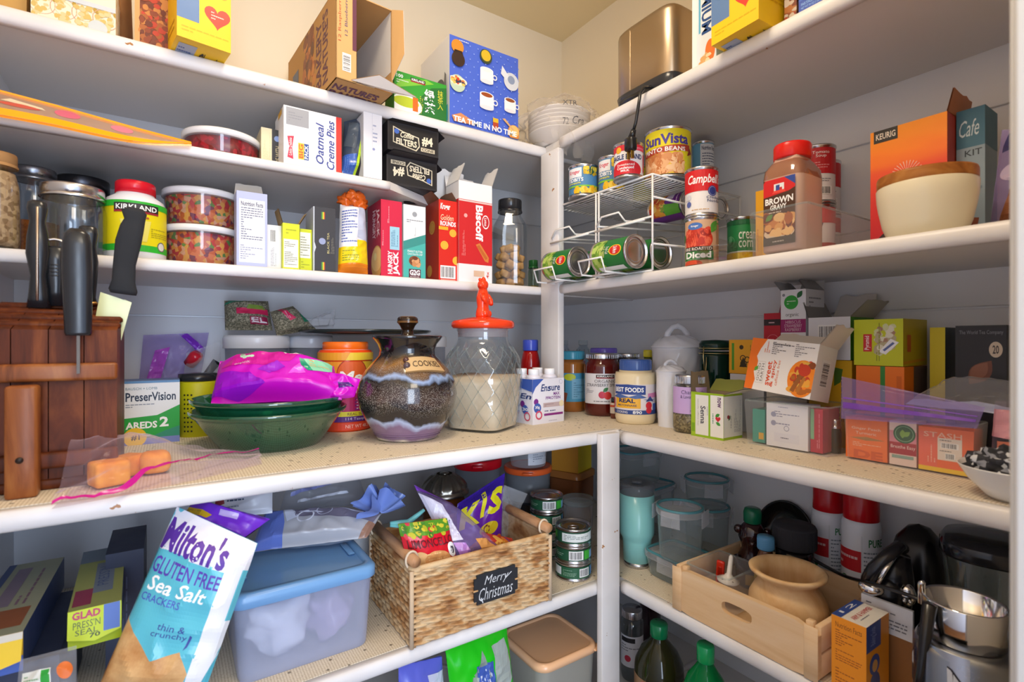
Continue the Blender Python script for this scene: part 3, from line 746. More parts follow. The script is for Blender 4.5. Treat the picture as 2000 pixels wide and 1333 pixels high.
# bagged paper bowls in the corner
c = pt(1092, 0, 1.44); c.z = ZT
for i in range(6):
    g = G(); z = .004 + i * .011; g.lathe([(.05, z), (.056, z), (.083, z + .034), (.087, z + .036), (.083, z + .038), (.054, z + .004), (.0, z + .004)], '#efe6dc' if i else '#f3ece4', 40)
    if i == 5:
        sfc = Surf(lambda u, v: V(((u - .5) * .1, (v - .5) * .1, z + .0045)), .1, .1); g.deco(sfc, [('sc', .1, .1, .9, .9, 12, .006, ['#c43a2c', '#3f7a3a', '#22222a'])])
    g.build('paper_bowl', label='white paper bowl stacked inside the clear bag at the shelf corner', cat='bowl', group='paper bowls in the clear bag', origin=None, loc=c, yaw=.3 * i)
g = G(); g.blob((0, 0, .062), .118, 'wrap', 4, .35, 9., (1.0, 1.0, .56), 3.)
for p in g.v: p.z = max(p.z, .001)
for k, (dx, dy, s) in enumerate(((-.085, -.115, 1), (-.03, -.13, 1.2), (-.10, -.03, .8))):
    f = lambda u, v, dx=dx, dy=dy, s=s: V((dx * (1 + .12 * v) + (u - .5) * .085 * s * (1 - .45 * v), dy * .98 - .012 * math.sin(v * 2) + .012 * noise.noise(V((u * 5, v * 4, dx * 40))), .03 - v * .085 * s + .01 * noise.noise(V((u * 4, v * 3, 7 + dx * 30)))))
    if k < 2: g.grid(f, 12, 12, 'wrap')
tg = Surf(lambda u, v: V((.121 * math.cos(math.radians(-150 + 75 * u)), .121 * math.sin(math.radians(-150 + 75 * u)), .016 + v * .075)), .158, .075, .04); g.deco(tg, [('t', .34, .12, .44, .36, '72', '#4a4a50', 20, 0), ('t', .50, .16, .70, .44, 'Cra', '#4a4a50', 15, 0, .3), ('t', .34, .80, .58, .96, 'XTR', '#4a4a50', 0, 0)])
g.build('plastic_bag', label='crumpled clear plastic bag around the paper bowls at the corner of the top shelf', cat='plastic bag', loc=c)

# ------------------------------------------------------------------ top shelf, right
tl = V((-.262, -.688, ZT)); o = thing('toaster', 'stainless steel toaster with black base on the top right shelf', 'toaster', tl, YR)
g = G(); g.lathe([(.0835, .03), (.085, .034), (.085, .166), (.0835, .174), (.079, .179), (.0, .179)], 'steel', 72, 1, .90, 6.); g.box(-.0325, -.0775, .034, -.0305, -.0763, .168, '#e6dccb:m'); g.build('steel_housing', o)
g = G(); g.lathe([(.076, 0), (.083, .006), (.087, .03), (.084, .034), (0, .034)], '#2c2e34:p', 72, 1, .90, 6.); g.box(-.06, -.079, .008, .03, -.077, .02, '#1d1e22:p', .001, 1); g.build('base', o)
g = G(); q = [V((.03, -.07, .012)), V((.035, -.085, .010)), V((.036, -.105, .004)), V((.036, -.117, -.012)), V((.034, -.121, -.04)), V((.027, -.121, -.07)), V((.022, -.122, -.085))]
g.tube(q, .0034, '#1f2024:p'); g.build('cord', o)
g = G(); g.tube([V((.022, -.122, -.084)), V((.016, -.122, -.10))], [.0055, .008], '#1a1b1e:p', 10); g.box(.002, -.132, -.128, .026, -.113, -.098, '#1a1b1e:p', .005); [g.box(.007 + i * .011, -.1265, -.144, .010 + i * .011, -.1195, -.127, '#c9a24e:m') for i in (0, 1)]; g.build('plug', o)
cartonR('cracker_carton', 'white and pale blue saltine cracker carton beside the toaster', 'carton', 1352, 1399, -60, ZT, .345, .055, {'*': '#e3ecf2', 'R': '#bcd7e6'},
        {'F': [('r', .0, 0, .2, 1, '#f4f4f2'), ('r', .28, .35, .36, 1, '#63b2d6'), ('t', .4, .32, .8, .99, 'PREMIUM', '#1c4b8c', -90, .03), ('e', .75, .12, .2, .12, '#e8762a'), ('sc', .2, .0, .7, .1, 14, .006, ['#dcaa6a', '#f0d8b0'])]})
oat_box('yellow oat cereal carton with a red heart, overhanging the top right shelf', (-.388, -.9005, ZT + .0005), YR - .05, .092, .16, .20)
cartonR('cereal_carton', 'brown cereal carton wedged behind the yellow one on the right', 'carton', 1532, 1556, -120, ZT, .33, .1, 'cereal', {'F': [('sc', .05, .05, .95, .95, 40, .005, ['#a33a18', '#8b6a52', '#c9b8a6'])]})
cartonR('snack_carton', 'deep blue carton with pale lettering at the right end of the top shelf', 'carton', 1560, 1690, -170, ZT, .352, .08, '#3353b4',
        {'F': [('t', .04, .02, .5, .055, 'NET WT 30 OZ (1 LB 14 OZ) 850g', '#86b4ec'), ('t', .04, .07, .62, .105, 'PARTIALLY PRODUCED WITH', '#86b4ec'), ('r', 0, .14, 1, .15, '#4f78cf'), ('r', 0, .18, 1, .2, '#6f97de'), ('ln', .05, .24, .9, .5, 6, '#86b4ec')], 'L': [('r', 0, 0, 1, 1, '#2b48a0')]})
# ------------------------------------------------------------------ the short shelf, left
up = V((0, 0, 1))


def film(name, label, cat, f, nu, nv, key, group=None, extra=None, origin=None):
    g = G(); g.grid(f, nu, nv, key)
    if extra: extra(g)
    return g.build(name, None, label=label, cat=cat, group=group, origin=origin or f(.5, 0))


ORG = '#ffab14:p'
r = thing('zip_pouch', 'flat plastic pouch with orange zipper draped over the short left shelf', 'pouch', (-1.3, -.37, Z2))
A = [(-1.464, -.355, Z2 + .020), (-1.36, -.37, Z2 + .012), (-1.25, -.372, Z2 - .001), (-1.168, -.362, Z2 + .002)]; Bt = [(-1.464, -.30, Z2 + .052), (-1.36, -.30, Z2 + .042), (-1.25, -.315, Z2 + .024), (-1.168, -.352, Z2 + .004)]
C_ = [(-1.464, -.372, Z2 - .012), (-1.36, -.384, Z2 - .016), (-1.25, -.383, Z2 - .020), (-1.168, -.366, Z2 - .0015)]


def cr(P, u):
    P = [V(p) for p in P]; P = [P[0] * 2 - P[1]] + P + [P[-1] * 2 - P[-2]]; x = u * (len(P) - 3); i = min(int(x), len(P) - 4); t = x - i; a, b, c, d = P[i:i + 4]
    return .5 * ((2 * b) + (c - a) * t + (2 * a - 5 * b + 4 * c - d) * t * t + (3 * b - a - 3 * c + d) * t ** 3)


def seg(g, P, Q, key, n=30, off=(0, 0, 0)): o = V(off) - r.location; return g.grid(lambda u, v: cr(P, u) * (1 - v) + cr(Q, u) * v + o, n, 4, key)


A = [(.55 * a[0] + .45 * c[0], .55 * a[1] + .45 * c[1], .45 * a[2] + .55 * c[2]) for a, c in zip(A, C_)]; g = G(); seg(g, A, Bt, 'orangefilm'); sf = Surf(lambda u, v: cr(A, u) * (1 - v) + cr(Bt, u) * v - r.location, .3, .05, .05, .2)
g.deco(sf, [('e', .38, .55, .05, .3, '#e8708c'), ('e', .6, .5, .05, .3, '#e88aa0'), ('p', [(.12, .5), (.3, .4), (.28, .55), (.15, .7)], '#f3e2c0'), ('e', .2, .35, .08, .12, '#d9604a')]); g.build('pouch_film', r)
g = G(); seg(g, C_, A, ORG, off=(0, -.001, 0)); seg(g, [V(p) + V((0, -.001, -.004)) for p in C_], C_, '#f28a10:p'); g.build('zipper', r)
g = G(); seg(g, [V(p) + V((0, 0, -.004)) for p in Bt], [V(p) + V((0, 0, .003)) for p in Bt], ORG); g.build('zipper_strip', r)


def tub(name, label, sp, h, rb, fill, lidc='#f1f1f5:p', group=None, cat='tub'):
    """clear deli tub: taper body, filling, white rimmed lid"""
    o = thing(name, label, cat, sp.loc, sp.yaw, group); R = sp.r
    g = G(); g.lathe([(rb * .96, .0), (rb, .003), (R * .95, h - .012), (R * .97, h - .008)], '#eef0f4:c', 48, cap=False); g.build('clear_body', o)
    g = G(); g.lathe([(rb * .94, .003), (rb * .965, .006), (R * .925, h - .016), (R * .5, h - .012), (0, h - .013)], fill, 48); g.build('filling', o)
    g = G(); g.lathe([(R * .96, h - .013), (R, h - .013), (R, h - .003), (R * .97, h), (R * .9, h - .002), (R * .86, h - .004), (0, h - .004)], lidc, 48); g.build('lid', o)
    return o


sp = Spot(366, 503, Z2, L=.235); tub('deli_tub', 'clear tub of red candied fruit with white lid on the short shelf', sp, .062, sp.r * .93, 'redberry')
cartonL('seasoning_carton', 'small cream and black carton left of the oatmeal pie carton', 'carton', 510, 550, 252, Z2, .285, .07, {'F': '#28282e', '*': '#d9cba4'}, {'F': [('r', 0, 0, .52, 1, '#e6d9b2'), ('o', .78, .78, .006, '#7d93c4'), ('t', .7, .06, .96, .6, 'MADE WITH', '#c2b48a', 90, 0), ('ln', .08, .2, .45, .9, 9, '#d2c294', True)]})
cartonL('snack_pie_carton', 'white oatmeal creme pie carton with blue script and red edge', 'carton', 554, 667, 218, Z2, .345, .10, '#f2f2f6',
        {'F': [('r', .9, 0, 1, 1, '#e2352c'), ('r', .04, .68, .42, .98, '#9b9ea6'), ('ln', .08, .74, .36, .92, 4, '#8a8d96'), ('p', [(.06, .12), (.16, .1), (.14, .3), (.17, .5), (.06, .48), (.09, .3)], '#d42a4c'), ('t', .085, .16, .135, .46, 'Little Debbie', W_, 90, 0), ('r', .24, .12, .34, .4, '#e9c62e'), ('r', .34, .12, .42, .4, '#2a4d9c'), ('t', .25, .14, .325, .38, 'BIG', '#d4552a', 90), ('t', .345, .14, .41, .38, 'PACK', W_, 90),
               ('t', .54, .1, .68, .82, 'Oatmeal', '#2b3f94', 90, .012, .25), ('t', .73, .03, .87, .9, 'Creme Pies', '#2b3f94', 90, .012, .25)], 'L': [('r', .4, .9, .8, 1, '#e9b32e')]})


def onL(px, py, y): p = on_y(px, y); return V((p.x, y, zat(py, p)))
def onR(px, py, x): p = on_x(px, x); return V((x, p.y, zat(py, p)))


bag('snack_bag', 'dark blue snack bag with lime band beside the oatmeal pie carton', 'bag', [onL(668, 340, -.315) * 1, onL(708, 348, -.315), onL(713, 228, -.30), onL(672, 238, -.30)], '#3f4a5c:p', .022,
    [('r', .0, .0, .55, .32, '#3c62b4:p'), ('ln', .05, .03, .5, .28, 6, '#5b82cc', True), ('p', [(.5, .0), (.62, .0), (.78, .5), (.95, 1), (.8, 1), (.66, .5)], '#b6d52a:p'), ('p', [(.62, 0), (1, 0), (1, 1), (.95, 1), (.78, .5)], '#1b1c22:p'), ('p', [(.7, .42), (.9, .4), (.92, .58), (.72, .56)], '#e8eaee:p'), ('p', [(.0, .5), (.45, .4), (.6, .8), (.2, .95)], '#57606a:p')], seed=2.)
cartonL('narrow_carton', 'narrow white carton standing on edge beside the coffee filter boxes', 'carton', 710, 746, 222, Z2, .351, .13, '#e9e9ef', {'F': [('ln', .5, .55, .75, .85, 5, '#9aa2c0'), ('r', .46, .0, .48, 1, '#d5d5de'), ('o', .55, .45, .003, '#8f97c4')]})
FP = lambda t: [('r', .03, .12, .97, .94, '#15151a'), ('p', [(.1, .28), (.55, .12), (.62, .3), (.6, .62), (.3, .72), (.1, .84)], '#d6cdb4'), ('p', [(.115, .31), (.54, .16), (.6, .32), (.58, .59), (.3, .68), (.12, .8)], '#1b1a1e'), ('o', .17, .68, .006, '#3b62b8'), ('t', .24, .5, .5, .7, 'Coffee', '#e6dcc4', 0, .02, .3), ('t', .16, .24, .56, .46, 'FILTERS', '#e6dcc4', 0, .03), ('t', .66, .36, .88, .72, '#4', '#e6dcc4', 0, .04), ('r', .64, .16, .92, .3, '#cfc5ad'), ('t', .66, .18, .9, .28, 'CONE', '#2a2520')]
flip = lambda its: [(('r', 1 - i[3], 1 - i[4], 1 - i[1], 1 - i[2], i[5]) if i[0] == 'r' else ('p', [(1 - a, 1 - b) for a, b in i[1]], i[2]) if i[0] == 'p' else ('o', 1 - i[1], 1 - i[2], i[3], i[4]) if i[0] == 'o' else ('t', 1 - i[3], 1 - i[4], 1 - i[1], 1 - i[2], i[5], i[6], 180) + tuple(i[8:])) for i in its]
a, b = on_y(752, -.325), on_y(850, -.325); xm = (a.x + b.x) / 2; wd = b.x - a.x
carton('coffee_filter_box', 'black coffee filter box printed upside down, under another at the slanted shelf end', 'carton', (xm, -.285, Z2 + .0008), 0, wd, .10, .066, '#26252a', {'F': flip(FP(0))}, flaps=[('F', .024, 12, '#2b292e'), ('R', .02, -30, '#312e33')], inner='#3a3436')
carton('coffee_filter_box', 'black coffee filter box with torn top, stacked on the upside-down one', 'carton', (xm - .002, -.30, Z2 + .074), 0, wd * 1.0, .095, .066, '#26252a', {'F': FP(0)}, flaps=[('R', .022, -25, '#2b292e'), ('F', .012, 5, '#33302f')], inner='#4a3d36')
bag('black_bag', 'black plastic bag drooping from the slanted end of the short shelf', 'bag', [onL(790, 398, -.27), onL(842, 402, -.25), onL(850, 362, -.25), onL(776, 364, -.285)], '#17171b:p', .014, seed=4.)

# ------------------------------------------------------------------ third shelf, left


def jar(name, label, sp, h, body='#eef2f4:c', lidk='tin', fill=None, fh=.7, neck=.82, lidr=.86, lidh=.018, sq=2., group=None, cat='jar', ribbed=False, seg=44, paper=None):
    o = thing(name, label, cat, sp.loc, sp.yaw, group); R = sp.r; hb = h - lidh
    pr = [(R * .86, 0), (R * .97, .004), (R, .012), (R, hb * .72), (R * .97, hb * .8), (R * neck, hb * .92), (R * neck, hb)]
    g = G(); g.lathe(pr, body, seg, sq=sq, cap=False); g.lathe([(R * .86, .001), (0, .001)], body, seg, sq=sq); g.build('glass_body', o)
    if fill:
        g = G(); z = hb * fh
        rr = lambda zz: R * .95 if zz < hb * .72 else R * .95 + (R * neck * .92 - R * .95) * min(1, (zz / hb - .72) / .2)
        g.lathe([(R * .84, .004), (R * .94, .012)] + [(rr(z * k / 6), z * k / 6) for k in range(2, 7)] + [(0, z + .003)], fill, seg, sq=sq); g.build('contents', o)
    g = G(); L = R * lidr; pr = [(L, hb - .004), (L, h - .004), (L * .97, h - .001), (L * .8, h - .001), (L * .78, h - .002), (0, h - .002)]
    g.lathe([(L + .0012, hb - .005), (L + .0014, hb - .002), (L, hb)], lidk, seg, cap=False); g.lathe(pr, lidk, seg)
    if ribbed:
        for i in range(48):
            q = 2 * math.pi * i / 48; g.box(-.0004 + math.cos(q) * L, -.0004 + math.sin(q) * L, hb + .002, .0004 + math.cos(q) * L, .0004 + math.sin(q) * L, h - .006, lidk)
    g.build('lid', o)
    if paper:
        k, z0, z1, an, its = paper; g = G(); f = wrap(R + .0006, z0, z1, -an, an); g.grid(f.f, 20, 1, k); g.deco(f, its); g.build('paper_label', o)
    return o


sp = Spot(-44, 28, Z3, L=.325); jar('storage_jar', 'jar of oats at the far left end of the third shelf', sp, .155, fill='oats', lidk='#b98a56:d', fh=.9)
sp = Spot(28, 106, Z3, L=.215); jar('storage_jar', 'grey-lidded jar of brown spice mix behind the knife handles', sp, .165, fill='spice', lidk='#8e9096:m', fh=.45)
sp = Spot(113, 212, Z3, L=.115); jar('mason_jar', 'dark-lidded glass jar standing behind the empty mason jar', sp, .182, lidk='#55555a:m', neck=.78, lidr=.84, lidh=.03)
sp = Spot(90, 195, Z3, L=.315); jar('mason_jar', 'empty mason jar with silver band in front of the dark-lidded jar', sp, .118, lidk='tin', neck=.9, lidr=.94, body='#dfe4e8:c')
sp = Spot(214, 316, Z3, L=.285); o = thing('supplement_bottle', 'white supplement bottle with red cap and yellow label on the third shelf', 'bottle', sp.loc, sp.yaw); R = sp.r
g = G(); g.lathe([(R * .9, 0), (R * .98, .003), (R * .98, .098), (R * .9, .112), (R * .62, .122), (R * .6, .130)], '#f3f3f7:p', 44); g.build('bottle_body', o)
g = G(); g.lathe([(R * .6, .124), (R * .64, .124), (R * .64, .143), (R * .6, .146), (0, .146)], '#e6142c:p', 44); g.build('cap', o)
g = G(); f = wrap(R * .985, .014, .104, -100, 100, 24); g.grid(f.f, 30, 1, '#eada00'); g.deco(f, [('r', 0, 0, 1, .13, '#2bb52e'), ('r', 0, .88, 1, 1, '#2bb52e'), ('r', .3, .76, .72, .95, '#23231f'), ('r', .3, .76, .72, .8, '#9c2030'), ('t', .32, .82, .7, .92, 'KIRKLAND', W_), ('t', .4, .64, .62, .72, 'Signature', '#b8323c'), ('p', [(.4, .2), (.6, .2), (.64, .62), (.36, .62)], '#e9e06a'), ('ln', .64, .3, .9, .5, 5, '#a89c20'), ('o', .76, .14, .009, '#d8d8d0'), ('ring', .76, .14, .007, .009, '#6a6a60')]); g.build('paper_label', o)
cartonL('dark_carton', 'black carton with white dots behind the tubs of colourful cereal', 'carton', 308, 345, 408, Z3, .125, .05, '#1d1d22', {'F': [('o', .2, .2 + i * .12, .003, '#e6e6ea') for i in range(6)]})
s1 = Spot(326, 466, Z3, L=.22); s1.r -= .002
tub('deli_tub', 'clear tub of colourful cereal with white lid, lower of the stacked two', s1, .083, s1.r * .9, 'fruitloop')
s2 = Spot(327, 467, Z3, L=.22); s2.r -= .002; s2.loc = s1.loc + V((.001, .001, .0835))
tub('deli_tub', 'clear tub of colourful cereal with white lid, upper of the stacked two', s2, .074, s2.r * .88, 'fruitloop')
NUT = [('r', .08, .06, .92, .9, '#eef0fa'), ('ln', .12, .1, .85, .3, 7, '#8a92b8'), ('r', .1, .32, .9, .88, '#f4f5fb'), ('ln', .14, .36, .86, .8, 14, '#5a6288'), ('t', .14, .81, .86, .87, 'Nutrition Facts', '#3a426a')]
cartonL('nutrition_carton', 'tall white and lilac carton showing its nutrition panel, right of the cereal tubs', 'carton', 462, 522, 376, Z3, .332, .045, '#b9c2ea', {'F': NUT}, flaps=[('K', .03, 70, '#c9c2b8')])
cartonL('small_carton', 'small white carton with a bar code left of the yellow cartons', 'carton', 518, 549, 440, Z3, .315, .05, '#e9e9ee', {'F': [('bar', .3, .6, .68, .92), ('ln', .35, .08, .7, .5, 5, '#9b9fb0', True)]})
cartonL('yellow_carton', 'lime yellow carton with raised brown flaps on the third shelf', 'carton', 552, 585, 437, Z3, .332, .045, '#d6df16', {'F': [('r', .0, 0, 1, 1, '#d8e01a'), ('r', .06, .05, .92, .66, '#eef0e6'), ('ln', .12, .1, .86, .4, 8, '#6a6e5a'), ('ln', .12, .45, .86, .62, 4, '#8a8e7a'), ('ln', .2, .76, .8, .9, 2, '#a8b010')]}, flaps=[('L', .03, 75, '#a98e62'), ('R', .032, 60, '#c2aa80')], inner='#b49a70')
cartonL('yellow_carton', 'shorter lime yellow carton half behind its taller neighbour', 'carton', 586, 609, 448, Z3, .318, .045, '#cfd814', {'F': [('r', .0, .32, .88, .92, '#eef0e4'), ('ln', .05, .36, .8, .84, 8, '#7a7e68'), ('ln', .1, .08, .8, .26, 3, '#9aa414')]})
cartonL('black_tea_carton', 'black tea carton with tricolour marks on the third shelf', 'carton', 612, 655, 406, Z3, .326, .075, {'F': '#33343c', '*': '#3a3b42', 'L': '#cfd6e2'},
        {'F': [('r', .0, 0, .05, 1, '#c9d2e0'), ('r', .36, .82, .42, .93, '#4a9a3c'), ('r', .42, .82, .48, .93, '#e2c82e'), ('r', .48, .82, .52, .93, '#c43a2c'), ('r', .36, .04, .42, .16, '#4a9a3c'), ('r', .42, .04, .48, .16, '#e2c82e'), ('r', .48, .04, .52, .16, '#c43a2c'), ('t', .62, .3, .72, .62, 'BLACK TEA', '#d2c98a', 90, 0), ('ln', .76, .3, .96, .6, 4, '#7f7d70', True), ('o', .4, .48, .007, '#98a4cc'), ('p', [(.05, .3), (.12, .38), (.05, .46)], '#cfd6e2')]})
g, b, sf = bag('', '', '', [onL(660, 534, -.315), onL(718, 536, -.315), onL(712, 404, -.30), onL(664, 400, -.30)], '#e9ebf4:p', .024,
               [('r', .0, .0, 1, .12, '#ef8a1c:p'), ('r', 0, .12, 1, .36, '#f0cf1a:p'), ('r', .55, .36, 1, .46, '#f0cf1a:p'), ('ln', .05, .42, .55, .9, 12, '#4a62b4'), ('ln', .08, .15, .6, .32, 5, '#6a8a2a'), ('p', [(.55, .5), (.95, .45), (.9, .95), (.62, .95)], '#c3cbe4:p')], crimp=.03, wr=.005, seed=5., build=False)
o = thing('chip_bag', 'white and yellow snack bag twisted shut with an orange top', 'bag', b); g.v = [p - b for p in g.v]; g.build('bag_body', o)
g = G(); t = (onL(688, 400, -.30)) - b
for k, (dx, dz, s) in enumerate(((-.012, .006, .9), (.008, .012, 1.1), (.016, .0, .8), (-.002, .018, .7))): g.blob(t + V((dx, -.004 * k, dz)), .018 * s, '#e2661c:p', 3, .7, 8., (1.1, .7, .9), k * 2.1)
g.build('twisted_top', o)
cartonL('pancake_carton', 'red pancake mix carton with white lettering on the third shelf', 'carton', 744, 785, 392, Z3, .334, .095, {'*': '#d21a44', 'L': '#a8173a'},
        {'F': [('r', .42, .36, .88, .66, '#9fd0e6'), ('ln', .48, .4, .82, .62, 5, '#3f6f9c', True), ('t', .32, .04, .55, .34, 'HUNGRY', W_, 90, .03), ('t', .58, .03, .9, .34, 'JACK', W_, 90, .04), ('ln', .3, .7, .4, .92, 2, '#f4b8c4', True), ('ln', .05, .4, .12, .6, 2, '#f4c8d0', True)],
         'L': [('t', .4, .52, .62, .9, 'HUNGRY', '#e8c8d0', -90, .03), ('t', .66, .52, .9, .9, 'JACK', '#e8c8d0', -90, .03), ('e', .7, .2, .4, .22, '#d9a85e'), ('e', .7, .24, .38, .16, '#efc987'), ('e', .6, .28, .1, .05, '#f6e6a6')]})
cartonL('bar_carton', 'white and teal protein bar carton right of the red pancake carton', 'carton', 788, 831, 402, Z3, .334, .075, {'*': '#f0f1f3', 'L': '#cfe6e4'},
        {'F': [('p', [(0, 0), (1, 0), (1, .5), (0, .38)], '#4ab5ac'), ('p', [(0, .38), (1, .5), (1, .62), (0, .5)], '#3a948e'), ('r', .24, .01, .78, .13, '#5c2a3a'), ('t', .28, .045, .74, .12, 'G2G', W_, 0, .04), ('t', .3, .015, .72, .035, 'PROTEIN BAR', '#e8d8dc', 0, 0), ('e', .5, .24, .26, .07, '#8a4e2c'), ('sc', .28, .19, .72, .28, 14, .006, ['#d9a070', '#6d3a1e', '#c98a58']), ('t', .18, .355, .86, .385, 'PEANUT BUTTER', W_, 0, 0), ('t', .18, .32, .86, .345, 'CHOCOLATE CHIP', W_, 0, 0), ('o', .5, .88, .006, '#9aa0a8'), ('ln', .14, .76, .88, .81, 2, '#7a8088'), ('ln', .48, .58, .56, .7, 2, '#9aa0a8', True)]})
cartonL('tall_carton', 'tall plain white carton with torn raised flaps behind the red cracker cartons', 'carton', 838, 902, 392, Z3, .232, .085, '#ebe9ea', flaps=[('L', .06, 70, '#e9e6e4'), ('F', .075, 74, '#efecea'), ('R', .05, 80, '#dedad6')], inner='#d5d0ca')
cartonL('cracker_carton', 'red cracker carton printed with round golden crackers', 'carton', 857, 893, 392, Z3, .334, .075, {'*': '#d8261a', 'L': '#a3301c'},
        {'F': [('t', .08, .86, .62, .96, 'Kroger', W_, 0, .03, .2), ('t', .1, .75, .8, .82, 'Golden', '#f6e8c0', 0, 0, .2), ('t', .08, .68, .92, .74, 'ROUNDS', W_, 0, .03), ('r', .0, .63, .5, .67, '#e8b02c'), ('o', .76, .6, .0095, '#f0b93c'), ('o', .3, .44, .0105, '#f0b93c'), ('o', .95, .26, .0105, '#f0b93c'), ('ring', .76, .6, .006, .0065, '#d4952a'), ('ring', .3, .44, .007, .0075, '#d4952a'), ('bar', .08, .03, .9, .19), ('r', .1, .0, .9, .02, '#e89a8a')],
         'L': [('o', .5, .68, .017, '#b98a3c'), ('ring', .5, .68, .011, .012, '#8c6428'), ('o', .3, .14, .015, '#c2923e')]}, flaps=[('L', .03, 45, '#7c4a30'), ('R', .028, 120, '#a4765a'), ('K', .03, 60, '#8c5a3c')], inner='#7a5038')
cartonL('biscuit_carton', 'tall red and white biscuit carton with its white top flaps open', 'carton', 896, 961, 358, Z3, .344, .07, {'*': '#f1eff0'},
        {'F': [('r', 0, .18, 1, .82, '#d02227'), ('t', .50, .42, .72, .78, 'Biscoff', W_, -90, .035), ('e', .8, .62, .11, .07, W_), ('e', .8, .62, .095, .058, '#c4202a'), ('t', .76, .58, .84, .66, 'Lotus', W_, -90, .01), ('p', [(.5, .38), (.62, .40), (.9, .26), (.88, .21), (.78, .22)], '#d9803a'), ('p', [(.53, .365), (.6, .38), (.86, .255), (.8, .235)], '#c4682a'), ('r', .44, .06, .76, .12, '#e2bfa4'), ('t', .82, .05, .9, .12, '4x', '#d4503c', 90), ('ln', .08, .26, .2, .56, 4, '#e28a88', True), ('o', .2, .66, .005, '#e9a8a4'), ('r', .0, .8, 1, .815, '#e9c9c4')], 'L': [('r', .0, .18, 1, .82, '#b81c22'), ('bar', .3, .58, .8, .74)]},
        flaps=[('R', .055, 68, '#e8e4e2'), ('K', .04, 60, '#efeceb'), ('L', .05, 112, '#f3f1f0')], inner='#e0dcd8')
sp = Spot(963, 1029, Z3, L=.268); hh = sp.h(392); R = sp.r
o = jar('cookie_jar_plastic', 'clear plastic jar with black lid holding biscuit chunks beside the post', sp, hh, '#e9ecee:c', '#26262a:p', None, neck=.66, lidr=.70, lidh=.03, sq=3.5, cat='jar'); o.name = 'plastic_jar'
rr = random.Random(5); n = 0
for lay in range(5):
    for k in range(8 if lay < 4 else 4):
        a = rr.uniform(0, 6.28) if k > 5 else k * 1.047 + lay * .5; q = R * (.60 if k < 6 else .15) * (1 if lay < 4 else .6); s = .0125
        g = G(); g.box(-s, -s * .8, -s * .75, s, s * .8, s * .75, 'cookie', .004, 2)
        g.build('biscuit', label='tan biscuit chunk piled in the black-lidded plastic jar', cat='biscuit', group='biscuit chunks in the plastic jar', loc=sp.loc + V((math.cos(a) * q, math.sin(a) * q, .016 + lay * .0235 + rr.uniform(-.002, .002))), rot=(rr.uniform(-.5, .5), rr.uniform(-.5, .5), rr.uniform(0, 3)))
sp = Spot(1031, 1052, Z3, L=.2); o = jar('herb_jar', 'little glass jar with green leaves and yellow base beside the post', sp, .10, '#cfe0d4:c', '#2f7a3c:p', '#d9a02c', .25, lidh=.02)
# ------------------------------------------------------------------ counter-height shelf, left
# knife block
X0, X1, Y0, Y1 = -1.452, -1.264, -.538, -.395; kb = V((-1.358, -.466, ZW)); o = thing('knife_block', 'dark brown wooden knife block at the left end of the counter-height shelf', 'knife block', kb)
H0, H1 = .218, .262; wx, wy = (X1 - X0) / 2, (Y1 - Y0) / 2; g = G()
for i in range(5):
    a, b = -wx + 2 * wx * i / 5 + .0006, -wx + 2 * wx * (i + 1) / 5 - .0006; z0, z1 = .012, H0
    g.add([(a, -wy, z0), (b, -wy, z0), (b, wy, z0), (a, wy, z0), (a, -wy, H0), (b, -wy, H0), (b, wy, H1), (a, wy, H1)], [(0, 1, 5, 4), (1, 2, 6, 5), (2, 3, 7, 6), (3, 0, 4, 7), (4, 5, 6, 7), (3, 2, 1, 0)], 'block')
for i in range(4):
    y = -wy + .02 + i * .032; z = H0 + (H1 - H0) * (y + wy) / (2 * wy); g.box(-wx - .002, y, z - .004, wx + .002, y + .02, z + .006, 'block', .003, 1)
g.box(-wx - .003, -wy - .003, 0, wx + .003, wy, .014, 'block', .002, 1); g.build('block_body', o)
for z0, z1 in ((.148, .172), (.03, .052)): g = G(); g.box(-wx - .002, -wy - .014, z0, wx + .001, -wy - .0005, z1, 'block2' if z0 > .1 else 'block', .004); g.build('rail', o)
g = G(); g.box(-.018, -wy - .040, .0, .014, -wy - .0145, .145, 'block2', .004); g.tube([(-.003, -wy - .042, .05), (-.003, -wy - .039, .05)], .004, '#1d0d06', 12); g.build('front_leg', o)


def knife(name, label, base, tip, pts, key, blade=None, extra=None, cat='knife', sqz=.62):
    """handle swept from base to tip; pts (t, half-width)"""
    base, tip = V(base), V(tip); L = (tip - base).length; ax = (tip - base).normalized(); sd = V((1, 0, 0)); sd = (sd - ax * sd.dot(ax)).normalized(); fw = ax.cross(sd)
    o = thing(name, label, cat, base); g = G(); n = 16; vs = []
    for t, wd, off in pts:
        for j in range(n):
            a = 2 * math.pi * j / n; q = (abs(math.cos(a)) ** 3 + abs(math.sin(a)) ** 3) ** (-1 / 3)
            vs.append(ax * (L * t) + sd * (off + wd * q * math.cos(a)) + fw * (wd * sqz * q * math.sin(a)))
    m = len(pts); fs = [(i * n + j, i * n + (j + 1) % n, (i + 1) * n + (j + 1) % n, (i + 1) * n + j) for i in range(m - 1) for j in range(n)] + [tuple(range(n))[::-1], tuple((m - 1) * n + j for j in range(n))]
    g.add(vs, fs, key, True); g.build('handle', o)
    if blade: g = G(); blade(g, ax, sd, fw, L); g.build('blade', o)
    if extra: extra(o, ax, sd, fw, L)
    return o


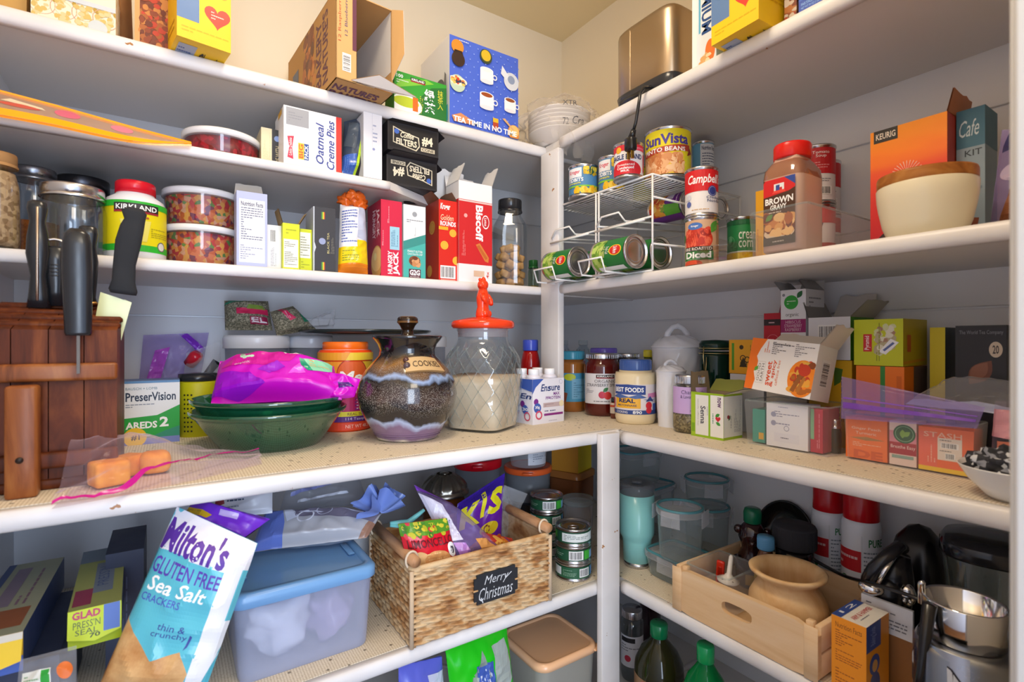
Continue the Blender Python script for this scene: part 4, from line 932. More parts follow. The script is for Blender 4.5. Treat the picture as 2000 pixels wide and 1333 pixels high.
HB = '#1f2126:p'
std = lambda w: [(0, w * .8, 0), (.02, w * .95, 0), (.1, w * .78, 0), (.3, w * .92, 0), (.55, w * 1.05, 0), (.75, w * .8, 0), (.9, w * 1.0, 0), (.98, w * .9, 0), (1, w * .6, 0)]
kz = lambda y: ZW + H0 + (H1 - H0) * (y - Y0) / (Y1 - Y0) + .006
q = on_y(76, -.44); b0 = V((q.x, -.44, kz(-.44) - .002)); t0 = onL(73, 392, -.44)
def stl(o, ax, sd, fw, L):
    g = G(); g.box(-.0016, -.0128, .01, .0016, -.0108, L * .93, '#b9a592:m', .0008, 1); g.build('tang', o)
knife('knife', 'black waisted knife handle with a steel spine, leftmost in the wooden block', b0, t0, [(0, .0135, 0), (.12, .0115, 0), (.3, .009, 0), (.5, .0138, 0), (.66, .0125, 0), (.8, .009, 0), (.92, .012, 0), (.98, .0105, 0), (1, .006, 0)], HB, extra=stl, sqz=.8)
q = on_y(110, -.43); b0 = V((q.x, -.43, kz(-.43) - .001)); t0 = onL(108, 482, -.43)
def ringp(o, ax, sd, fw, L):
    g = G(); c = ax * (L * 1.0) + V((.0, -.004, -.006)); g.tube([c + sd * (.0165 * math.cos(a * .3927)) + V((0, -.002, .0165 * math.sin(a * .3927))) for a in range(16)], .0022, '#c9c2bc:m', 8, True); g.build('ring', o)
    g = G(); [g.tube([ax * (L * t) + fw * .0 + sd * (.0114 * math.cos(a * .5236)) + fw * (.0114 * math.sin(a * .5236)) for a in range(12)], .0011, HB, 6, True) for t in (.5, .56, .62, .68)]; g.build('grip_rings', o)
knife('sharpening_steel', 'black ribbed sharpening steel handle with a metal hanging ring', b0, t0, [(0, .011, 0), (.3, .0105, 0), (.45, .0125, 0), (.75, .0125, 0), (.95, .013, 0), (1, .008, 0)], HB, extra=ringp, cat='sharpening steel', sqz=.9)
q = on_y(153, -.556); b0 = onL(153, 656, -.557); t0 = onL(150, 447, -.557)
def thin(g, ax, sd, fw, L): g.box(-.0018, -.0008, -.052, .0018, .0008, 0, '#4a423c:m'); 
knife('knife', 'long black knife hanging in front of the wooden block', b0, t0, [(0, .0135, 0), (.03, .0148, 0), (.3, .0155, 0), (.6, .0168, 0), (.85, .016, 0), (.95, .0135, 0), (1, .007, 0)], HB, thin, sqz=.55)
q = on_y(172, -.42); b0 = V((q.x, -.42, kz(-.42) - .001)); t0 = onL(172, 442, -.42)
def gold(o, ax, sd, fw, L):
    g = G(); g.box(-.0125, -.008, .0, .0125, .008, .006, '#c99a5a:m', .002, 1); g.build('bolster', o)
knife('knife', 'dark knife handle with a brass bolster, half hidden behind the long black knife', b0, t0, std(.0125), HB, extra=gold)
b0 = onL(238, 574, -.462); t0 = onL(262, 407, -.462)
def sleeve(g, ax, sd, fw, L):
    g.add([sd * -.026 + fw * -.0008, sd * .008 + fw * -.0008, sd * .0 - ax * .13 + fw * -.0008, sd * -.0 - ax * .15 + fw * -.0008, sd * -.028 - ax * .10 + fw * -.0008], [(0, 1, 2, 3, 4)], 'tin')
def slv(o, ax, sd, fw, L):
    g = G(); g.add([p + fw * k for k in (-.004, .004) for p in (sd * -.026 - ax * .002, sd * .014 - ax * .012, sd * .001 - ax * .135, sd * -.030 - ax * .115)], [(0, 1, 2, 3), (7, 6, 5, 4), (0, 4, 5, 1), (1, 5, 6, 2), (2, 6, 7, 3), (3, 7, 4, 0)], '#dfe6ac:p')
    for i in range(3): g.blob(sd * -.010 - ax * (.016 + i * .012) + fw * .004, .0035, '#e6edbc:p', 2)
    g.add([sd * .004 - ax * .008 + fw * .0045, sd * .0135 - ax * .0115 + fw * .0045, sd * .0005 - ax * .13 + fw * .0045, sd * -.008 - ax * .125 + fw * .0045], [(0, 1, 2, 3)], '#cdbf7a:p'); g.build('blade_guard', o)
knife('chef_knife', 'large black-handled knife in a pale green blade guard beside the block', b0, t0, [(0, .0165, .002), (.04, .0185, .001), (.14, .015, .0), (.34, .0145, -.002), (.6, .0168, -.001), (.78, .0155, .001), (.86, .0135, .003), (.95, .0165, .001), (1, .0105, .002)], '#23262c:d', extra=slv, sqz=.6)
c = onL(6, 604, -.33); c.z = ZW; g = G(); g.lathe([(0, 0), (.026, 0), (.028, .004), (.028, .20), (.022, .225), (0, .232)], 'dots', 28); g.build('pepper_mill', label='dark speckled shaker peeking out at the far left behind the knife block', cat='shaker', loc=(-1.440, -.33, ZW))

cartonL('vitamin_carton', 'white and green eye vitamin carton beside the knife block', 'carton', 238, 351, 744, ZW, .235, .075, {'F': '#f0f2f6', '*': '#7a93c4'},
        {'F': [('r', 0, 0, 1, .1, '#7b87c9'), ('p', [(0, .1), (1, .1), (1, .2), (.5, .13)], '#1f7a5e'), ('p', [(0, .16), (.6, .13), (1, .2), (1, .6), (.6, .45), (0, .42)], '#22a73c'), ('p', [(.45, .1), (1, .1), (1, .26), (.75, .2)], '#2c8f72'), ('t', .06, .68, .93, .82, 'PreserVision', '#24344e', 0, .02), ('t', .06, .86, .6, .9, 'BAUSCH + LOMB', '#6f8a9a', 0, 0), ('ln', .06, .58, .55, .65, 2, '#8a94a8'), ('t', .06, .25, .6, .36, 'AREDS', W_, 0, .035), ('t', .64, .26, .8, .42, '2', W_, 0, .035), ('o', .22, .12, .0185, '#f0c21c'), ('t', .15, .07, .3, .16, '#1', '#4a3a10', 0, .03), ('r', 0, .965, 1, 1, '#5f8fc0')]})
sp = Spot(352, 422, ZW, L=.165); o = thing('canister', 'yellow canister with black dot pattern behind the green bowls', 'canister', sp.loc, sp.yaw); R = sp.r
g = G(); g.lathe([(R, 0), (R, .112), (R * .96, .116), (0, .116)], '#d6cf12', 40); f = wrap(R, .0, .112, -100, 100); g.deco(f, [('r', .30 + .05 * (i % 3), .1 + .085 * (i // 3), .325 + .05 * (i % 3), .13 + .085 * (i // 3), '#2b2a12') for i in range(27)]); g.build('canister_body', o)
g = G(); g.lathe([(R * .9, .116), (R * .95, .12), (R * .95, .132), (0, .134)], '#2b2d33:p', 40); g.build('lid', o)
# zip bags with utensils behind
bag('zip_bag', 'purple tinted zip bag standing against the wall behind the vitamin carton', 'zip bag', [onL(266, 800, -.036), onL(380, 800, -.036), onL(408, 650, -.026), onL(280, 655, -.026)], 'purplefilm', .013, [('p', [(.1, .3), (.32, .3), (.42, .82), (.2, .78)], '#b455c8:p'), ('p', [(.52, 1), (.66, 1), (.98, .78), (.9, .72)], '#7a2fc0:p'), ('p', [(.60, .95), (.63, .95), (.95, .74), (.93, .72)], '#9a5ae0:p')], wr=.008, seed=7.)
bag('zip_bag', 'clear zip bag with a red cap and dark utensils beside the purple tinted bag', 'zip bag', [onL(350, 800, -.075), onL(432, 800, -.075), onL(430, 668, -.055), onL(364, 690, -.06)], 'milky', .016, wr=.007, seed=8.)
g = G(); c = onL(378, 702, -.066); g.lathe([(.0, -.016), (.013, -.016), (.0145, .01), (.011, .018), (0, .018)], '#cf2236:p', 24); g.build('bottle_cap', label='red cap inside the clear zip bag', cat='cap', loc=c, rot=(.5, .6, 0))
g = G(); p0, p1 = onL(366, 770, -.075), onL(424, 706, -.066); g.tube([p0 - p0, (p1 - p0) * .5 + V((0, .006, -.006)), p1 - p0], [.009, .007, .010], '#1c1d24:p', 12); g.blob(V((.004, .002, -.004)), .024, '#22232b:p', 3, 0, 1, (1, .6, 1)); g.build('ladle', label='black ladle handle inside the clear zip bag', cat='ladle', origin=None, loc=p0)


def bigtub(label, px0, px1, L_, pyl, zl=None):
    sp = Spot(px0, px1, ZW, L=L_); R = sp.r; h = sp.h(pyl) if zl is None else zl; o = thing('storage_tub', label, 'tub', sp.loc, sp.yaw, 'white-lidded tubs against the wall')
    g = G(); g.lathe([(R * .86, 0), (R * .9, .004), (R * .93, h * .84), (R * .97, h * .9)], '#dde2ec:f', 44); g.build('tub_body', o)
    g = G(); g.lathe([(R * .99, h * .855), (R, h * .86), (R, h - .008), (R * .97, h - .001), (R * .9, h - .003), (0, h - .003)], '#f2f4fa:p', 44); g.build('lid', o); return sp, h


t1, h1 = bigtub('white-lidded plastic tub under the grey herb bags', 443, 561, .10, 655)
t2, h2 = bigtub('white-lidded plastic tub behind the orange fibre canister', 566, 648, .085, 655, h1)
t3, h3 = bigtub('white-lidded plastic tub behind the cookie jar', 792, 872, .085, 655, h1)
tp = onL(716, 650, -.172); tp.z = ZW + h1 + .0005; o = thing('serving_tray', 'thin dark round tray lying across the white-lidded tubs', 'tray', tp)
g = G(); g.lathe([(.10, 0), (.158, .004), (.164, .010), (.162, .0125), (.153, .008), (.10, .005), (0, .005)], '#2c3334:g', 64); g.build('tray_plate', o)
HB_ = [('p', [(.0, .8), (.55, .86), (.5, 1), (.1, 1)], '#1f8a66:p'), ('r', .28, .42, .95, .62, '#d8265a'), ('p', [(.5, .6), (.9, .58), (.85, .72), (.55, .74)], '#7d9a3a'), ('r', .55, .12, .92, .34, '#9c1f4a'), ('t', .58, .15, .9, .31, 'EL', '#e8dde2', 0, .04)]
z1 = ZW + h1 + .001
p = t1.loc
bag('herb_bag', 'clear bag of grey-green dried herbs with a red label, on the left white-lidded tub', 'bag', [V((p.x - .068, p.y - .01, z1 + .010)), V((p.x + .03, p.y - .03, z1 + .010)), V((p.x + .025, p.y + .005, z1 + .082)), V((p.x - .068, p.y + .015, z1 + .080))], 'herb', .026, HB_, wr=.004, seed=9.)
bag('herb_bag', 'tilted bag of grey-green dried herbs sliding off the right side of the white tub', 'bag', [V((p.x + .035, p.y - .055, z1 - .004)), V((p.x + .125, p.y - .05, z1 + .014)), V((p.x + .075, p.y - .03, z1 + .07)), V((p.x + .022, p.y - .045, z1 + .054))], 'herb', .022, [('p', [(.3, .98), (.48, .98), (.66, .5), (.46, .45)], '#d8265a'), ('p', [(.8, .3), (1, .3), (.9, .7)], '#1f8a66:p'), ('ln', .38, .55, .54, .92, 3, '#f2b8c8', True)], wr=.004, seed=11.)
bag('plastic_bag', 'crumpled empty clear bag lying on the round tray', 'plastic bag', [onL(590, 640, -.16), onL(650, 640, -.13), onL(655, 604, -.12), onL(610, 622, -.15)], 'milky', .012, wr=.01, seed=12.)
# fibre canister
sp = Spot(624, 726, ZW, L=.262); R = sp.r; h = sp.h(668); o = thing('fibre_canister', 'orange and yellow fibre powder canister behind the magenta bag', 'canister', sp.loc, sp.yaw)
g = G(); g.lathe([(R * .93, 0), (R * .98, .004), (R * .98, h * .76), (R, h * .80), (R, h * .88), (R * .93, h * .905), (R * .82, h * .91)], '#f0501c:p', 48)
f = wrap(R * .985, .004, h * .78, -95, 95, 24); g.deco(f, [('r', 0, .0, 1, .11, '#ef4a2a'), ('r', 0, .12, 1, .2, '#5d2a84'), ('r', 0, .2, 1, .27, '#e6d832'), ('r', 0, .27, 1, .62, '#b3155e'), ('r', 0, .62, 1, 1, '#f2992a'), ('p', [(.4, .62), (1, .62), (1, 1), (.5, 1)], '#f0c832'), ('o', .58, .82, .033, '#e8662a'), ('ring', .58, .82, .033, .0355, '#b5401c'), ('t', .42, .7, .86, .86, 'Meta', W_, 0, .03, .15), ('t', .46, .63, .82, .69, 'MUCIL', W_, 0, .02), ('t', .6, .52, .72, .6, '4-in-1', '#f4d8e4'), ('r', .6, .29, .9, .32, '#7a1f74'), ('r', .6, .34, .9, .37, '#7a1f74'), ('r', .6, .39, .9, .42, '#7a1f74'), ('r', .6, .44, .9, .47, '#7a1f74'), ('ln', .62, .295, .88, .465, 4, '#e6b8d8'), ('t', .52, .215, .8, .255, 'REAL SUGAR', '#7a5a1c', 0, 0), ('t', .5, .135, .82, .185, '114 Teaspoons', '#e0d0ec', 0, 0), ('t', .5, .03, .86, .08, 'NET WT 48.2 OZ', '#ffd8c8', 0, 0)])
f = wrap(R * 1.0, h * .795, h * .88, -95, 95, 24); g.deco(f, [('r', 0, 0, 1, 1, '#f2a42c'), ('p', [(.5, 0), (1, 0), (1, 1), (.55, 1)], '#f4d03a')]); g.build('canister_body', o)
g = G(); g.lathe([(R * .82, h * .905), (R * .84, h * .91), (R * .84, h * .985), (R * .8, h), (0, h)], '#f2731c:p', 48); g.lathe([(R * .845, h * .9), (R * .845, h * .912)], '#f4ece8:p', 48, cap=False); g.build('lid', o)
# green glass bowls
bl = V((-1.035, -.372, ZW)); BR = .140


def bowl(label, z, R, h, c):
    g = G(); g.lathe([(0, .003), (R * .55, .003), (R * .62, .0), (R * .64, .003), (R * .8, h * .45), (R * .93, h * .80), (R * .955, h * .86), (R * .975, h * .86), (R, h * .93), (R, h * .985), (R * .985, h), (R * .965, h * .985), (R * .94, h * .9), (R * .77, h * .47), (R * .6, .008), (0, .008)], 'greenglass', 64)
    return g.build('glass_bowl', label=label, cat='bowl', loc=(c.x, c.y, z))


bowl('green glass bowl holding up the upper bowl, on the shelf liner', ZW, BR, .074, bl); bowl('green glass bowl nested in the lower one and holding the magenta bag', ZW + .022, BR * 1.0, .074, bl + V((.002, 0, 0)))
MG = '#cf0cc4:p'
MP = [('p', [(.05, .62), (.22, .95), (.75, .98), (.62, .62), (.4, .5)], '#d21a9e:p'), ('p', [(0, .1), (.2, .02), (.42, .12), (.3, .36), (.05, .5)], '#9a10cc:p'), ('p', [(.36, .42), (.52, .6), (.58, .45), (.46, .3)], '#a31fd0:p'), ('p', [(.60, .3), (.70, .62), (.74, .34)], '#f25ae6:p'), ('sc', .55, .86, .72, .95, 7, .006, ['#f4ece8']), ('p', [(.72, .72), (.98, .88), (.96, .6), (.8, .44), (.73, .52)], '#8fd8b4:p'), ('p', [(.70, .74), (.74, .72), (.80, .44), (.76, .42), (.71, .54)], '#1f9a78:p'), ('ln', .78, .56, .94, .76, 3, '#e6a86a'), ('p', [(.74, .96), (.98, .96), (.9, .9), (.78, .9)], '#4a1460:p'), ('sc', .22, .72, .32, .82, 7, .005, ['#bfe0c8', '#7fae8c']), ('t', .17, .56, .3, .64, 'organic', '#f0c8ee', 0, .0)]
mc = bl + V((.01, -.01, 0))
C4 = [pt(412, 790, .93), pt(668, 782, .985), pt(652, 716, 1.045), pt(430, 706, 1.02)]
g, b, sf = bag('', '', '', C4, MG, .042, MP, crimp=.05, wr=.006, seed=13., build=False, nu=34, nv=34, fr=16.)
o = thing('snack_bag', 'magenta snack bag lying in the green glass bowls', 'bag', b); g.v = [p - b for p in g.v]; g.build('bag_body', o)
g, b2, sf = bag('', '', '', [pt(640, 784, .985), pt(692, 776, 1.0), pt(704, 742, 1.01), pt(640, 726, 1.01)], MG, .012, [('p', [(.4, .35), (.9, .5), (.7, .65), (.35, .6)], '#4a1478:p')], wr=.009, seed=14., build=False, crimp=.02); g.v = [p - b for p in g.v]; g.build('twisted_neck', o)
# cookie jar
cj = V((-.785, -.4515, ZW)); o = thing('cookie_jar', 'brown glazed stoneware cookie jar with a lettered plaque and knobbed lid', 'cookie jar', cj, -.30)
g = G(); RP = [(.0, .002), (.055, .0), (.064, .003), (.068, .012), (.084, .038), (.098, .066), (.1035, .092), (.099, .118), (.086, .143), (.070, .160), (.059, .172), (.057, .184), (.061, .196), (.069, .206), (.073, .2115), (.071, .214), (.067, .212), (.056, .192), (.054, .176)]
g.lathe(RP, 'glaze', 72)
for i in range(7): g.lathe([(.0662 + .0021 * i, .0075 + .0042 * i), (.0682 + .0021 * i, .0092 + .0042 * i), (.0682 + .0021 * i, .0108 + .0042 * i)], '#7d6384:g', 72, cap=False)
g.build('jar_body', o)
def rf(v): z = .140 + v * .03; return (.0885 - (z - .140) * .84)
pa = .36
PL = Surf(lambda u, v: V((math.sin(pa + (u - .5) * .98) * rf(v), -math.cos(pa + (u - .5) * .98) * rf(v), .139 + v * .026 + .004 * math.sin((u + .1) * 3))), .075, .03, .06, .25)
g = G(); nn = lambda u, v: PL.f(u, v) + PL.n(u, v) * .004; g.grid(nn, 24, 6, '#c9a878'); g.grid(lambda u, v: PL.f(0 if v < .5 else 1, u) + PL.n(.5, .5) * 0 + PL.n(.02 if v < .5 else .98, u) * (.004 * (1 if (v == 0 or v == 1) else 0)), 6, 3, '#a98352') if 0 else None
for (ua, ub, va, vb) in ((0, 1, 0, 0), (0, 1, 1, 1), (0, 0, 0, 1), (1, 1, 0, 1)):
    g.grid(lambda u, v: PL.f(ua + (ub - ua) * u, va + (vb - va) * u) + PL.n(.5, .5) * 0 + PL.n(max(.02, min(.98, ua + (ub - ua) * u)), max(.02, min(.98, va + (vb - va) * u))) * (.0042 * v - .001 * (1 - v)), 24, 1, '#a98352')
g.deco(Surf(nn, .075, .03, .05, None), [('t', .17, .28, .93, .70, 'COOKIES', '#4a3626', 0, .01)])
g.blob(PL.f(.03, .45) + PL.n(.04, .5) * .004, .007, '#5a4a4e:g', 2); g.blob(PL.f(.0, .9) + PL.n(.04, .5) * .003, .006, '#5a3a36:g', 2, .3); g.build('name_plaque', o)
g = G(); g.lathe([(.0555, .194), (.054, .2), (.04, .206), (.02, .212), (.013, .216), (.012, .226), (.0155, .234), (.021, .241), (.0215, .249), (.019, .2525), (.010, .2535), (0, .2535)], '#2a1a10:g', 48); g.lathe([(.0217, .2405), (.0221, .2425), (.0217, .2445)], '#6d4a26:g', 48, cap=False); g.lathe([(.019, .2528), (.014, .2542), (0, .2545)], '#7a5630:g', 40); g.build('lid', o)
# diamond jar
dj = V((-.593, -.437, ZW)); yw = .52; o = thing('glass_jar', 'clear diamond-cut glass jar of flour with an orange figure lid', 'jar', dj, yw); DR_ = .0835
def djr(z):
    t = [(0, .066), (.006, .074), (.03, .0775), (.09, .0835), (.14, .0865), (.165, .084), (.185, .074), (.198, .064), (.206, .0605), (.224, .0605), (.228, .064), (.232, .063)]
    for (a, r0), (b_, r1) in zip(t, t[1:]):
        if z <= b_: return r0 + (r1 - r0) * (z - a) / (b_ - a)
    return t[-1][1]
def djp(th, z, off=0.):
    sq = 2 + 2.6 * (1 - smooth01((z - .10) / .09)); ca, sa = math.cos(th), math.sin(th); q = (abs(ca) ** sq + abs(sa) ** sq) ** (-1 / sq); r = (djr(z) - .002) * q * (.94 if sq > 3 else 1 - .06 * (sq - 2) / 1.0 if sq < 3 else .94) + off; return V((r * ca, r * sa, z))
g = G(); NU, NV, ND = 144, 100, 16
def facet(u, v):
    z = v * .232; th = u * 2 * math.pi; a = (u * ND + z / .046) % 1; b_ = (u * ND - z / .046) % 1; d = min(min(a, 1 - a), min(b_, 1 - b_)); k = smooth01((z - .012) / .01) * smooth01((.188 - z) / .012)
    return djp(th, z, k * .0022 * (1 - min(1, d / .16)))
g.grid(facet, NU, NV, '#f0f3f4:c', True, True); g.lathe([(.062, .001), (0, .001)], '#f0f3f4:c'); g.build('glass_body', o)
g = G()
for s_ in (1, -1):
    for i in range(ND):
        pts = [djp(2 * math.pi * (i / ND) + s_ * 2 * math.pi * (z_ / .046) / ND, z_, .0008) for z_ in [.012 + .178 * j / 24 for j in range(25)]]; g.tube(pts, .00075, 'lockglass', 5, cap=False)
g.build('diamond_ridges', o)
g = G(); g.grid(lambda u, v: djp(u * 2 * math.pi, .006 + v * (.112 + .006 * math.sin(u * 9)), -.0032), 72, 12, 'flour', True, True); n0 = len(g.v) - 72; g.v.append(V((0, 0, .126))); i = g.mi('flour')
for k in range(72): g.f.append([n0 + k, n0 + (k + 1) % 72, len(g.v) - 1]); g.m.append(i); g.s.append(True)
g.build('flour_filling', o)
OR = '#f2431c:g'; lid = thing('tmp', None, None) if 0 else None
g = G(); g.lathe([(.058, .231), (.058, .232), (.070, .232), (.0735, .236), (.0735, .244), (.070, .249), (.055, .252), (.040, .2555), (.024, .258), (.0, .26)], OR, 64); L = g.build('lid', o); k = G(); k.lathe([(.0575, .212), (.0585, .214), (.0585, .231)], '#dcdce2:t', 48, cap=False); k.build('gasket', L)
g = G()
def lathe_at(prof, cx, cy, sx=1, sy=1): g.lathe(prof, OR, 28, sx, sy, 2, (cx, cy))
lathe_at([(.017, .256), (.0195, .262), (.018, .272), (.0150, .282), (.0165, .292), (.0175, .302), (.0155, .312), (.012, .320), (.0105, .326)], 0, 0, 1, .85)
g.blob((-.002, -.001, .333), .0135, OR, 3, 0, 1, (1, .95, .95)); g.blob((-.011, -.004, .330), .007, OR, 2, 0, 1, (1.5, .8, .75)); g.blob((.0055, .0, .345), .0045, OR, 2); g.blob((-.003, .006, .346), .0042, OR, 2); g.blob((.001, -.001, .343), .006, OR, 2, .2, 1, (1, 1, 1.6))
g.tube([(-.013, -.006, .311), (-.018, -.012, .300), (-.012, -.0165, .291)], [.0055, .0055, .0048], OR, 10); g.tube([(.014, -.004, .311), (.0185, -.010, .298), (.013, -.015, .288)], [.0055, .006, .005], OR, 10); g.blob((-.009, -.009, .266), .0085, OR, 2, 0, 1, (.9, 1.1, 1.1)); g.blob((.010, -.008, .266), .0085, OR, 2, 0, 1, (.9, 1.1, 1.1))
g.build('bear_knob', L)
# protein shakes
pk = V((-.427, -.421, ZW)); o = thing('shake_pack', 'white wrapped pack of four protein shakes beside the diamond-cut jar', 'bottle pack', pk, .10); w, d, h = .106, .092, .112
g = carton_geo(w, d, h * .98, '#eceaf4', {'F': [('p', [(0, 1), (.34, 1), (.1, .82), (0, .66)], '#3f5fb4'), ('t', .26, .72, .84, .88, 'Ensure', '#2a3f7a', 0, .02, .2), ('t', .62, .62, .82, .69, 'MAX', '#7a2a8c', 0, .03), ('t', .42, .53, .84, .6, 'PROTEIN', '#7a2a8c', 0, .02), ('o', .12, .5, .0075, '#7a2a8c'), ('o', .16, .36, .012, '#3f5fb4'), ('t', .09, .33, .23, .41, '30g', W_, 0, .02), ('ring', .2, .2, .007, .011, '#d8506c'), ('r', .34, .36, .96, .46, '#c8b2b4'), ('ln', .38, .38, .62, .44, 2, '#8a6a70'), ('o', .88, .42, .008, '#f0e2b8'), ('ln', .38, .25, .9, .31, 1, '#5a5f86'), ('r', .36, .17, .94, .22, '#8c2a84'), ('ln', .5, .04, .94, .07, 1, '#a9a8bc'), ('ring', .88, .92, .005, .0058, '#b0b4cc')],
                                       'L': [('p', [(0, 1), (1, 1), (1, .72), (.5, .8), (0, .78)], '#3f5fb4'), ('t', .5, .56, .98, .68, 'En', '#2a3f7a', 0, .02, .2), ('o', .62, .44, .008, '#7a2a8c'), ('o', .72, .32, .011, '#3f5fb4'), ('t', .62, .29, .84, .36, '30', W_), ('ring', .8, .17, .008, .011, '#d8506c')]})
for p_ in g.v: p_.x += .004 * math.sin(p_.z * 28) * (1 if p_.x > 0 else -.4)
g.build('shrink_wrap', o)
for i, (x, y) in enumerate(((-.030, -.024), (.026, -.022), (-.030, .022), (.026, .024))):
    g = G(); g.lathe([(.020, h * .98), (.0165, h * .98 + .006), (.0125, h * .98 + .010)], '#e4e2ee:p', 24, c=(x, y)); g.lathe([(.0125, h * .98 + .009), (.0135, h * .98 + .010), (.0135, h * .98 + .022), (.0125, h * .98 + .0235), (0, h * .98 + .0235)], '#f6f6fa:p', 24, c=(x, y)); g.build('bottle_top', o)
sp = Spot(1017, 1055, ZW, L=.285); R = sp.r; h = sp.h(664); o = thing('sauce_bottle', 'red sauce bottle with a blue cap behind the protein shakes', 'bottle', sp.loc, sp.yaw)
g = G(); g.lathe([(R * .9, 0), (R, .004), (R, h * .62), (R * .97, h * .70), (R * .82, h * .80), (R * .72, h * .85)], '#9c1414:g', 36)
[g.lathe([(R * 1.0, h * .6 - i * .006), (R * 1.025, h * .6 - i * .006 - .002), (R, h * .6 - i * .006 - .004)], '#a81818:g', 36, cap=False) for i in range(4)]; g.build('bottle_body', o)
g = G(); g.lathe([(R * .78, h * .85), (R * .8, h * .86), (R * .8, h * .985), (R * .74, h), (0, h)], '#3f52c0:p', 36); g.build('cap', o)
# zip bag with cake pieces at the shelf edge
CB = [on_z(100, 997, ZW), on_z(300, 962, ZW), on_z(512, 908, ZW)]; BB = [V((-1.245, -.515, ZW)), V((-1.13, -.49, ZW)), V((-.985, -.55, ZW))]
BB = [V((-1.312, -.562, ZW)), on_z(300, 905, ZW), on_z(505, 893, ZW)]
def lay(u, v, up=0.):
    a = (CB[0] * (1 - u) ** 2 + CB[1] * 2 * u * (1 - u) + CB[2] * u * u); c_ = (BB[0] * (1 - u) ** 2 + BB[1] * 2 * u * (1 - u) + BB[2] * u * u); p = a * (1 - v) + c_ * v
    b = math.exp(-((u - .36) / .24) ** 2) * math.exp(-((v - .55) / .42) ** 2) * .040 + .056 * smooth01((v - .3) / .7) * (1 - u) ** 1.5 + .008
    p.z = ZW + .004 + b * smooth01(v / .12) + .007 * noise.noise(V((u * 7, v * 5, 3))) + .004 * abs(noise.noise(V((u * 11, v * 7, 9)))) + up; return p
zb = lay(.3, .2); o = thing('zip_bag', 'clear zip bag of orange cake pieces with a pink zipper at the shelf edge', 'zip bag', (zb.x, zb.y, ZW))
g = G(); g.grid(lambda u, v: lay(u, v) - o.location, 48, 26, 'pinkfilm'); g.grid(lambda u, v: V((lay(u, v).x, lay(u, v).y, ZW + .0012)) - o.location, 10, 6, 'pinkfilm'); g.build('bag_film', o)
g = G(); g.grid(lambda u, v: lay(u, .02 + .86 * max(0, (u - .30) / .70) ** 1.25 + (v - .5) * .038, .0022) - o.location, 48, 2, '#c41488:p'); g.build('pink_zipper', o)
for i, (px, py, s, yw, lb) in enumerate(((213, 950, .017, .4, 'orange cake piece at the left in the pink-zippered bag'), (252, 930, .015, .9, 'orange cake piece in the middle of the pink-zippered bag'), (303, 926, .0165, .1, 'rounded orange cake piece at the right in the pink-zippered bag'))):
    c_ = on_z(px, py, ZW); g = G(); g.box(-s * 1.2, -s * 1.1, 0, s * 1.2, s * 1.1, s * 2.0, 'cake', .005 if i < 2 else .011, 3); g.build('cake_piece', label=lb, cat='cake', loc=(c_.x, c_.y, ZW + .002), yaw=yw)
# ------------------------------------------------------------------ third shelf, right: wire can rack and cans
XA, XB, YA, YM, YB = -.347, -.03, -.3945, -.560, -.729; HT = .208; rk = V((-.19, -.56, Z3)); o = thing('can_rack', 'white wire can rack holding rolling cans on the right shelf', 'can rack', rk)
WH = '#f2f2f2:p'
def wire(g, pts, r=.0024): g.tube([V(p) - rk for p in pts], r, WH, 6)
def frame(name, fs):
    g = G(); [wire(g, *f) if isinstance(f, tuple) else wire(g, f) for f in fs]; g.build(name, o)
z0, z1 = Z3 + .003, Z3 + HT
frame('top_rack', [[(XA, YA, z1), (XA, YB, z1)], [(XB, YA, z1), (XB, YB, z1)], [(XA, YA, z1), (XB, YA, z1)], [(XA, YB, z1), (XB, YB, z1)], [(XA, YM, z1), (XB, YM, z1)]] + [([(XA + .012 + i * .0127, YA, z1 - .003), (XA + .012 + i * .0127, YB, z1 - .003)], .0013) for i in range(24)])
for y in (YA, YM + .005, YM - .005, YB):
    frame('upright', [[(XA, y, z1), (XA, y, z0)]]); frame('upright', [[(XB, y, z1), (XB, y, z0)]])
for ya, yb in ((YA, YM + .005), (YM - .005, YB)):
    zt = Z3 + .118
    frame('upper_track', [[(XA - .018, ya - .012, zt + .004), (XA - .02, ya - .03, zt + .022), (XA - .02, ya - .085, zt + .022), (XA - .004, ya - .088, zt + .004), (XB, ya - .088, zt + .03)],
                          [(XA - .018, ya - .012, zt + .004), (XB, ya - .012, zt + .03)], [(XA - .018, ya - .006, zt - .008), (XA - .018, yb + .006, zt - .008)], [(XA, ya, zt), (XA, yb, zt)], [(XB, ya, zt + .026), (XB, yb, zt + .026)]])
    frame('lower_track', [[(XB, ya - .02, z0 + .02), (XA, ya - .02, z0), (XA - .072, ya - .02, z0 + .0), (XA - .082, ya - .02, z0 + .030), (XA - .082, ya - .095, z0 + .030), (XA - .072, ya - .095, z0), (XA, ya - .095, z0), (XB, ya - .095, z0 + .02)], [(XA, ya, z0), (XA, yb, z0)], [(XA - .04, ya - .02, z0), (XA - .04, ya - .095, z0)], [(XB, ya, z0 + .02), (XB, yb, z0 + .02)]])
frame('side_rail', [[(XA, YA, Z3 + .118), (XB, YA, Z3 + .14)], [(XA, YB, Z3 + .16), (XB, YB, Z3 + .16)], [(XA, YB, Z3 + .06), (XB, YB, Z3 + .07)]])


def lying(name, label, c, r, h, col, prints, roll=0., group=None):
    """a can on its side, its axis along the shelf, one end toward the doorway"""
    R = Matrix.Rotation(math.pi / 2, 4, 'X') @ Matrix.Rotation(roll, 4, 'Z')
    return can(name, label, None, h, col, prints, rot=R.to_euler(), r=r, loc=V(c) + V((0, h / 2, 0)), yaw=0, group=group)


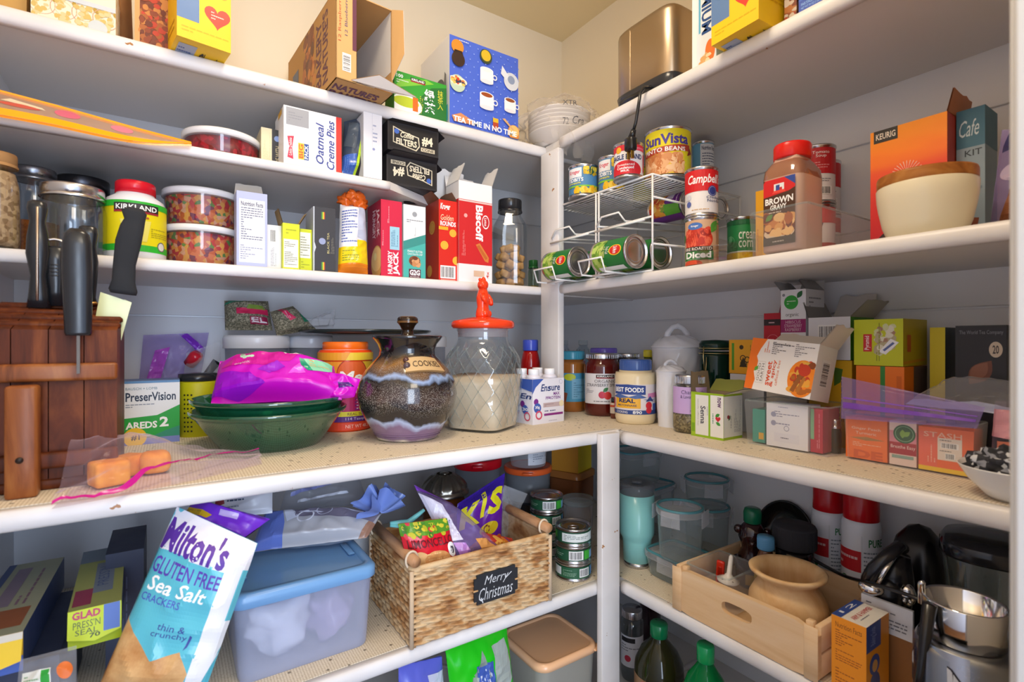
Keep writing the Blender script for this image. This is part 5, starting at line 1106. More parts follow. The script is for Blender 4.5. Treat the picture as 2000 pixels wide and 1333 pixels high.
GB = [('r', 0, 0, 1, .32, '#7fae3c'), ('sc', .0, .02, 1, .34, 70, .006, ['#9cc24a', '#5f8f2c', '#b8d46a']), ('t', .40, .34, .64, .42, 'CUT GREEN', '#d9e28a'), ('t', .42, .25, .6, .32, 'BEANS', '#d9e28a'), ('t', .42, .45, .58, .56, 'Fresh Cut', W_, 0, .0, .3), ('e', .52, .76, .11, .20, '#f2d22c'), ('e', .52, .76, .095, .17, '#d8281f'), ('t', .45, .70, .59, .82, 'Del Monte', W_, 0, .01), ('r', .86, .1, 1, .9, '#e9ecea')]
def lprint(its): return its
BIG = (-150, 150)
def beancan(label, c, roll): return lying('vegetable_can', label, c, .0365, .108, '#1f7a34', None or GB, roll, 'green bean cans rolling in the rack')
_can = can
def can(*a, **k):
    k.setdefault('a', (-85, 85)); return _can(*a, **k)
zc = Z3 + .0425
beancan('green bean can lying at the front of the left lane of the wire rack', (XA - .040, -.488, zc), -1.75)
beancan('green bean can lying at the front of the right lane of the wire rack', (XA - .034, -.662, zc), -1.75)
beancan('green bean can lying second in the right lane, showing its tin end', (XA + .043, -.664, zc + .0035), -1.5)
beancan('green bean can lying second in the left lane of the wire rack', (XA + .037, -.490, zc + .0035), -1.5)
lying('ravioli_can', 'purple labelled can lying on the upper track behind the soup can', (-.205, -.665, Z3 + .1690), .0325, .10, '#6a2a8c', [('p', [(0, 0), (1, 0), (1, .4), (0, .55)], '#c9542a'), ('sc', 0, .02, 1, .45, 50, .009, ['#e9a13a', '#c9402a', '#f0c56a', '#d97a3a', '#8aa03a']), ('p', [(.7, .5), (1, .5), (1, 1), (.75, 1)], '#5fae3a'), ('r', .4, .55, .6, .8, '#cfc8e0'), ('ln', .3, .82, .68, .96, 2, '#e0c8ea')], -2.3)
lying('dark_can', 'dark can lying at the back of the wire rack', (-.085, -.668, Z3 + .1755), .0285, .10, '#26262e', [], .4)
TID = [('r', .08, .60, .46, .96, '#eef0f4'), ('t', .12, .70, .42, .88, "Kroger", '#d4284a', 0, .02), ('sc', .48, .72, .82, .98, 26, .006, ['#e9c62a', '#f2da4a', '#c9a41c']), ('leaf', .66, .66, .028, 70, '#2f5a3a'), ('t', .08, .44, .5, .58, 'TIDBITS', W_, 0, .03), ('t', .1, .34, .44, .43, 'pineapple', '#e6e05a'), ('r', 0, .24, 1, .30, '#7cc23a'), ('sc', .3, .02, .9, .2, 40, .006, ['#f0c21e', '#f7d84c', '#e9b01a'])]
zt = z1 + .0028
def topcan(label, px0, px1, k, hh, col, prints, name='fruit_can', a=(-85, 85)): sp = Spot(px0, px1, zt, k=k); return can(name, label, sp, hh, col, prints, a=a)
topcan('blue pineapple can at the left end of the wire rack top', 1110, 1169, 1.30, .080, '#4f86b4', TID)
topcan('blue pineapple can half hidden behind the condensed milk can', 1168, 1222, 1.26, .088, '#4f86b4', TID)
topcan('white and red condensed milk can at the front edge of the wire rack', 1198, 1257, 1.15, .078, '#f1eff2', [('r', .0, .80, 1, 1, '#d8283c'), ('o', .26, .84, .007, '#e9b02c'), ('r', .5, .82, .95, .92, '#e9486a'), ('t', .54, .84, .62, .9, 'NO', W_, 0, 0), ('ln', .65, .84, .92, .9, 2, '#f6d0da'), ('t', .05, .50, .84, .68, 'EAGLE BRAND', '#26346e', 0, .03), ('e', .42, .14, .40, .32, '#d8202e'), ('t', .22, .28, .64, .37, 'Sweetened', '#f6d8d8'), ('t', .22, .17, .62, .26, 'Condensed', W_), ('t', .32, .08, .52, .15, 'MILK', W_), ('r', .9, .1, 1, .7, '#d4506a')], 'milk_can')
topcan('large yellow pinto bean can on the wire rack under the toaster plug', 1260, 1349, 1.165, .112, '#e9d81c', [('t', .06, .66, .80, .90, 'SunVista', '#4a3a9c', 0, .03), ('p', [(.02, .44), (.84, .52), (.84, .66), (.02, .58)], '#b5402a'), ('t', .08, .50, .74, .60, 'PINTO BEANS', W_, 0, .02), ('p', [(.78, .4), (.92, .5), (.84, .6)], '#8c2a1c'), ('e', .38, .2, .42, .25, '#f0c84a'), ('sc', .03, .02, .72, .42, 90, .0085, ['#d9935c', '#eab27e', '#c97a44', '#f0c698']), ('o', .78, .32, .009, '#d8d82a'), ('o', .78, .2, .009, '#d8d82a'), ('o', .78, .09, .009, '#d8d82a')], 'bean_can', (-80, 90))
topcan('light blue can showing a nutrition panel, behind the large pinto bean can', 1352, 1394, 1.30, .142, '#6fb0d4', [('r', .42, .02, .98, .98, '#e9eef4'), ('t', .46, .86, .96, .94, 'Nutrition Facts', '#22325a'), ('ln', .48, .1, .94, .82, 14, '#5a6a8c')], 'fruit_can')
topcan('yellow-green can at the back between the milk can and pinto beans', 1236, 1276, 1.36, .10, '#c9c62a', [], 'fruit_can')
# soup and tomato cans stacked
sp = Spot(1338, 1402, Z3, k=1.06); can('tomato_can', 'diced tomato can at the bottom of the stack beside the wire rack', sp, .104, '#d9b08c', [('e', .42, .56, .32, .26, 'tomato'), ('sc', .18, .36, .66, .78, 30, .010, ['#c93420', '#e04a30', '#a82416', '#ee6a4a']), ('leaf', .70, .70, .030, 60, '#4f9a3a'), ('leaf', .78, .80, .028, 20, '#6ab04a'), ('e', .36, .86, .16, .08, '#4a78c4'), ('t', .28, .83, .44, .89, 'Kroger', W_), ('r', .08, .30, .74, .40, '#2a2622'), ('t', .1, .315, .72, .385, 'FIRE ROASTED', '#efe6dc', 0, .02), ('r', .08, .10, .76, .30, '#2f7a3a'), ('t', .14, .14, .70, .29, 'Diced', W_, 0, .04), ('ln', .2, .11, .65, .13, 1, '#cfe6cf'), ('e', .3, .02, .22, .08, '#e0502c'), ('o', .04, .62, .008, '#4a7a3c'), ('r', .86, .1, 1, .9, '#c99a78')])
s2 = Spot(1338, 1402, Z3, k=1.06); s2.loc = sp.loc + V((0, 0, .1042)); can('soup_can', 'red and white soup can on top of the diced tomato can', s2, .10, '#f2f0f0', [('r', 0, .5, 1, 1, '#d8161e'), ('t', .2, .62, .98, .9, "Campbell's", W_, 0, .02, .25), ('o', .74, .5, .0105, '#2f3f8c'), ('ring', .74, .5, .008, .0085, '#c9d0e8'), ('t', .6, .24, .96, .38, 'Chicken\nNoodle', '#2b3f74', 0, .01), ('o', .22, .38, .006, '#d9dbe4'), ('o', .22, .22, .006, '#5a6ab0'), ('ln', .12, .3, .32, .33, 1, '#8a90a8'), ('ln', .3, .05, .9, .1, 1, '#d8b07a')])
# clear can holder with corn cans
o = thing('can_holder', 'clear plastic can holder with a curved lip in front of the creamed corn', 'can holder', (-.25, -.868, Z3)); g = G()
for y in (-.033, .033): g.add([(-.09, y, 0), (.18, y, 0), (.18, y, .05), (-.02, y, .062), (-.055, y, .045), (-.088, y, .032)], [(0, 1, 2, 3, 4, 5)], '#e6e6e8:c')
g.grid(lambda u, v: V((-.09 - .004 * math.sin(v * 3), -.033 + .066 * u, v * .032)), 4, 8, '#e6e6e8:c'); g.grid(lambda u, v: V((-.09 + .27 * v, -.033 + .066 * u, .0015)), 2, 2, '#e6e6e8:c'); g.tube([(-.09, -.033, .032), (-.094, 0, .034), (-.09, .033, .032)], .0013, '#eef0f2:c', 6); g.build('holder_body', o)
sp = Spot(1421, 1479, Z3 + .003, k=1.105); can('corn_can', 'green creamed corn can standing in the clear can holder', sp, .112, '#1f8a4a', [('r', 0, 0, 1, .30, '#e9bc2a'), ('sc', 0, 0, 1, .26, 40, .006, ['#f0c21e', '#f7d84c', '#e0a81c']), ('r', 0, .30, 1, .33, '#e9efe6'), ('t', .42, .58, .86, .74, 'cream', '#e6f2e6', 0, .01), ('t', .42, .40, .74, .55, 'corn', '#e6f2e6', 0, .01), ('ring', .2, .55, .010, .0115, '#5fb07a'), ('leaf', .2, .5, .018, 80, '#5fb07a'), ('r', 0, .9, 1, 1, '#14663a')])
cartonR('mix_carton', 'thin yellow-orange carton edge beside the gravy bottle', 'carton', 1476, 1499, 372, Z3 + .002, .225, .06, '#efae1e', {'F': [('ln', .08, .2, .3, .7, 1, '#c97a10', True)]})
# clear bin with gravy bottle and red cans
def clearbin(name, label, c, w, d, h, yaw, key='binfilm', tp=.004, t=.0022):
    """open box, walls leaning out a little"""
    o = thing(name, label, 'bin', c, yaw); g = G(); x, y = w / 2, d / 2
    for s_, k in ((1, 0), (1 - t * 2 / w, 1)):
        X0, Y0, X1, Y1 = (x - tp) * s_, (y - tp) * s_, x * s_, y * s_; zb = .0 if k == 0 else t
        P = [(-X0, -Y0, zb), (X0, -Y0, zb), (X0, Y0, zb), (-X0, Y0, zb), (-X1, -Y1, h), (X1, -Y1, h), (X1, Y1, h), (-X1, Y1, h)]
        if k == 0: g.add(P, [(0, 1, 5, 4), (1, 2, 6, 5), (2, 3, 7, 6), (3, 0, 4, 7), (3, 2, 1, 0)], key)
    g.build('bin_body', o); g = G(); m = 5; rim = []
    for cx, cy, a0 in ((x - .008, y - .008, 0), (-x + .008, y - .008, 90), (-x + .008, -y + .008, 180), (x - .008, -y + .008, 270)):
        rim += [V((cx + .008 * math.cos(math.radians(a0 + 90 * i / m)), cy + .008 * math.sin(math.radians(a0 + 90 * i / m)), h)) for i in range(m + 1)]
    g.tube(rim, .0016, 'lockglass', 6, True); g.build('rim', o); return o
clearbin('clear_bin', 'clear plastic bin holding the gravy bottle and red cans', (-.198, -1.004, Z3), .098, .32, .074, YR)
o = thing('gravy_bottle', 'brown gravy powder bottle with red cap in the clear bin', 'bottle', (-.305, -1.002, Z3 + .003), YR); g = G()
g.lathe([(.0, .0), (.038, .0), (.0425, .004), (.0425, .125), (.040, .142), (.030, .156), (.0265, .160), (.0265, .168)], '#c9a594:p', 56, .83, 1.0, 5.); g.lathe([(.0428, .126), (.0405, .142), (.0305, .156)], '#e2cfc4:c', 56, .83, 1., 5., cap=False)
g.deco(Surf(lambda u, v: V((-.027 + u * .054, -.0432, .012 + v * .112)), .054, .112), [('r', 0, 0, 1, 1, '#4a2a18'), ('p', [(0, .74), (.8, .78), (1, .82), (1, .96), (.94, 1), (.06, 1), (0, .96)], '#d8181e'), ('p', [(.66, 1), (1, 1), (1, .86)], '#2f4a9c'), ('r', .34, .80, .66, .92, '#eef0f2'), ('r', .40, .82, .52, .90, '#2b4a9c'), ('r', .52, .82, .6, .86, '#d4282e'), ('p', [(.28, .78), (.72, .78), (.66, .82), (.34, .82)], '#f04a3a'), ('t', .06, .62, .94, .72, 'BROWN', W_, 0, .03), ('t', .22, .53, .74, .61, 'GRAVY', W_, 0, .03), ('ln', .1, .48, .9, .515, 1, '#d9c8b4'), ('e', .5, .26, .5, .17, '#8a5a30'), ('e', .5, .18, .48, .1, '#d9c0a0'), ('sc', .06, .16, .94, .42, 40, .009, ['#c77a35', '#e8b878', '#a95a22', '#6d2f12', '#d99a52']), ('leaf', .08, .38, .016, 40, '#5a8a3a'), ('r', 0, 0, 1, .12, '#4a4038'), ('ln', .3, .03, .9, .08, 1, '#b0a498')]); g.build('bottle_body', o)
g = G(); g.lathe([(.0295, .162), (.0305, .164), (.0305, .184), (.029, .187), (0, .187)], '#e01a12:p', 48, .95, 1.05); g.build('cap', o)
RC = [('r', 0, .5, 1, 1, '#c81e28'), ('t', .42, .80, .74, .94, 'Tomato\nSoup', W_, 0, .0), ('ln', .42, .55, .8, .74, 4, '#e89a9c'), ('r', .2, .42, .3, .58, '#3f8a4a'), ('bar', .46, .1, .8, .26), ('ln', .42, .3, .84, .46, 4, '#8a8c96')]
n = 0
for px0, px1, k, lb in ((1562, 1628, 1.02, 'stack right behind the gravy bottle'), (1578, 1638, 1.105, 'stack against the wall')):
    sp = Spot(px0, px1, Z3 + .003, k=k)
    for i, wh in enumerate(('bottom', 'top')):
        s2 = Spot(px0, px1, Z3 + .003, k=k); s2.loc = sp.loc + V((0, 0, i * .1155)); can('soup_can', f'red and white soup can at the {wh} of the {lb}', s2, .115, '#e9e6e8', RC if i else [('r', 0, .7, 1, 1, '#c81e28'), ('r', 0, 0, 1, .32, '#b81c26'), ('p', [(.58, .7), (.62, .7), (.5, .3), (.46, .3)], '#2a2a34')])
# orange coffee carton, wood-lidded bowl, blue carton, bag
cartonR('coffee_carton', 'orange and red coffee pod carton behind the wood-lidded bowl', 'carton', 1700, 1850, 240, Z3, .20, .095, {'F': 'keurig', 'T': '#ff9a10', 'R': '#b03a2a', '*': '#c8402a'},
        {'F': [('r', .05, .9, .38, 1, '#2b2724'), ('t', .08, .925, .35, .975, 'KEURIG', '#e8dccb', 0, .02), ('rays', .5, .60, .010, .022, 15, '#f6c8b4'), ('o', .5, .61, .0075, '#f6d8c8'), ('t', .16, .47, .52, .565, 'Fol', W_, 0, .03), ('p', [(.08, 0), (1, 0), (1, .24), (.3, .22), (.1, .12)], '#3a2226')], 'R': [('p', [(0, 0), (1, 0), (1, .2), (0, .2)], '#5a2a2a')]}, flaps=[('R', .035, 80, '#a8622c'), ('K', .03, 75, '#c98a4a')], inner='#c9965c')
sp = Spot(1713, 1903, Z3, k=.75); sp.r *= .84; R = sp.r; o = thing('lidded_bowl', 'cream bowl with a wooden lid at the right end of the shelf', 'bowl', sp.loc, sp.yaw)
g = G(); g.lathe([(0, .0), (R * .68, .0), (R * .76, .004), (R * .87, .022), (R * .95, .046), (R * .985, .060), (R, .077), (R * .98, .079), (R * .93, .077), (R * .9, .05), (0, .02)], '#e6dcc0:p', 64); g.build('bowl_body', o)
g = G(); g.lathe([(R * .92, .076), (R * .965, .0785), (R * .985, .082), (R * .985, .092), (R * .97, .095), (0, .095)], 'lidwood', 64); g.build('wooden_lid', o)
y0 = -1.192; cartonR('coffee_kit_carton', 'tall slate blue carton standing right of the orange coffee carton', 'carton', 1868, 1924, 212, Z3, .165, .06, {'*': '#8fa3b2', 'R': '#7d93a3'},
        {'F': [('r', 0, .72, 1, 1, '#41748c'), ('t', .1, .80, .8, .92, 'Cafe', '#c9dbe4', 8, .0, .3), ('t', .3, .655, .9, .7, 'KIT', '#33404a', 0, .01), ('p', [(0, .0), (.6, .0), (.8, .2), (.2, .22), (0, .14)], '#7a3a20'), ('r', .1, .5, .26, .6, '#4a6a8c'), ('ln', .3, .34, .9, .5, 3, '#6d8494')], 'R': [('r', 0, .72, 1, 1, '#3a6a80')]})
bag('snack_bag', 'clear bag of brown snacks at the far right end by the door trim', 'bag', [V((-.21, -1.235, Z3 + .002)), V((-.21, -1.325, Z3 + .002)), V((-.19, -1.31, Z3 + .15)), V((-.19, -1.245, Z3 + .16))], 'purplefilm', .02, [('p', [(.1, .02), (.8, .02), (.7, .5), (.3, .45)], '#8a5230'), ('p', [(.1, .75), (.6, .8), (.5, .98), (.15, .95)], '#3a3a66:p'), ('e', .3, .55, .2, .08, '#b9aac8:p')], seed=21., wr=.006)
# ------------------------------------------------------------------ counter-height shelf, right
def round_jar(name, label, sp, h, body, cap_, ch, neck=.8, capr=.84, shoulder=.78, band=None, cat='jar', base=.93, seg=48, extra=None, fill=None):
    """closed round jar: body, cap, printed band (z0, z1, half angle, base colour, prints) in fractions of height"""
    o = thing(name, label, cat, sp.loc, sp.yaw); R = sp.r; hb = h - ch
    g = G(); g.lathe([(R * base * .94, 0), (R * base, .003), (R, .014), (R, h * shoulder * .92), (R * .965, h * shoulder), (R * neck, hb - .006), (R * neck, hb)], body, seg, cap=fill is None)
    g.build('jar_body', o)
    if fill:
        k, fh = fill; z = h * fh; g = G(); g.lathe([(R * base * .9, .002), (R * .955, .012), (R * .955, min(z, h * shoulder * .92)), (R * .955 if z < h * shoulder * .92 else R * neck * .95, z), (0, z + .001)], k, seg); g.build('contents', o)
    g = G(); L = R * capr; g.lathe([(L * .98, hb), (L, hb + .002), (L, h - .003), (L * .96, h), (0, h)], cap_, seg)
    for i in range(40): q = 6.2832 * i / 40; g.box(math.cos(q) * L - .0003, math.sin(q) * L - .0003, hb + .002, math.cos(q) * L + .0003, math.sin(q) * L + .0003, h - .004, cap_)
    g.build('cap', o)
    if band:
        z0, z1, an, k, its = band; g = G(); f = wrap(R + .0005, z0 * h, z1 * h, -an, an, 22); g.grid(f.f, 28, 1, k); g.deco(f, its); g.build('paper_label', o)
    return o


sp = Spot(1090, 1144, ZW, k=1.50); h = sp.h(686)
round_jar('peanut_butter_jar', 'peanut butter jar with teal lid beside the white post', sp, h, '#a9682c:l', '#3f9ab4:p', .024, .86, .9, .84, (.17, .64, 85, '#4f9fc4', [('e', .45, .86, .14, .12, '#c9d42a'), ('r', .5, .1, .95, .8, '#7db9d8'), ('ln', .54, .15, .92, .7, 7, '#4f86a8'), ('p', [(.0, 0), (.36, 0), (.4, .3), (.1, .4)], '#8a4a34'), ('r', .1, .35, .34, .75, '#3a6a74')]))
for px0, px1, k, lb in ((1119, 1159, 1.655, 'clear water bottle against the wall, right of the other one'), (1086, 1118, 1.70, 'clear water bottle half hidden by the white post')):
    sp = Spot(px0, px1, ZW, k=k); R = sp.r; h = .205; o = thing('water_bottle', lb, 'bottle', sp.loc, sp.yaw)
    g = G(); g.lathe([(0, .001), (R * .9, .0), (R, .006), (R, h * .62), (R * .92, h * .74), (R * .6, h * .86), (R * .42, h * .90), (R * .40, h * .93)], '#e6eef4:c', 36)
    for i in range(9): a = 6.2832 * i / 9; g.tube([(math.cos(a) * R * 1.0, math.sin(a) * R * 1.0, h * .60), (math.cos(a) * R * .93, math.sin(a) * R * .93, h * .74), (math.cos(a) * R * .62, math.sin(a) * R * .62, h * .86)], .0011, 'lockglass', 5)
    g.build('bottle_body', o); g = G(); g.lathe([(R * .44, h * .925), (R * .46, h * .93), (R * .46, h * .995), (R * .42, h), (0, h)], 'lockglass', 30); g.build('cap', o)
sp = Spot(1141, 1211, ZW, k=1.42); h = sp.h(690)
round_jar('jam_jar', 'red strawberry spread jar with a silver lid beside the peanut butter', sp, h, '#5a1410:l', 'tin', .016, .86, .88, .84, (.20, .68, 66, '#e9e6ea', [('r', .36, .84, .8, .96, '#22201f'), ('r', .36, .84, .8, .87, '#9c2030'), ('t', .39, .88, .77, .94, 'KIRKLAND', W_), ('t', .32, .70, .84, .8, 'ORGANIC', '#5a5458', 0, -.0), ('t', .1, .57, .98, .67, 'STRAWBERRY SPREAD', '#4a464a', 0, -.0), ('o', .5, .3, .0095, '#c93450'), ('o', .63, .28, .0105, '#d8382e'), ('leaf', .52, .4, .018, 40, '#2f7a3c'), ('ln', .08, .3, .34, .5, 4, '#8a868c'), ('ln', .3, .06, .94, .12, 1, '#5a565c')]))
sp = Spot(1152, 1206, ZW, k=1.575); round_jar('lavender_jar', 'jar with a lavender patterned lid behind the strawberry spread', sp, sp.h(680), '#4a2a3c:l', '#7a62d0:p', .022, .86, .95)
sp = Spot(1205, 1248, ZW, k=1.49); round_jar('dark_jar', 'dark jar with a metal lid behind the mayonnaise', sp, sp.h(690), '#1c1a1e:l', 'tin', .014, .9, .98)
sp = Spot(1192, 1206, ZW, k=1.345); round_jar('spice_bottle', 'tiny brown bottle squeezed between strawberry spread and mayonnaise', sp, .055, '#6a2f1c:l', '#26262a:p', .012, .7, .75, .7, (.25, .75, 80, '#d9cfc2', [('r', 0, .6, 1, .8, '#c9502c')]), 'bottle')
sp = Spot(1202, 1280, ZW, k=1.285); h = sp.h(702)
round_jar('mayonnaise_jar', 'mayonnaise jar with a blue lid at the front corner of the right shelf', sp, h, '#f0deb6:p', '#3f5fa4:p', .027, .80, .78, .80, (.16, .62, 88, '#e9e2e4', [('r', 0, .0, 1, .14, '#2f4a8c'), ('p', [(.1, .66), (.66, .66), (.66, .96), (.38, 1), (.1, .96)], '#2f4a94'), ('t', .13, .74, .63, .9, 'BEST FOODS', W_, 0, .03), ('r', .14, .2, .58, .56, '#f0b42a'), ('t', .22, .38, .5, .52, 'REAL', '#22305e', 0, .04), ('t', .2, .26, .52, .33, 'MAYONNAISE', '#3a3a5a'), ('p', [(.06, .56), (.22, .68), (.4, .58), (.56, .68), (.68, .56), (.5, .52), (.4, .56), (.24, .52)], '#4a68a8'), ('p', [(.70, .56), (.96, .56), (.96, .74), (.70, .7)], '#d88ab8'), ('o', .72, .30, .009, '#d4283c'), ('o', .72, .14, .008, '#d4283c'), ('r', .8, .14, .9, .36, '#4a68b4'), ('p', [(.9, .1), (1, .1), (.98, .5)], '#c93a50'), ('p', [(.66, .42), (.74, .62), (.82, .42), (.62, .5), (.86, .5)], '#2f4a8c'), ('r', .02, .2, .1, .5, '#d8506a'), ('t', .16, .03, .38, .11, 'COOKING', W_, 0, 0), ('t', .46, .02, .6, .12, '890', W_, 0, .02), ('r', .02, .04, .08, .1, '#c93a50')]))
sp = Spot(1256, 1277, ZW, k=1.45); round_jar('pickle_jar', 'narrow jar with a yellow cap beside the white canister', sp, sp.h(684), '#4a5a1c:l', '#e0d41c:p', .02, .86, .9)
# white embossed canisters
def canister(label, sp, h, hd):
    R = sp.r; o = thing('ceramic_canister', label, 'canister', sp.loc, sp.yaw + .4); WC = '#e6e8f0:g'
    g = G(); NU, NV = 72, 30
    def fb(u, v):
        z = v * h * .98; r = R * (.86 + .12 * smooth01(v * 1.5)) * (1.03 if v > .95 else 1); k = smooth01((v - .1) / .1) * smooth01((.92 - v) / .08); a = u * 6.2832; r += k * .04 * R * (.65 if R > .04 else .25) * (math.sin(a * 7 + 9 * v) * math.sin(v * 14) + .5 * math.sin(a * 16 - 20 * v)); return V((math.cos(a) * r, math.sin(a) * r, z))
    g.grid(fb, NU, NV, WC, True, True); g.lathe([(R * .86, .0005), (0, .0005)], WC, NU); g.build('canister_body', o)
    g = G()
    def ft(u, v):
        a = u * 6.2832; r = R * (1.04 * (1 - v) ** .8); z = h * .98 + hd * (1 - (1 - v) ** 2.2) + (.0018 * math.sin(a * 8 + v * 12) * smooth01(v / .2) * (1 - v)); return V((max(r, .0005) * math.cos(a), max(r, .0005) * math.sin(a), z))
    g.lathe([(R * .97, h * .965), (R * 1.05, h * .97), (R * 1.05, h * .985), (R * 1.0, h * .99)], WC, NU, cap=False); g.grid(ft, NU, 18, WC, True, True); q = R * .42; z0_ = h * .98 + hd * .86
    g.tube([(-q, 0, z0_ - .004), (-q * .95, 0, z0_ + hd * .25), (-q * .5, .001, z0_ + hd * .72), (0, 0, z0_ + hd * .88), (q * .5, -.001, z0_ + hd * .68), (q * .95, 0, z0_ + hd * .24), (q, 0, z0_ - .006)], [R * .14, R * .12, R * .11, R * .12, R * .11, R * .12, R * .15], WC, 12); g.build('lid', o)


sp = Spot(1274, 1372, ZW, k=1.36); canister('large white embossed ceramic canister with a handled lid, against the right wall', sp, sp.h(675), .032)
sp = Spot(1282, 1338, ZW, k=1.225); canister('small white embossed ceramic canister in front of the large one', sp, sp.h(722), .014)
# green glass canister with clamp
sp = Spot(1368, 1428, ZW, k=1.25); R = sp.r; h = sp.h(664); o = thing('clamp_jar', 'dark green glass canister with a wire clamp behind the yellow carton', 'jar', sp.loc, sp.yaw)
g = G(); g.lathe([(0, .001), (R * .93, 0), (R, .006), (R, h * .8), (R * .94, h * .86)], 'darkgreen', 44); [g.tube([(math.cos(a) * R * 1.005, math.sin(a) * R * 1.005, h * .1), (math.cos(a) * R * 1.005, math.sin(a) * R * 1.005, h * .58)], .0013, 'darkgreen', 5) for a in [6.2832 * i / 28 for i in range(28)]]; g.build('glass_body', o)
g = G(); g.lathe([(R * .96, h * .88), (R * 1.03, h * .89), (R * 1.03, h * .95), (R * .9, h * .99), (0, h)], 'darkgreen', 44); g.build('lid', o)
g = G(); [g.tube([(R * 1.04 * math.cos(a), R * 1.04 * math.sin(a), z) for a in [6.2832 * i / 40 for i in range(40)]], .0013, '#cdbd8a:m', 6, True) for z in (h * .84, h * .90)]; g.tube([(-R * .72, -R * .78, h * .92), (-R * .74, -R * .9, h * .8), (-R * .66, -R * .93, h * .62), (-R * .58, -R * .97, h * .62), (-R * .56, -R * .94, h * .8)], .0015, '#cdbd8a:m', 6); g.build('wire_clamp', o)
sp = Spot(1315, 1380, ZW, k=1.150); h = sp.h(732)
round_jar('mason_jar', 'small mason jar with a lavender label and dried herbs, beside the open senna carton', sp, h, '#e6ebee:c', 'tin', .020, .80, .86, .80, (.34, .80, 70, '#c9aae0', [('t', .3, .74, .86, .88, 'Chamomile', '#5a4a78', 0, -.0), ('t', .28, .58, .66, .7, '& Lavender', '#5a4a78', 0, 0), ('ln', .5, .1, .9, .16, 1, '#7a68a0')]), 'jar', .95, 48, None, ('seed', .34))
# senna tea carton
SE = [('r', .0, 0, .14, 1, '#a8cc2a'), ('r', .14, .05, .55, .94, '#eef0ec'), ('r', .55, 0, .61, 1, '#8fc01e'), ('r', .61, .05, 1, .96, '#f2f2f0'), ('r', .02, .1, .12, .3, '#7fb01c'), ('t', .3, .3, .46, .7, 'Senna', '#4a4a5a', -90, .02), ('t', .5, .5, .54, .7, 'organic', '#8a8a96', -90, 0), ('t', .2, .25, .25, .85, 'naturally caffeine free', '#9aa08c', -90, 0), ('t', .82, .7, .93, .92, 'now', '#5a2a6a', -90, .02), ('ln', .66, .34, .73, .72, 1, '#5a9a8a', True), ('heart', .84, .45, .006, '#d4283c'), ('leaf', .76, .5, .012, 30, '#3f9a3c'), ('leaf', .78, .38, .012, -30, '#3f9a3c'), ('r', 0, 0, 1, .035, '#9ac41e'), ('r', 0, .965, 1, 1, '#9ac41e')]
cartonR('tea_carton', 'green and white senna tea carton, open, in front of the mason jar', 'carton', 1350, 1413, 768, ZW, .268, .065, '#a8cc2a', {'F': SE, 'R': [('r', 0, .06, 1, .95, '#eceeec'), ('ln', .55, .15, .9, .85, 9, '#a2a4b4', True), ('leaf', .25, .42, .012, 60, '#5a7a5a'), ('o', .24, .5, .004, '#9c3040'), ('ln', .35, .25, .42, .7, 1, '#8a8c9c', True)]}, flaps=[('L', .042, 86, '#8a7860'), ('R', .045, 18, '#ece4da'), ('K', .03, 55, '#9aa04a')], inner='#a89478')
# low clear bin, the tilted tea carton on it, and the stack behind
clearbin('clear_bin', 'low clear plastic bin under the tilted orange and white tea carton', (-.199, -.9585, ZW), .157, .108, .086, YR)
cartonR('tea_carton', 'white tea carton standing inside the low clear bin', 'carton', 1497, 1578, 790, ZW + .003, .245, .045, '#e9e9f2', {'F': [('ln', .2, .68, .8, .84, 3, '#8a8ca8'), ('o', .18, .74, .005, '#9a9cb8'), ('o', .18, .54, .005, '#9a9cb8'), ('ln', .25, .5, .8, .58, 1, '#9a9cb8'), ('ring', .5, .44, .004, .005, '#8a8ca8'), ('r', .2, .12, .8, .32, '#e2e2ee'), ('ln', .36, .19, .68, .25, 1, '#5a5c7c'), ('ln', .3, .9, .7, .94, 1, '#9a9cb8')]})
cartonR('tea_carton', 'teal carton at the left inside the low clear bin', 'carton', 1470, 1494, 800, ZW + .003, .235, .05, '#3f9a8a', {'F': [('r', .5, .1, .9, .3, '#d9a83a')]})
cartonR('tea_carton', 'red and green carton at the right inside the low clear bin', 'carton', 1583, 1607, 800, ZW + .003, .24, .06, '#b81e3c', {'F': [('r', 0, .3, .3, 1, '#7fb08a'), ('ln', .5, .1, .8, .9, 2, '#e08a9c', True)]})
GE = [('p', [(0, 0), (.13, 0), (.15, .2), (.11, .35), (.17, .5), (.12, .65), (.16, .8), (.24, 1), (0, 1)], '#f2771a'), ('r', .15, .14, .28, .56, '#d9d2cc'), ('r', .155, .15, .275, .55, '#f1eeec'), ('t', .17, .18, .21, .52, 'GOOD', '#5a5450', 90, 0), ('t', .225, .18, .265, .52, 'EARTH', '#5a5450', 90, 0), ('leaf', .12, .36, .012, 60, '#5aa83a'), ('t', .31, .12, .38, .58, 'sweet', '#e2582c', 90, .02), ('t', .385, .1, .45, .62, '& spicy', '#e2582c', 90, .02), ('t', .46, .14, .50, .62, 'caffeine free', '#ea8a5c', 90, 0), ('e', .84, .34, .20, .34, '#f2891c'), ('sc', .70, .08, .98, .62, 34, .006, ['#b5651c', '#8a4414', '#e2b04a', '#f0a83a', '#c93a1c']), ('p', [(.70, .1), (.76, .08), (.86, .42), (.80, .44)], '#9a5a24'), ('p', [(.78, .1), (.83, .08), (.9, .36), (.86, .38)], '#b8742c'), ('o', .86, .5, .011, '#c93a1c'), ('ln', .34, .72, .66, .97, 7, '#5a565c'), ('t', .34, .9, .6, .95, 'Nutrition Facts', '#3a363c', 0, 0), ('ln', .68, .72, .95, .97, 7, '#77737a'), ('ln', .22, .74, .32, .96, 3, '#e88a6a', True)]
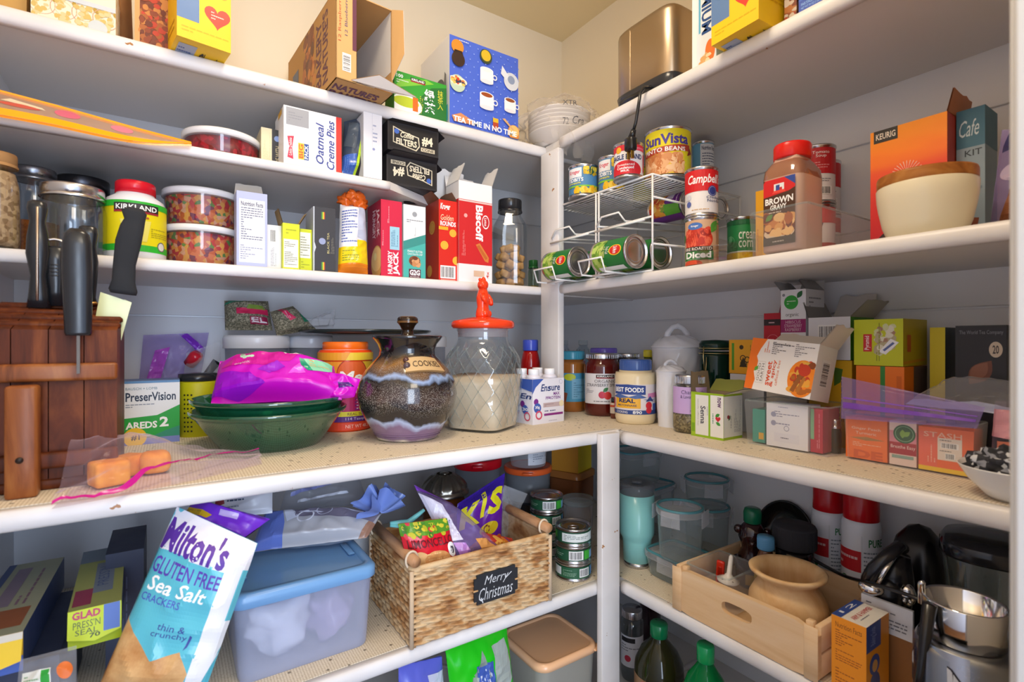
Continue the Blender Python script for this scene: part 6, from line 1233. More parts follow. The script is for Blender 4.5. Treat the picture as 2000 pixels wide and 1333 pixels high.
r = carton('tea_carton', 'orange and white spiced tea carton tilted on the low clear bin', 'carton', (-.225, -.945, ZW + .100), 0, .127, .068, .100, '#f1eeec', {'F': GE, 'R': [('bar', .3, .25, .72, .75, True)]}, flaps=[('R', .045, 62, '#e6ddd2'), ('K', .03, 50, '#ddd2c4')], inner='#d9cbb8')
r.rotation_euler = (Matrix.Rotation(YR, 4, 'Z') @ Matrix.Rotation(-.16, 4, 'X') @ Matrix.Rotation(.10, 4, 'Y')).to_euler()
r.location.z = ZW + .0995
def tallR(label, px0, px1, pyt, zb, df, dp, col, prints=None, name='tea_carton', **k): return cartonR(name, label, 'carton', px0, px1, pyt, zb, df, dp, col, prints, **k)
zs = ZW + .166
cartonR('storage_carton', 'plain white carton under the yellow recycle-marked carton', 'carton', 1426, 1492, 732, ZW, .135, .10, '#dcdce2')
tallR('amber yellow carton with black recycling marks behind the senna tea', 1424, 1494, 664, zat(732, on_x(1459, -.135)) + .001, .135, .10, '#eba922', {'F': [('r', .08, .1, .15, .9, '#4f9a2a'), ('t', .3, .2, .52, .5, '▲', '#3a2c14'), ('ring', .42, .3, .006, .008, '#3a2c14'), ('ring', .52, .42, .005, .007, '#3a2c14'), ('ring', .40, .46, .005, .007, '#3a2c14'), ('o', .36, .78, .005, '#3a2c14'), ('ln', .56, .2, .64, .85, 2, '#8a6420', True)]})
cartonR('storage_carton', 'plain carton hidden under the red and the organic tea cartons', 'carton', 1497, 1576, 690, ZW, .135, .11, '#d8cfc4')
zq = zat(690, on_x(1536, -.135)) + .001
tallR('red tea carton with a black band, left of the organic tea', 1492, 1524, 612, zq, .110, .06, '#c01a30', {'F': [('r', 0, .68, 1, .84, '#2a1a22'), ('ln', .3, .72, .9, .80, 1, '#e0b8c0'), ('ring', .55, .3, .012, .013, '#e07a8a'), ('ln', .3, .26, .85, .38, 1, '#f0a8b4')]}, flaps=[('K', .03, 75, '#a85a78')])
tallR('white organic hibiscus tea carton with a magenta band, top of its stack', 1525, 1574, 566, zq, .132, .075, '#eeeef2', {'F': [('o', .42, .80, .0145, '#2fa63c'), ('ln', .25, .76, .6, .84, 2, '#c9e6c9'), ('leaf', .66, .86, .018, 55, '#1f6a3c'), ('o', .12, .92, .003, '#8a8c94'), ('t', .2, .56, .72, .63, 'organic', '#3a3a40', 0, .0), ('r', 0, .32, 1, .53, '#9c1f6a'), ('t', .2, .46, .8, .51, 'HIBISCUS', '#e6c0d8', 0, 0), ('t', .15, .40, .85, .45, 'STRAWBERRY', '#e6c0d8', 0, 0), ('t', .18, .34, .82, .39, 'RASPBERRY', '#e6c0d8', 0, 0), ('e', .5, .16, .45, .14, '#e9d2cc'), ('e', .5, .18, .3, .07, '#c9402c'), ('sc', .55, .03, .95, .14, 8, .007, ['#c92a3c', '#e06a8c'])], 'R': [('ln', .15, .3, .8, .9, 9, '#9a9aa2')]}, flaps=[('L', .026, 50, '#cfcfd2'), ('K', .028, 70, '#d9d6d4'), ('R', .026, 130, '#a8a8ac')], inner='#cfc8c0')
yl = on_x(1622, -.14); tallR('yellow carton with black and green print under the white bar-coded carton', 1580, 1664, 704, ZW, .140, .115, '#e9b71c', {'F': [('ln', .7, .3, .85, .8, 3, '#3a3a1c', True), ('p', [(.6, .7), (.75, .75), (.8, .9), (.6, .92)], '#4f7a2a')]})
zr = zat(704, yl) + .001
tallR('white carton with a bar code and torn raised flaps', 1579, 1661, 620, zr, .140, .10, {'*': '#e6e6ec', 'R': '#4f9a2c'}, {'F': [('bar', .24, .46, .72, .82), ('ln', .24, .26, .66, .38, 3, '#8a8c98'), ('ring', .64, .30, .004, .0055, '#4a4c58')]}, flaps=[('K', .055, 62, '#d6d0ca'), ('R', .04, 48, '#c9c3bc'), ('L', .035, 68, '#8f8c88')], inner='#cdc6be')
yo = on_x(1720, -.17); tallR('orange carton with a green stripe under the lime pyramid-tea carton', 1672, 1766, 716, ZW, .170, .10, '#ee7a1a', {'F': [('r', .52, 0, .62, 1, '#2f8a3a'), ('r', .85, .2, .95, .9, '#d86a10')], 'R': [('r', .4, 0, 1, 1, '#5a4a4a')]})
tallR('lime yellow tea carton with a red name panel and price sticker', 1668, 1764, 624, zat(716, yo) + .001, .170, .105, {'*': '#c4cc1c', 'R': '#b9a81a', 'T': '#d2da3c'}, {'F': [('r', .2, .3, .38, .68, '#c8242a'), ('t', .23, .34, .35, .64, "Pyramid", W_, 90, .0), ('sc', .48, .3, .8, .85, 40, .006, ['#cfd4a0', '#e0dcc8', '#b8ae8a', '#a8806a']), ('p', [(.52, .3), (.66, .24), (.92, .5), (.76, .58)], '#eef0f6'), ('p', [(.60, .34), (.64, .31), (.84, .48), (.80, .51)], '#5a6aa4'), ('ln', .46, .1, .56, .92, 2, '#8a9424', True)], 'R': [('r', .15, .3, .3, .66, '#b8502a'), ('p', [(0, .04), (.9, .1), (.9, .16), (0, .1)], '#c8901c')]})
tallR('yellow carton between the lime carton and the black tea carton', 1816, 1846, 640, ZW, .105, .07, {'*': '#dcc81c', 'R': '#3a4a52'}, {})
tallR('black tea carton with a brown leaf, at the right end of the counter-height shelf', 1866, 1966, 636, ZW, .118, .06, '#24262e', {'F': [('t', .08, .93, .94, .965, 'The World Tea Company', '#8a8c96', 0, 0), ('leaf', .28, .58, .048, 55, '#7a4a3a'), ('leaf', .31, .61, .036, 55, '#94604a'), ('e', .80, .83, .13, .055, '#d9c9b4'), ('t', .74, .80, .86, .86, '20', '#3a3434', 0, .02)]}, flaps=None)
# clear bin of orange tea boxes
clearbin('clear_bin', 'clear plastic bin of orange tea boxes at the right end of the shelf', (-.206, -1.140, ZW), .172, .062, .080, YR)
OX = .226
cartonR('tea_carton', 'orange ginger tea box, leftmost in the right-hand clear bin', 'carton', 1652, 1733, 818, ZW + .003, OX, .04, '#f0742c', {'F': [('t', .15, .70, .85, .78, 'Ginger Peach', '#f6d8c0', 0, 0), ('t', .25, .60, .75, .67, 'Turmeric', '#f6d8c0', 0, 0), ('p', [(.1, .5), (.5, .55), (.95, .5), (.5, .46)], '#a87a3a'), ('ln', .18, .3, .85, .42, 3, '#f6c8a8'), ('t', .2, .02, .9, .22, 'DE', '#d85a18', 0, .05)]})
cartonR('tea_carton', 'crimson and pink tea box between the two orange ones in the clear bin', 'carton', 1737, 1790, 824, ZW + .003, OX, .04, '#e9d2cc', {'F': [('r', 0, .25, 1, .52, '#a81e34'), ('r', 0, .52, 1, .78, '#d8889a'), ('o', .56, .72, .0150, '#1f5a34'), ('ring', .56, .72, .0115, .0125, '#7fae8a'), ('leaf', .5, .62, .014, 90, '#7fb04a'), ('leaf', .5, .66, .013, 40, '#7fb04a'), ('t', .06, .36, .96, .46, 'Breathe Easy', '#f2d8d8', 0, 0), ('r', .1, .16, .9, .23, '#8aa8a0')]})
cartonR('tea_carton', 'orange tea box with a price sticker, rightmost in the clear bin', 'carton', 1794, 1902, 838, ZW + .003, OX, .04, '#f26a34', {'F': [('r', 0, 0, 1, .1, '#f2c81c'), ('r', 0, .1, .35, .9, '#ee6a52'), ('t', .1, .78, .8, .9, 'STASH', '#f6c0a8', 0, .01), ('r', .36, .28, .80, .78, '#e9ddd2'), ('bar', .42, .55, .74, .68), ('bar', .50, .31, .68, .45), ('ln', .4, .71, .76, .76, 1, '#6a605c'), ('ln', .4, .47, .76, .52, 1, '#6a605c'), ('ln', .16, .2, .34, .6, 3, '#f6b09a', True)]})
g, b, sf = bag('', '', '', [onR(1643, 818, -.2425), onR(1908, 838, -.2425), onR(1924, 796, -.236), onR(1644, 736, -.232)], 'purplefilm', .004, [('p', [(.02, .25), (.98, .28), (.98, .40), (.02, .40)], '#7a4ab4:p'), ('p', [(.02, .48), (.98, .52), (.98, .56), (.02, .52)], '#8a5ac4:p')], wr=.003, seed=31., build=False)
g.build('zip_bag', label='purple-zippered bag lying over the clear bin of orange tea boxes', cat='zip bag', origin=b)
bag('zip_bag', 'clear zip bag slumped in front of the black tea carton', 'zip bag', [V((-.168, -1.12, ZW + .095)), V((-.20, -1.262, ZW + .095)), V((-.13, -1.262, ZW + .142)), V((-.13, -1.17, ZW + .142))], 'milky', .012, [('p', [(0, .0), (1, .0), (1, .14), (0, .12)], '#c9d2ee:p')], wr=.007, seed=32.)
bag('snack_bag', 'pink and clear bag at the right end behind the white bowl', 'bag', [V((-.205, -1.235, ZW + .002)), V((-.205, -1.32, ZW + .002)), V((-.20, -1.315, ZW + .12)), V((-.20, -1.24, ZW + .115))], 'pinkfilm', .012, [('p', [(.0, .55), (1, .5), (1, .85), (.0, .9)], '#e8a8b4:p'), ('p', [(.1, .2), (.9, .15), (.9, .5), (.1, .5)], '#d9826a:p')], wr=.006, seed=33.)
sp = Spot(1622, 1642, ZW, R=.20); jar('olive_jar', 'little green jar squeezed between the two clear bins', sp, .062, 'darkgreen', 'tin', None, lidh=.012, ribbed=False)
c = V((-.302, -1.287, ZW)); g = G(); g.lathe([(0, .003), (.028, .003), (.03, 0), (.034, .004), (.050, .022), (.061, .040), (.062, .042), (.0595, .041), (.048, .024), (.03, .008), (0, .008)], '#eceae6:g', 56); g.build('ceramic_bowl', label='white bowl holding a black and white cloth at the right end of the shelf', cat='bowl', loc=c)
g = G(); g.blob((-.006, .004, .040), .040, 'bwcloth', 4, .5, 14., (1, 1, .62), 5.); g.build('folded_cloth', label='black and white patterned cloth stuffed in the white bowl', cat='cloth', loc=c + V((0, 0, .002)))
# ------------------------------------------------------------------ low shelf, right
sp = Spot(1211, 1277, ZL, k=1.24); R = sp.r; h = sp.h(962); o = thing('tumbler', 'mint green steel tumbler with a clear lid beside the white post', 'tumbler', sp.loc, sp.yaw)
g = G(); g.lathe([(R * .78, .012), (R * .83, h * .34), (R * .86, h * .38), (R * .97, h * .43), (R, h * .47), (R, h * .995)], '#8fd2cf:p', 48); g.build('tumbler_body', o)
g = G(); g.lathe([(0, 0), (R * .74, 0), (R * .77, .003), (R * .78, .0125)], 'tin', 48); g.build('steel_base', o)
g = G(); g.lathe([(R * .98, h * .99), (R, h), (R * 1.02, h + .012), (R * 1.0, h + .024), (R * .7, h + .024), (R * .6, h + .020), (0, h + .020)], 'smoke', 48); g.box(-.012, -.006, h + .02, .012, .016, h + .028, 'smoke', .003); g.build('lid', o)


def lockbox(label, c, w, d, h, yaw, rnd=6., group='lidded glass food boxes'):
    """glass food box with a teal-rimmed snap lid"""
    o = thing('food_box', label, 'food box', c, yaw, group); R = w / 2; sy = d / w
    g = G(); g.lathe([(R * .82, 0), (R * .86, .003), (R * .94, h - .016), (R * .96, h - .014)], 'lockglass', 56, 1, sy, rnd); g.build('glass_box', o)
    L = G(); L.lathe([(R * .98, h - .016), (R * 1.0, h - .014), (R, h - .003), (R * .96, h), (R * .88, h - .003), (0, h - .003)], 'milky', 56, 1, sy, rnd); lo = L.build('lid', o)
    q = G(); n = 56; rim = []
    for i in range(n):
        a = 6.2832 * i / n; ca, sa = math.cos(a), math.sin(a); k = (abs(ca) ** rnd + abs(sa) ** rnd) ** (-1 / rnd) * R * .93; rim.append((k * ca, k * sa * sy, h - .001))
    q.tube(rim, .0032, '#4f8f99:p', 6, True); q.build('teal_seal', lo)
    for a, wd in ((0, d), (90, w), (180, d), (270, w)):
        f = G(); r_ = (R if a % 180 == 0 else R * sy) + .003; ca, sa = math.cos(math.radians(a)), math.sin(math.radians(a)); hw = min(.022, wd * .2)
        P = [V((r_ * ca - sa * s * hw, r_ * sa + ca * s * hw, z)) for z in (h - .034, h - .002) for s in (-1, 1)]; nn = V((ca, sa, 0)) * .0022
        f.add(P + [p + nn for p in P], [(0, 1, 3, 2), (4, 6, 7, 5), (0, 4, 5, 1), (2, 3, 7, 6), (0, 2, 6, 4), (1, 5, 7, 3)], 'milky'); f.build('snap_tab', lo)
    return o


lockbox('flat rectangular food box under the round one, left of the wooden crate', (-.232, -.716, ZL), .112, .15, .056, YR + 1.5708)
lockbox('near round food box with teal rim, on the flat one', (-.2515, -.7245, ZL + .058), .104, .104, .112, .3, 2.)
lockbox('lower rectangular food box in the corner behind the mint tumbler', (-.118, -.500, ZL), .15, .13, .150, .12)
lockbox('small rectangular food box on top of the corner stack behind the tumbler', (-.122, -.470, ZL + .152), .13, .11, .085, -.1)
lockbox('lower round food box at the back right of the near round one', (-.088, -.676, ZL), .112, .112, .130, .5, 2.)
lockbox('upper round food box stacked at the back, teal rim tilted toward the room', (-.088, -.676, ZL + .132), .108, .108, .066, .9, 2.)
# wooden crate
cx0, cx1, cy0, cy1, ch = -.355, -.118, -1.068, -.788, .086; cc = V(((cx0 + cx1) / 2, (cy0 + cy1) / 2, ZL)); o = thing('wooden_crate', 'pale pine crate with oval handle hole on the low right shelf', 'crate', cc, YR)
wv, dv = (cy1 - cy0) / 2, (cx1 - cx0) / 2; tk = .0105


def panel_hole(g, w, h, t, y, key):
    """front board with an oval grip hole, local x across, at depth y"""
    n = 40; hw, hh, zc_ = w * .105, .0115, h * .60; outer, inner = [], []
    for i in range(n):
        a = 6.2832 * i / n; ca, sa = math.cos(a), math.sin(a); k = (abs(ca) ** 3.2 + abs(sa) ** 3.2) ** (-1 / 3.2); inner.append((hw * k * ca, zc_ + hh * k * sa))
        m = max(abs(ca) / (w / 2), abs(sa) / (h - zc_ if sa > 0 else zc_)); outer.append((ca / m, zc_ + sa / m))
    vs = [(x, yy, z) for yy in (y, y + t) for ring in (outer, inner) for x, z in ring]; fs = []
    for i in range(n):
        j = (i + 1) % n; fs += [(i, j, n + j, n + i), (2 * n + j, 2 * n + i, 3 * n + i, 3 * n + j), (n + i, n + j, 3 * n + j, 3 * n + i), (j, i, 2 * n + i, 2 * n + j)]
    g.add(vs, fs, key)


g = G(); panel_hole(g, 2 * wv, ch - .001, tk, -dv, 'pine'); g.build('front_panel', o)
g = G(); g.box(-wv, dv - tk, 0, wv, dv, ch - .001, 'pine', .001, 1); g.build('back_panel', o)
for s in (-1, 1):
    for z0_, z1_ in ((.004, ch * .5 - .002), (ch * .5 + .001, ch - .001)):
        g = G(); x = s * (wv - tk / 2); g.box(x - tk / 2 + .0003, -dv + tk, z0_, x + tk / 2 - .0003, dv - tk, z1_, 'pine', .001, 1); g.build('side_slat', o)
    for y in (-1, 1): g = G(); X, Y_ = s * (wv - .019), y * (dv - .0175); g.box(X - .006, Y_ - .006, .006, X + .006, Y_ + .006, ch + .001, 'pine', .001, 1); g.build('corner_block', o)
for s in (-1, 1): g = G(); x = s * (wv + .0002 - .011); g.box(x - .011, -dv - .0015, 0, x + .011, -dv + .0002, ch, 'pine', .0008, 1); g.build('corner_strip', o)
g = G(); g.box(-wv + tk, -dv + tk, .004, wv - tk, dv - tk, .009, 'pine'); g.build('crate_floor', o)
ZCR = ZL + .0095
# things in the crate
def W(x, y, z): return V((x, y, z))
c = W(-.150, -.835, ZCR); yw = math.atan2(CY - c.y, CX - c.x) + math.pi / 2; o = thing('honey_bottle', 'dark bear-shaped honey bottle with green cap in the crate', 'bottle', c, yw); SY = '#2a0f14:l'
g = G(); g.lathe([(0, 0), (.030, 0), (.034, .006), (.034, .04), (.029, .066), (.022, .080), (.0235, .090), (.029, .105), (.027, .122), (.018, .133), (.0145, .137)], SY, 40, 1, .92)
[g.blob((s * .028, 0, .118), .010, SY, 2, 0, 1, (1, .7, 1)) for s in (-1, 1)]; g.blob((0, -.027, .098), .008, SY, 2); g.tube([(-.032, -.01, .062), (-.026, -.028, .046), (-.010, -.034, .040)], .008, SY, 8); g.tube([(.032, -.01, .062), (.026, -.028, .046), (.010, -.034, .040)], .008, SY, 8)
g.add([(-.014, -.0345, .012), (.014, -.0345, .012), (.014, -.0345, .034), (-.014, -.0345, .034)], [(0, 1, 2, 3)], '#c9a43a'); g.build('bear_body', o)
g = G(); g.lathe([(.017, .136), (.0185, .138), (.0185, .158), (.016, .166), (.012, .168), (0, .168)], '#0f6a4a:p', 36); g.build('cap', o)
c = W(-.190, -.880, ZCR); round_jar('sauce_bottle', 'small amber bottle with light blue cap in front of the honey bear', Spot(1476, 1515, ZCR, k=1.045), .132, '#6a3a1c:l', '#5f9fd0:p', .026, .62, .78, .62, (.2, .55, 85, '#d9b84a', [('r', .3, .3, .8, 1, '#3f9a4a'), ('r', 0, 0, .3, 1, '#e6c65a')]), 'bottle')
sp = Spot(1513, 1590, ZCR, k=1.055); R = sp.r; o = thing('black_jar', 'short black jar with ribbed lid behind the wooden pot', 'jar', sp.loc, sp.yaw)
g = G(); g.lathe([(R * .9, 0), (R * .95, .003), (R * .95, .070), (R * .86, .085), (R * .86, .105)], '#1d1c22:g', 44); g.build('jar_body', o); g = G(); g.lathe([(R * .98, .108), (R, .110), (R, .148), (R * .95, .152), (0, .152)], '#2c2d34:d', 44)
[g.box(math.cos(a) * R - .0005, math.sin(a) * R - .0005, .111, math.cos(a) * R + .0005, math.sin(a) * R + .0005, .147, '#2c2d34:d') for a in [6.2832 * i / 60 for i in range(60)]]; g.build('lid', o)
clearbin('clear_tub', 'clear plastic tub of small tools in the front corner of the crate', (-.272, -.846, ZCR), .094, .112, .078, YR, 'milky', .006)
def toolpos(px, py, x): p = on_x(px, x); return V((x, p.y, ZCR + .004))
c = W(-.262, -.832, ZCR + .045); g = G(); g.box(-.008, -.004, -.04, .008, .004, .036, '#d8301c:p', .003); g.box(-.004, -.0055, -.02, .004, -.003, .025, '#a8200f:p', .001); g.build('red_clip', label='red plastic clip standing in the clear tub', cat='clip', loc=c, rot=(.15, .1, YR + .3))
g = G(); g.lathe([(.0, .0), (.026, .002), (.028, .005), (.012, .012), (.0065, .018), (.0055, .05), (.003, .054), (0, .054)], '#ece8e2:p', 24, 1, .75); [g.blob((.020 * math.cos(a), .015 * math.sin(a), .0075), .0022, '#77706a', 1) for a in (.3, 1.4, 2.6, 3.9, 5.1)]; g.build('press_disc', label='white plastic icing tool with a pointed handle in the clear tub', cat='kitchen tool', loc=(-.280, -.862, ZCR + .050), rot=(.1, .1, .4))
sp = Spot(1464, 1606, ZCR, k=.945); R = .0655; sp.loc = V((-.2655, -.972, ZCR)); o = thing('wooden_pot', 'turned wooden pot with a flared rim standing in the crate', 'pot', sp.loc, 0)
g = G(); g.lathe([(0, .001), (.040, .0), (.050, .006), (.060, .022), (.0655, .044), (.064, .062), (.055, .080), (.0475, .090), (.0475, .096), (.056, .103), (.0635, .109), (.0645, .113), (.061, .1155), (.054, .113), (.045, .104), (.044, .09), (.056, .06), (.05, .02), (0, .012)], 'turned', 64); g.build('pot_body', o)
# behind the crate
c = V((-.052, -.838, ZL)); o = thing('baking_dish', 'black oval dish leaning on the wall behind the honey bear', 'dish', c, YR, rot=(-.22, 0, YR)); g = G()
f = lambda u, v: V((math.cos(u * 6.2832) * .068 * v, .016 * (1 - v ** 4), .085 + math.sin(u * 6.2832) * .085 * v)); g.grid(f, 48, 10, '#15151a:g', True, True); g.grid(lambda u, v: f(-u, v) + V((0, .004, 0)), 48, 10, '#15151a:g', True, True); g.build('dish_body', o)
g = G(); g.tube([(math.cos(a) * .069, .001, .085 + math.sin(a) * .086) for a in [6.2832 * i / 48 for i in range(48)]], .0028, '#26262c:g', 8, True); g.build('rim', o)
SPR = [('r', .0, .56, .50, .80, '#c8202a'), ('t', .62, .86, .92, .95, 'PURE', '#2f7a4a', 0, .02), ('ln', .06, .60, .44, .76, 2, '#f0c8c8'), ('ln', .54, .4, .95, .82, 9, '#8a94a0'), ('o', .2, .44, .0085, '#1f7a44'), ('r', .5, .02, .52, .98, '#d9dde2')]
for px0, px1, xx, lb in ((1588, 1649, -.045, 'white cooking spray can with red cap, farther from the doorway'), (1648, 1716, -.076, 'white cooking spray can with red cap, next to the hand mixer')):
    p = on_x((px0 + px1) / 2, xx); R = (px1 - px0) / 2 * dep(p) / F; p.z = ZL; yw = math.atan2(CY - p.y, CX - p.x) + math.pi / 2; o = thing('spray_can', lb, 'spray can', p, yw); h = zat(950 if xx > -.06 else 962, p) - ZL
    g = G(); g.lathe([(R * .94, 0), (R * .98, .003), (R * .98, h * .70), (R * .95, h * .76), (R * .86, h * .80)], '#eceff6:p', 44); g.deco(wrap(R * .981, .004, h * .70, -85, 85, 20), SPR); g.build('can_body', o)
    g = G(); g.lathe([(R * .89, h * .79), (R * .9, h * .795), (R * .88, h * .985), (R * .84, h), (0, h)], '#c8101e:p', 44); g.build('cap', o)
# hand mixer
c = V((-.213, -1.113, ZL)); yw = math.atan2(CY - c.y, CX - c.x) + math.pi / 2; o = thing('hand_mixer', 'black and chrome hand mixer standing on end beside the baking soda', 'mixer', c, yw)
g = G(); BKP = '#17171c:p'
g.tube([(.004, .004, .0), (.004, .004, .05), (.002, .002, .10), (.004, 0, .15), (.010, -.002, .19)], [.026, .029, .027, .029, .018], BKP, 18); g.blob((-.002, -.016, .128), .024, BKP, 3, 0, 1, (1, .9, 1.3)); g.build('housing', o)
g = G(); g.tube([(-.022, -.018, .135), (-.028, -.034, .150), (-.020, -.040, .172), (-.002, -.034, .196), (.012, -.016, .208), (.018, 0, .200)], [.009, .011, .0105, .0105, .009, .008], '#222228:p', 12); g.build('handle', o)
g = G(); g.blob((-.024, -.030, .136), .017, 'chrome', 3, 0, 1, (1.1, .8, .7)); g.tube([(-.016, -.046, .150), (-.008, -.047, .172), (.006, -.036, .196)], [.0035, .004, .003], 'chrome', 8); g.blob((.022, -.022, .135), .015, 'chrome', 3, 0, 1, (.8, .7, 1.2)); [g.blob((.018 + i * .008, -.032, .128), .003, '#e9e9ec:m', 2) for i in (0, 1)]; g.build('chrome_trim', o)
g = G(); g.blob((.0, -.026, .082), .015, '#c02a3e:p', 3, .2, 1, (1, .5, .8)); g.build('speed_dial', o)
# dark appliance hump, blender jar and base
c = V((-.088, -1.112, ZL)); g = G(); g.lathe([(.040, 0), (.046, .006), (.048, .08), (.044, .14), (.032, .185), (.016, .206), (0, .212)], '#121216:p', 48, 1, .95, 2.6); o = thing('coffee_maker', 'rounded black appliance between the hand mixer and the blender jar', 'appliance', c, YR); g.build('appliance_body', o); g = G(); g.tube([(-.02, -.035, .17), (-.025, -.048, .14), (-.02, -.05, .08)], .006, '#1d1d22:p', 8); g.build('side_handle', o)
c = V((-.150, -1.222, ZL)); yw = math.atan2(CY - c.y, CX - c.x) + math.pi / 2; o = thing('blender_jar', 'clear blender jar with a smoky black lid at the right end', 'blender jar', c, yw)
g = G(); g.lathe([(.038, .0), (.040, .03), (.048, .10), (.056, .20), (.057, .212)], '#dfe6e6:c', 48, 1, 1, 2.6, cap=False); [g.tube([(math.cos(a) * .041, math.sin(a) * .041, .03), (math.cos(a) * .057, math.sin(a) * .057, .20)], .0016, 'lockglass', 5) for a in (3.6, 4.2, 4.9, 5.6)]; g.build('glass_jar', o)
g = G(); g.lathe([(.058, .206), (.060, .210), (.060, .226), (.054, .236), (.03, .240), (0, .240)], '#24252b:g', 48, 1, 1, 2.6); g.build('lid', o)
g = G(); g.lathe([(.034, .0), (.040, .002), (.041, .028), (.038, .031)], '#1c1c22:p', 40); g.build('collar', o)
c = V((-.318, -1.236, ZL)); yw = math.atan2(CY - c.y, CX - c.x) + math.pi / 2; o = thing('blender', 'chrome blender with a lettered front plate at the lower right', 'blender base', c, yw)
g = G(); g.lathe([(.052, 0), (.0535, .04), (.053, .128), (.049, .136), (.040, .140)], '#8a8c90:m', 56, 1, 1, 3.); g.build('motor_housing', o)
g = G(); g.lathe([(.038, .139), (.0425, .142), (.0445, .190), (.0435, .1925), (.0415, .190), (.0405, .148), (0, .145)], 'chrome', 56); g.tube([(-.0435, -.004, .175), (-.0445, -.006, .203), (-.0425, -.01, .206)], [.005, .0045, .003], 'chrome', 10); g.tube([(math.cos(a) * .020, math.sin(a) * .020, .153) for a in [6.2832 * i / 24 for i in range(24)]], .004, '#3a2a22:p', 6, True); g.build('chrome_cup', o)
g = G(); f = wrap(.0545, .070, .139, -84, 6, 12); g.grid(f.f, 20, 1, '#c9ccd2:m'); g.deco(f, [('p', [(.02, .0), (.98, .0), (.98, .42), (.8, .72), (.5, .9), (.2, .8), (.02, .5)], '#2c2e36'), ('p', [(.05, .34), (.95, .22), (.95, .42), (.78, .70), (.5, .86), (.22, .77), (.05, .5)], '#d0d3da'), ('t', .26, .46, .72, .70, 'Oster', '#2a2c36', 0, .02, .25)]); g.build('front_plate', o)
o = thing('black_spatula', 'black handled spatula standing against the blender base', 'spatula', (-.374, -1.199, ZL + .0005)); g = G(); g.box(-.002, -.008, 0, .002, .008, .055, '#16161a:p', .0015); g.tube([(0, 0, .05), (.004, -.006, .10), (.010, -.014, .19)], [.0045, .0055, .0085], '#16161a:p', 10); g.build('spatula_body', o)
BS = [('r', .06, .0, .94, .97, '#f0961c'), ('t', .12, .86, .88, .93, 'Nutrition Facts', '#7a3a10', 0, .0), ('ln', .12, .62, .88, .84, 7, '#9a4a14'), ('ln', .12, .42, .88, .58, 5, '#a8541a'), ('ln', .12, .1, .88, .34, 6, '#b05c1c')]
cartonR('baking_soda_box', 'orange and blue baking soda box beside the wooden crate', 'carton', 1624, 1692, 1213, ZL, .349, .078, {'F': '#f0961c', 'R': '#f0961c', 'T': '#e9e4dc', '*': '#ee921a'},
        {'F': BS, 'R': [('r', .0, .66, .62, 1, '#2f4a94'), ('t', .18, .72, .44, .95, 'Baking Soda', '#8fa0d0', 90, 0), ('e', .35, .46, .22, .13, '#2f4a94'), ('e', .36, .2, .22, .16, '#2a3f84'), ('o', .36, .44, .009, '#d8a05c')], 'T': [('r', 0, 0, .28, 1, '#2f4a94'), ('t', .45, .12, .62, .9, 'ARM & HAMMER', '#c93a3a', 90, .0), ('ln', .68, .2, .76, .8, 1, '#7a7a90', True), ('t', .06, .2, .2, .8, '12', '#dfe4f0', 90, 0)]})
carton('instruction_booklet', 'thin white booklet standing behind the baking soda box', 'booklet', (-.2580, -1.125, ZL), YR, .07, .005, .126, '#d6d8de', {'F': [('r', .0, .0, 1, .62, '#8a5a2c'), ('ln', .1, .68, .9, .95, 6, '#6a6e78')]})
# black flex from the mixer
pts = [pt(1588, 1092, 1.0), pt(1600, 1100, .985), pt(1650, 1126, .92), pt(1700, 1140, .815), pt(1760, 1158, .765), pt(1835, 1188, .725)]; g = G()
g.tube([cr(pts, i / 30) - pts[0] for i in range(31)], .0032, '#1a1a1e:p', 8); g.build('power_cord', label='black power cord running from the black jar over the baking soda box to the blender', cat='cord', loc=pts[0])
# ------------------------------------------------------------------ lowest shelf, right
sp = Spot(1213, 1256, ZB, k=1.285); h = sp.h(1188); round_jar('jam_jar', 'empty jam jar with white label low behind the white post', sp, h, '#cfd6d8:c', 'tin', .02, .84, .9, .84, (.22, .66, 75, '#e3e4ec', [('r', .1, .8, .6, .95, '#26242a'), ('ln', .1, .5, .9, .75, 3, '#8a8c98'), ('o', .35, .28, .008, '#c93450'), ('leaf', .7, .3, .014, 40, '#3a6a4a')]))
sp = Spot(1250, 1290, ZB, k=1.42); round_jar('wine_bottle', 'dark purple bottle behind the olive green bottle', sp, .245, '#2a0f1e:l', '#26101c:p', .03, .45, .5, .62, None, 'bottle')
def bottle(label, px0, px1, k, pyt, key, capc, band, group=None):
    sp = Spot(px0, px1, ZB, k=k); R = sp.r; h = sp.h(pyt); o = thing('large_bottle', label, 'bottle', sp.loc, sp.yaw)
    g = G(); g.lathe([(0, .001), (R * .9, 0), (R, .008), (R, h * .52), (R * .96, h * .60), (R * .74, h * .72), (R * .42, h * .81), (R * .30, h * .85), (R * .29, h * .88)], key, 44); g.build('bottle_body', o)
    g = G(); g.lathe([(R * .33, h * .86), (R * .36, h * .865), (R * .36, h * .985), (R * .32, h), (0, h)], capc, 36); g.build('cap', o)
    f = wrap(R + .0006, h * .16, h * .5, -80, 80); g = G(); g.grid(f.f, 22, 1, band[0]); g.deco(f, band[1]); g.build('paper_label', o); return o
bottle('dark olive oil bottle with a green cap on the lowest shelf', 1240, 1334, 1.14, 1216, 'olive', '#0f7a4a:p', ('#8a6a4a', [('r', .25, .55, .45, .95, '#d8306a'), ('o', .55, .7, .012, '#e0d0b8'), ('ln', .1, .1, .9, .4, 3, '#c9b08a')]))
bottle('bright green soda bottle beside the olive oil bottle', 1332, 1424, 1.015, 1258, 'bottlegreen', '#0fa05a:p', ('#0f8a48', [('r', 0, .4, 1, .6, '#5fd08a')]))
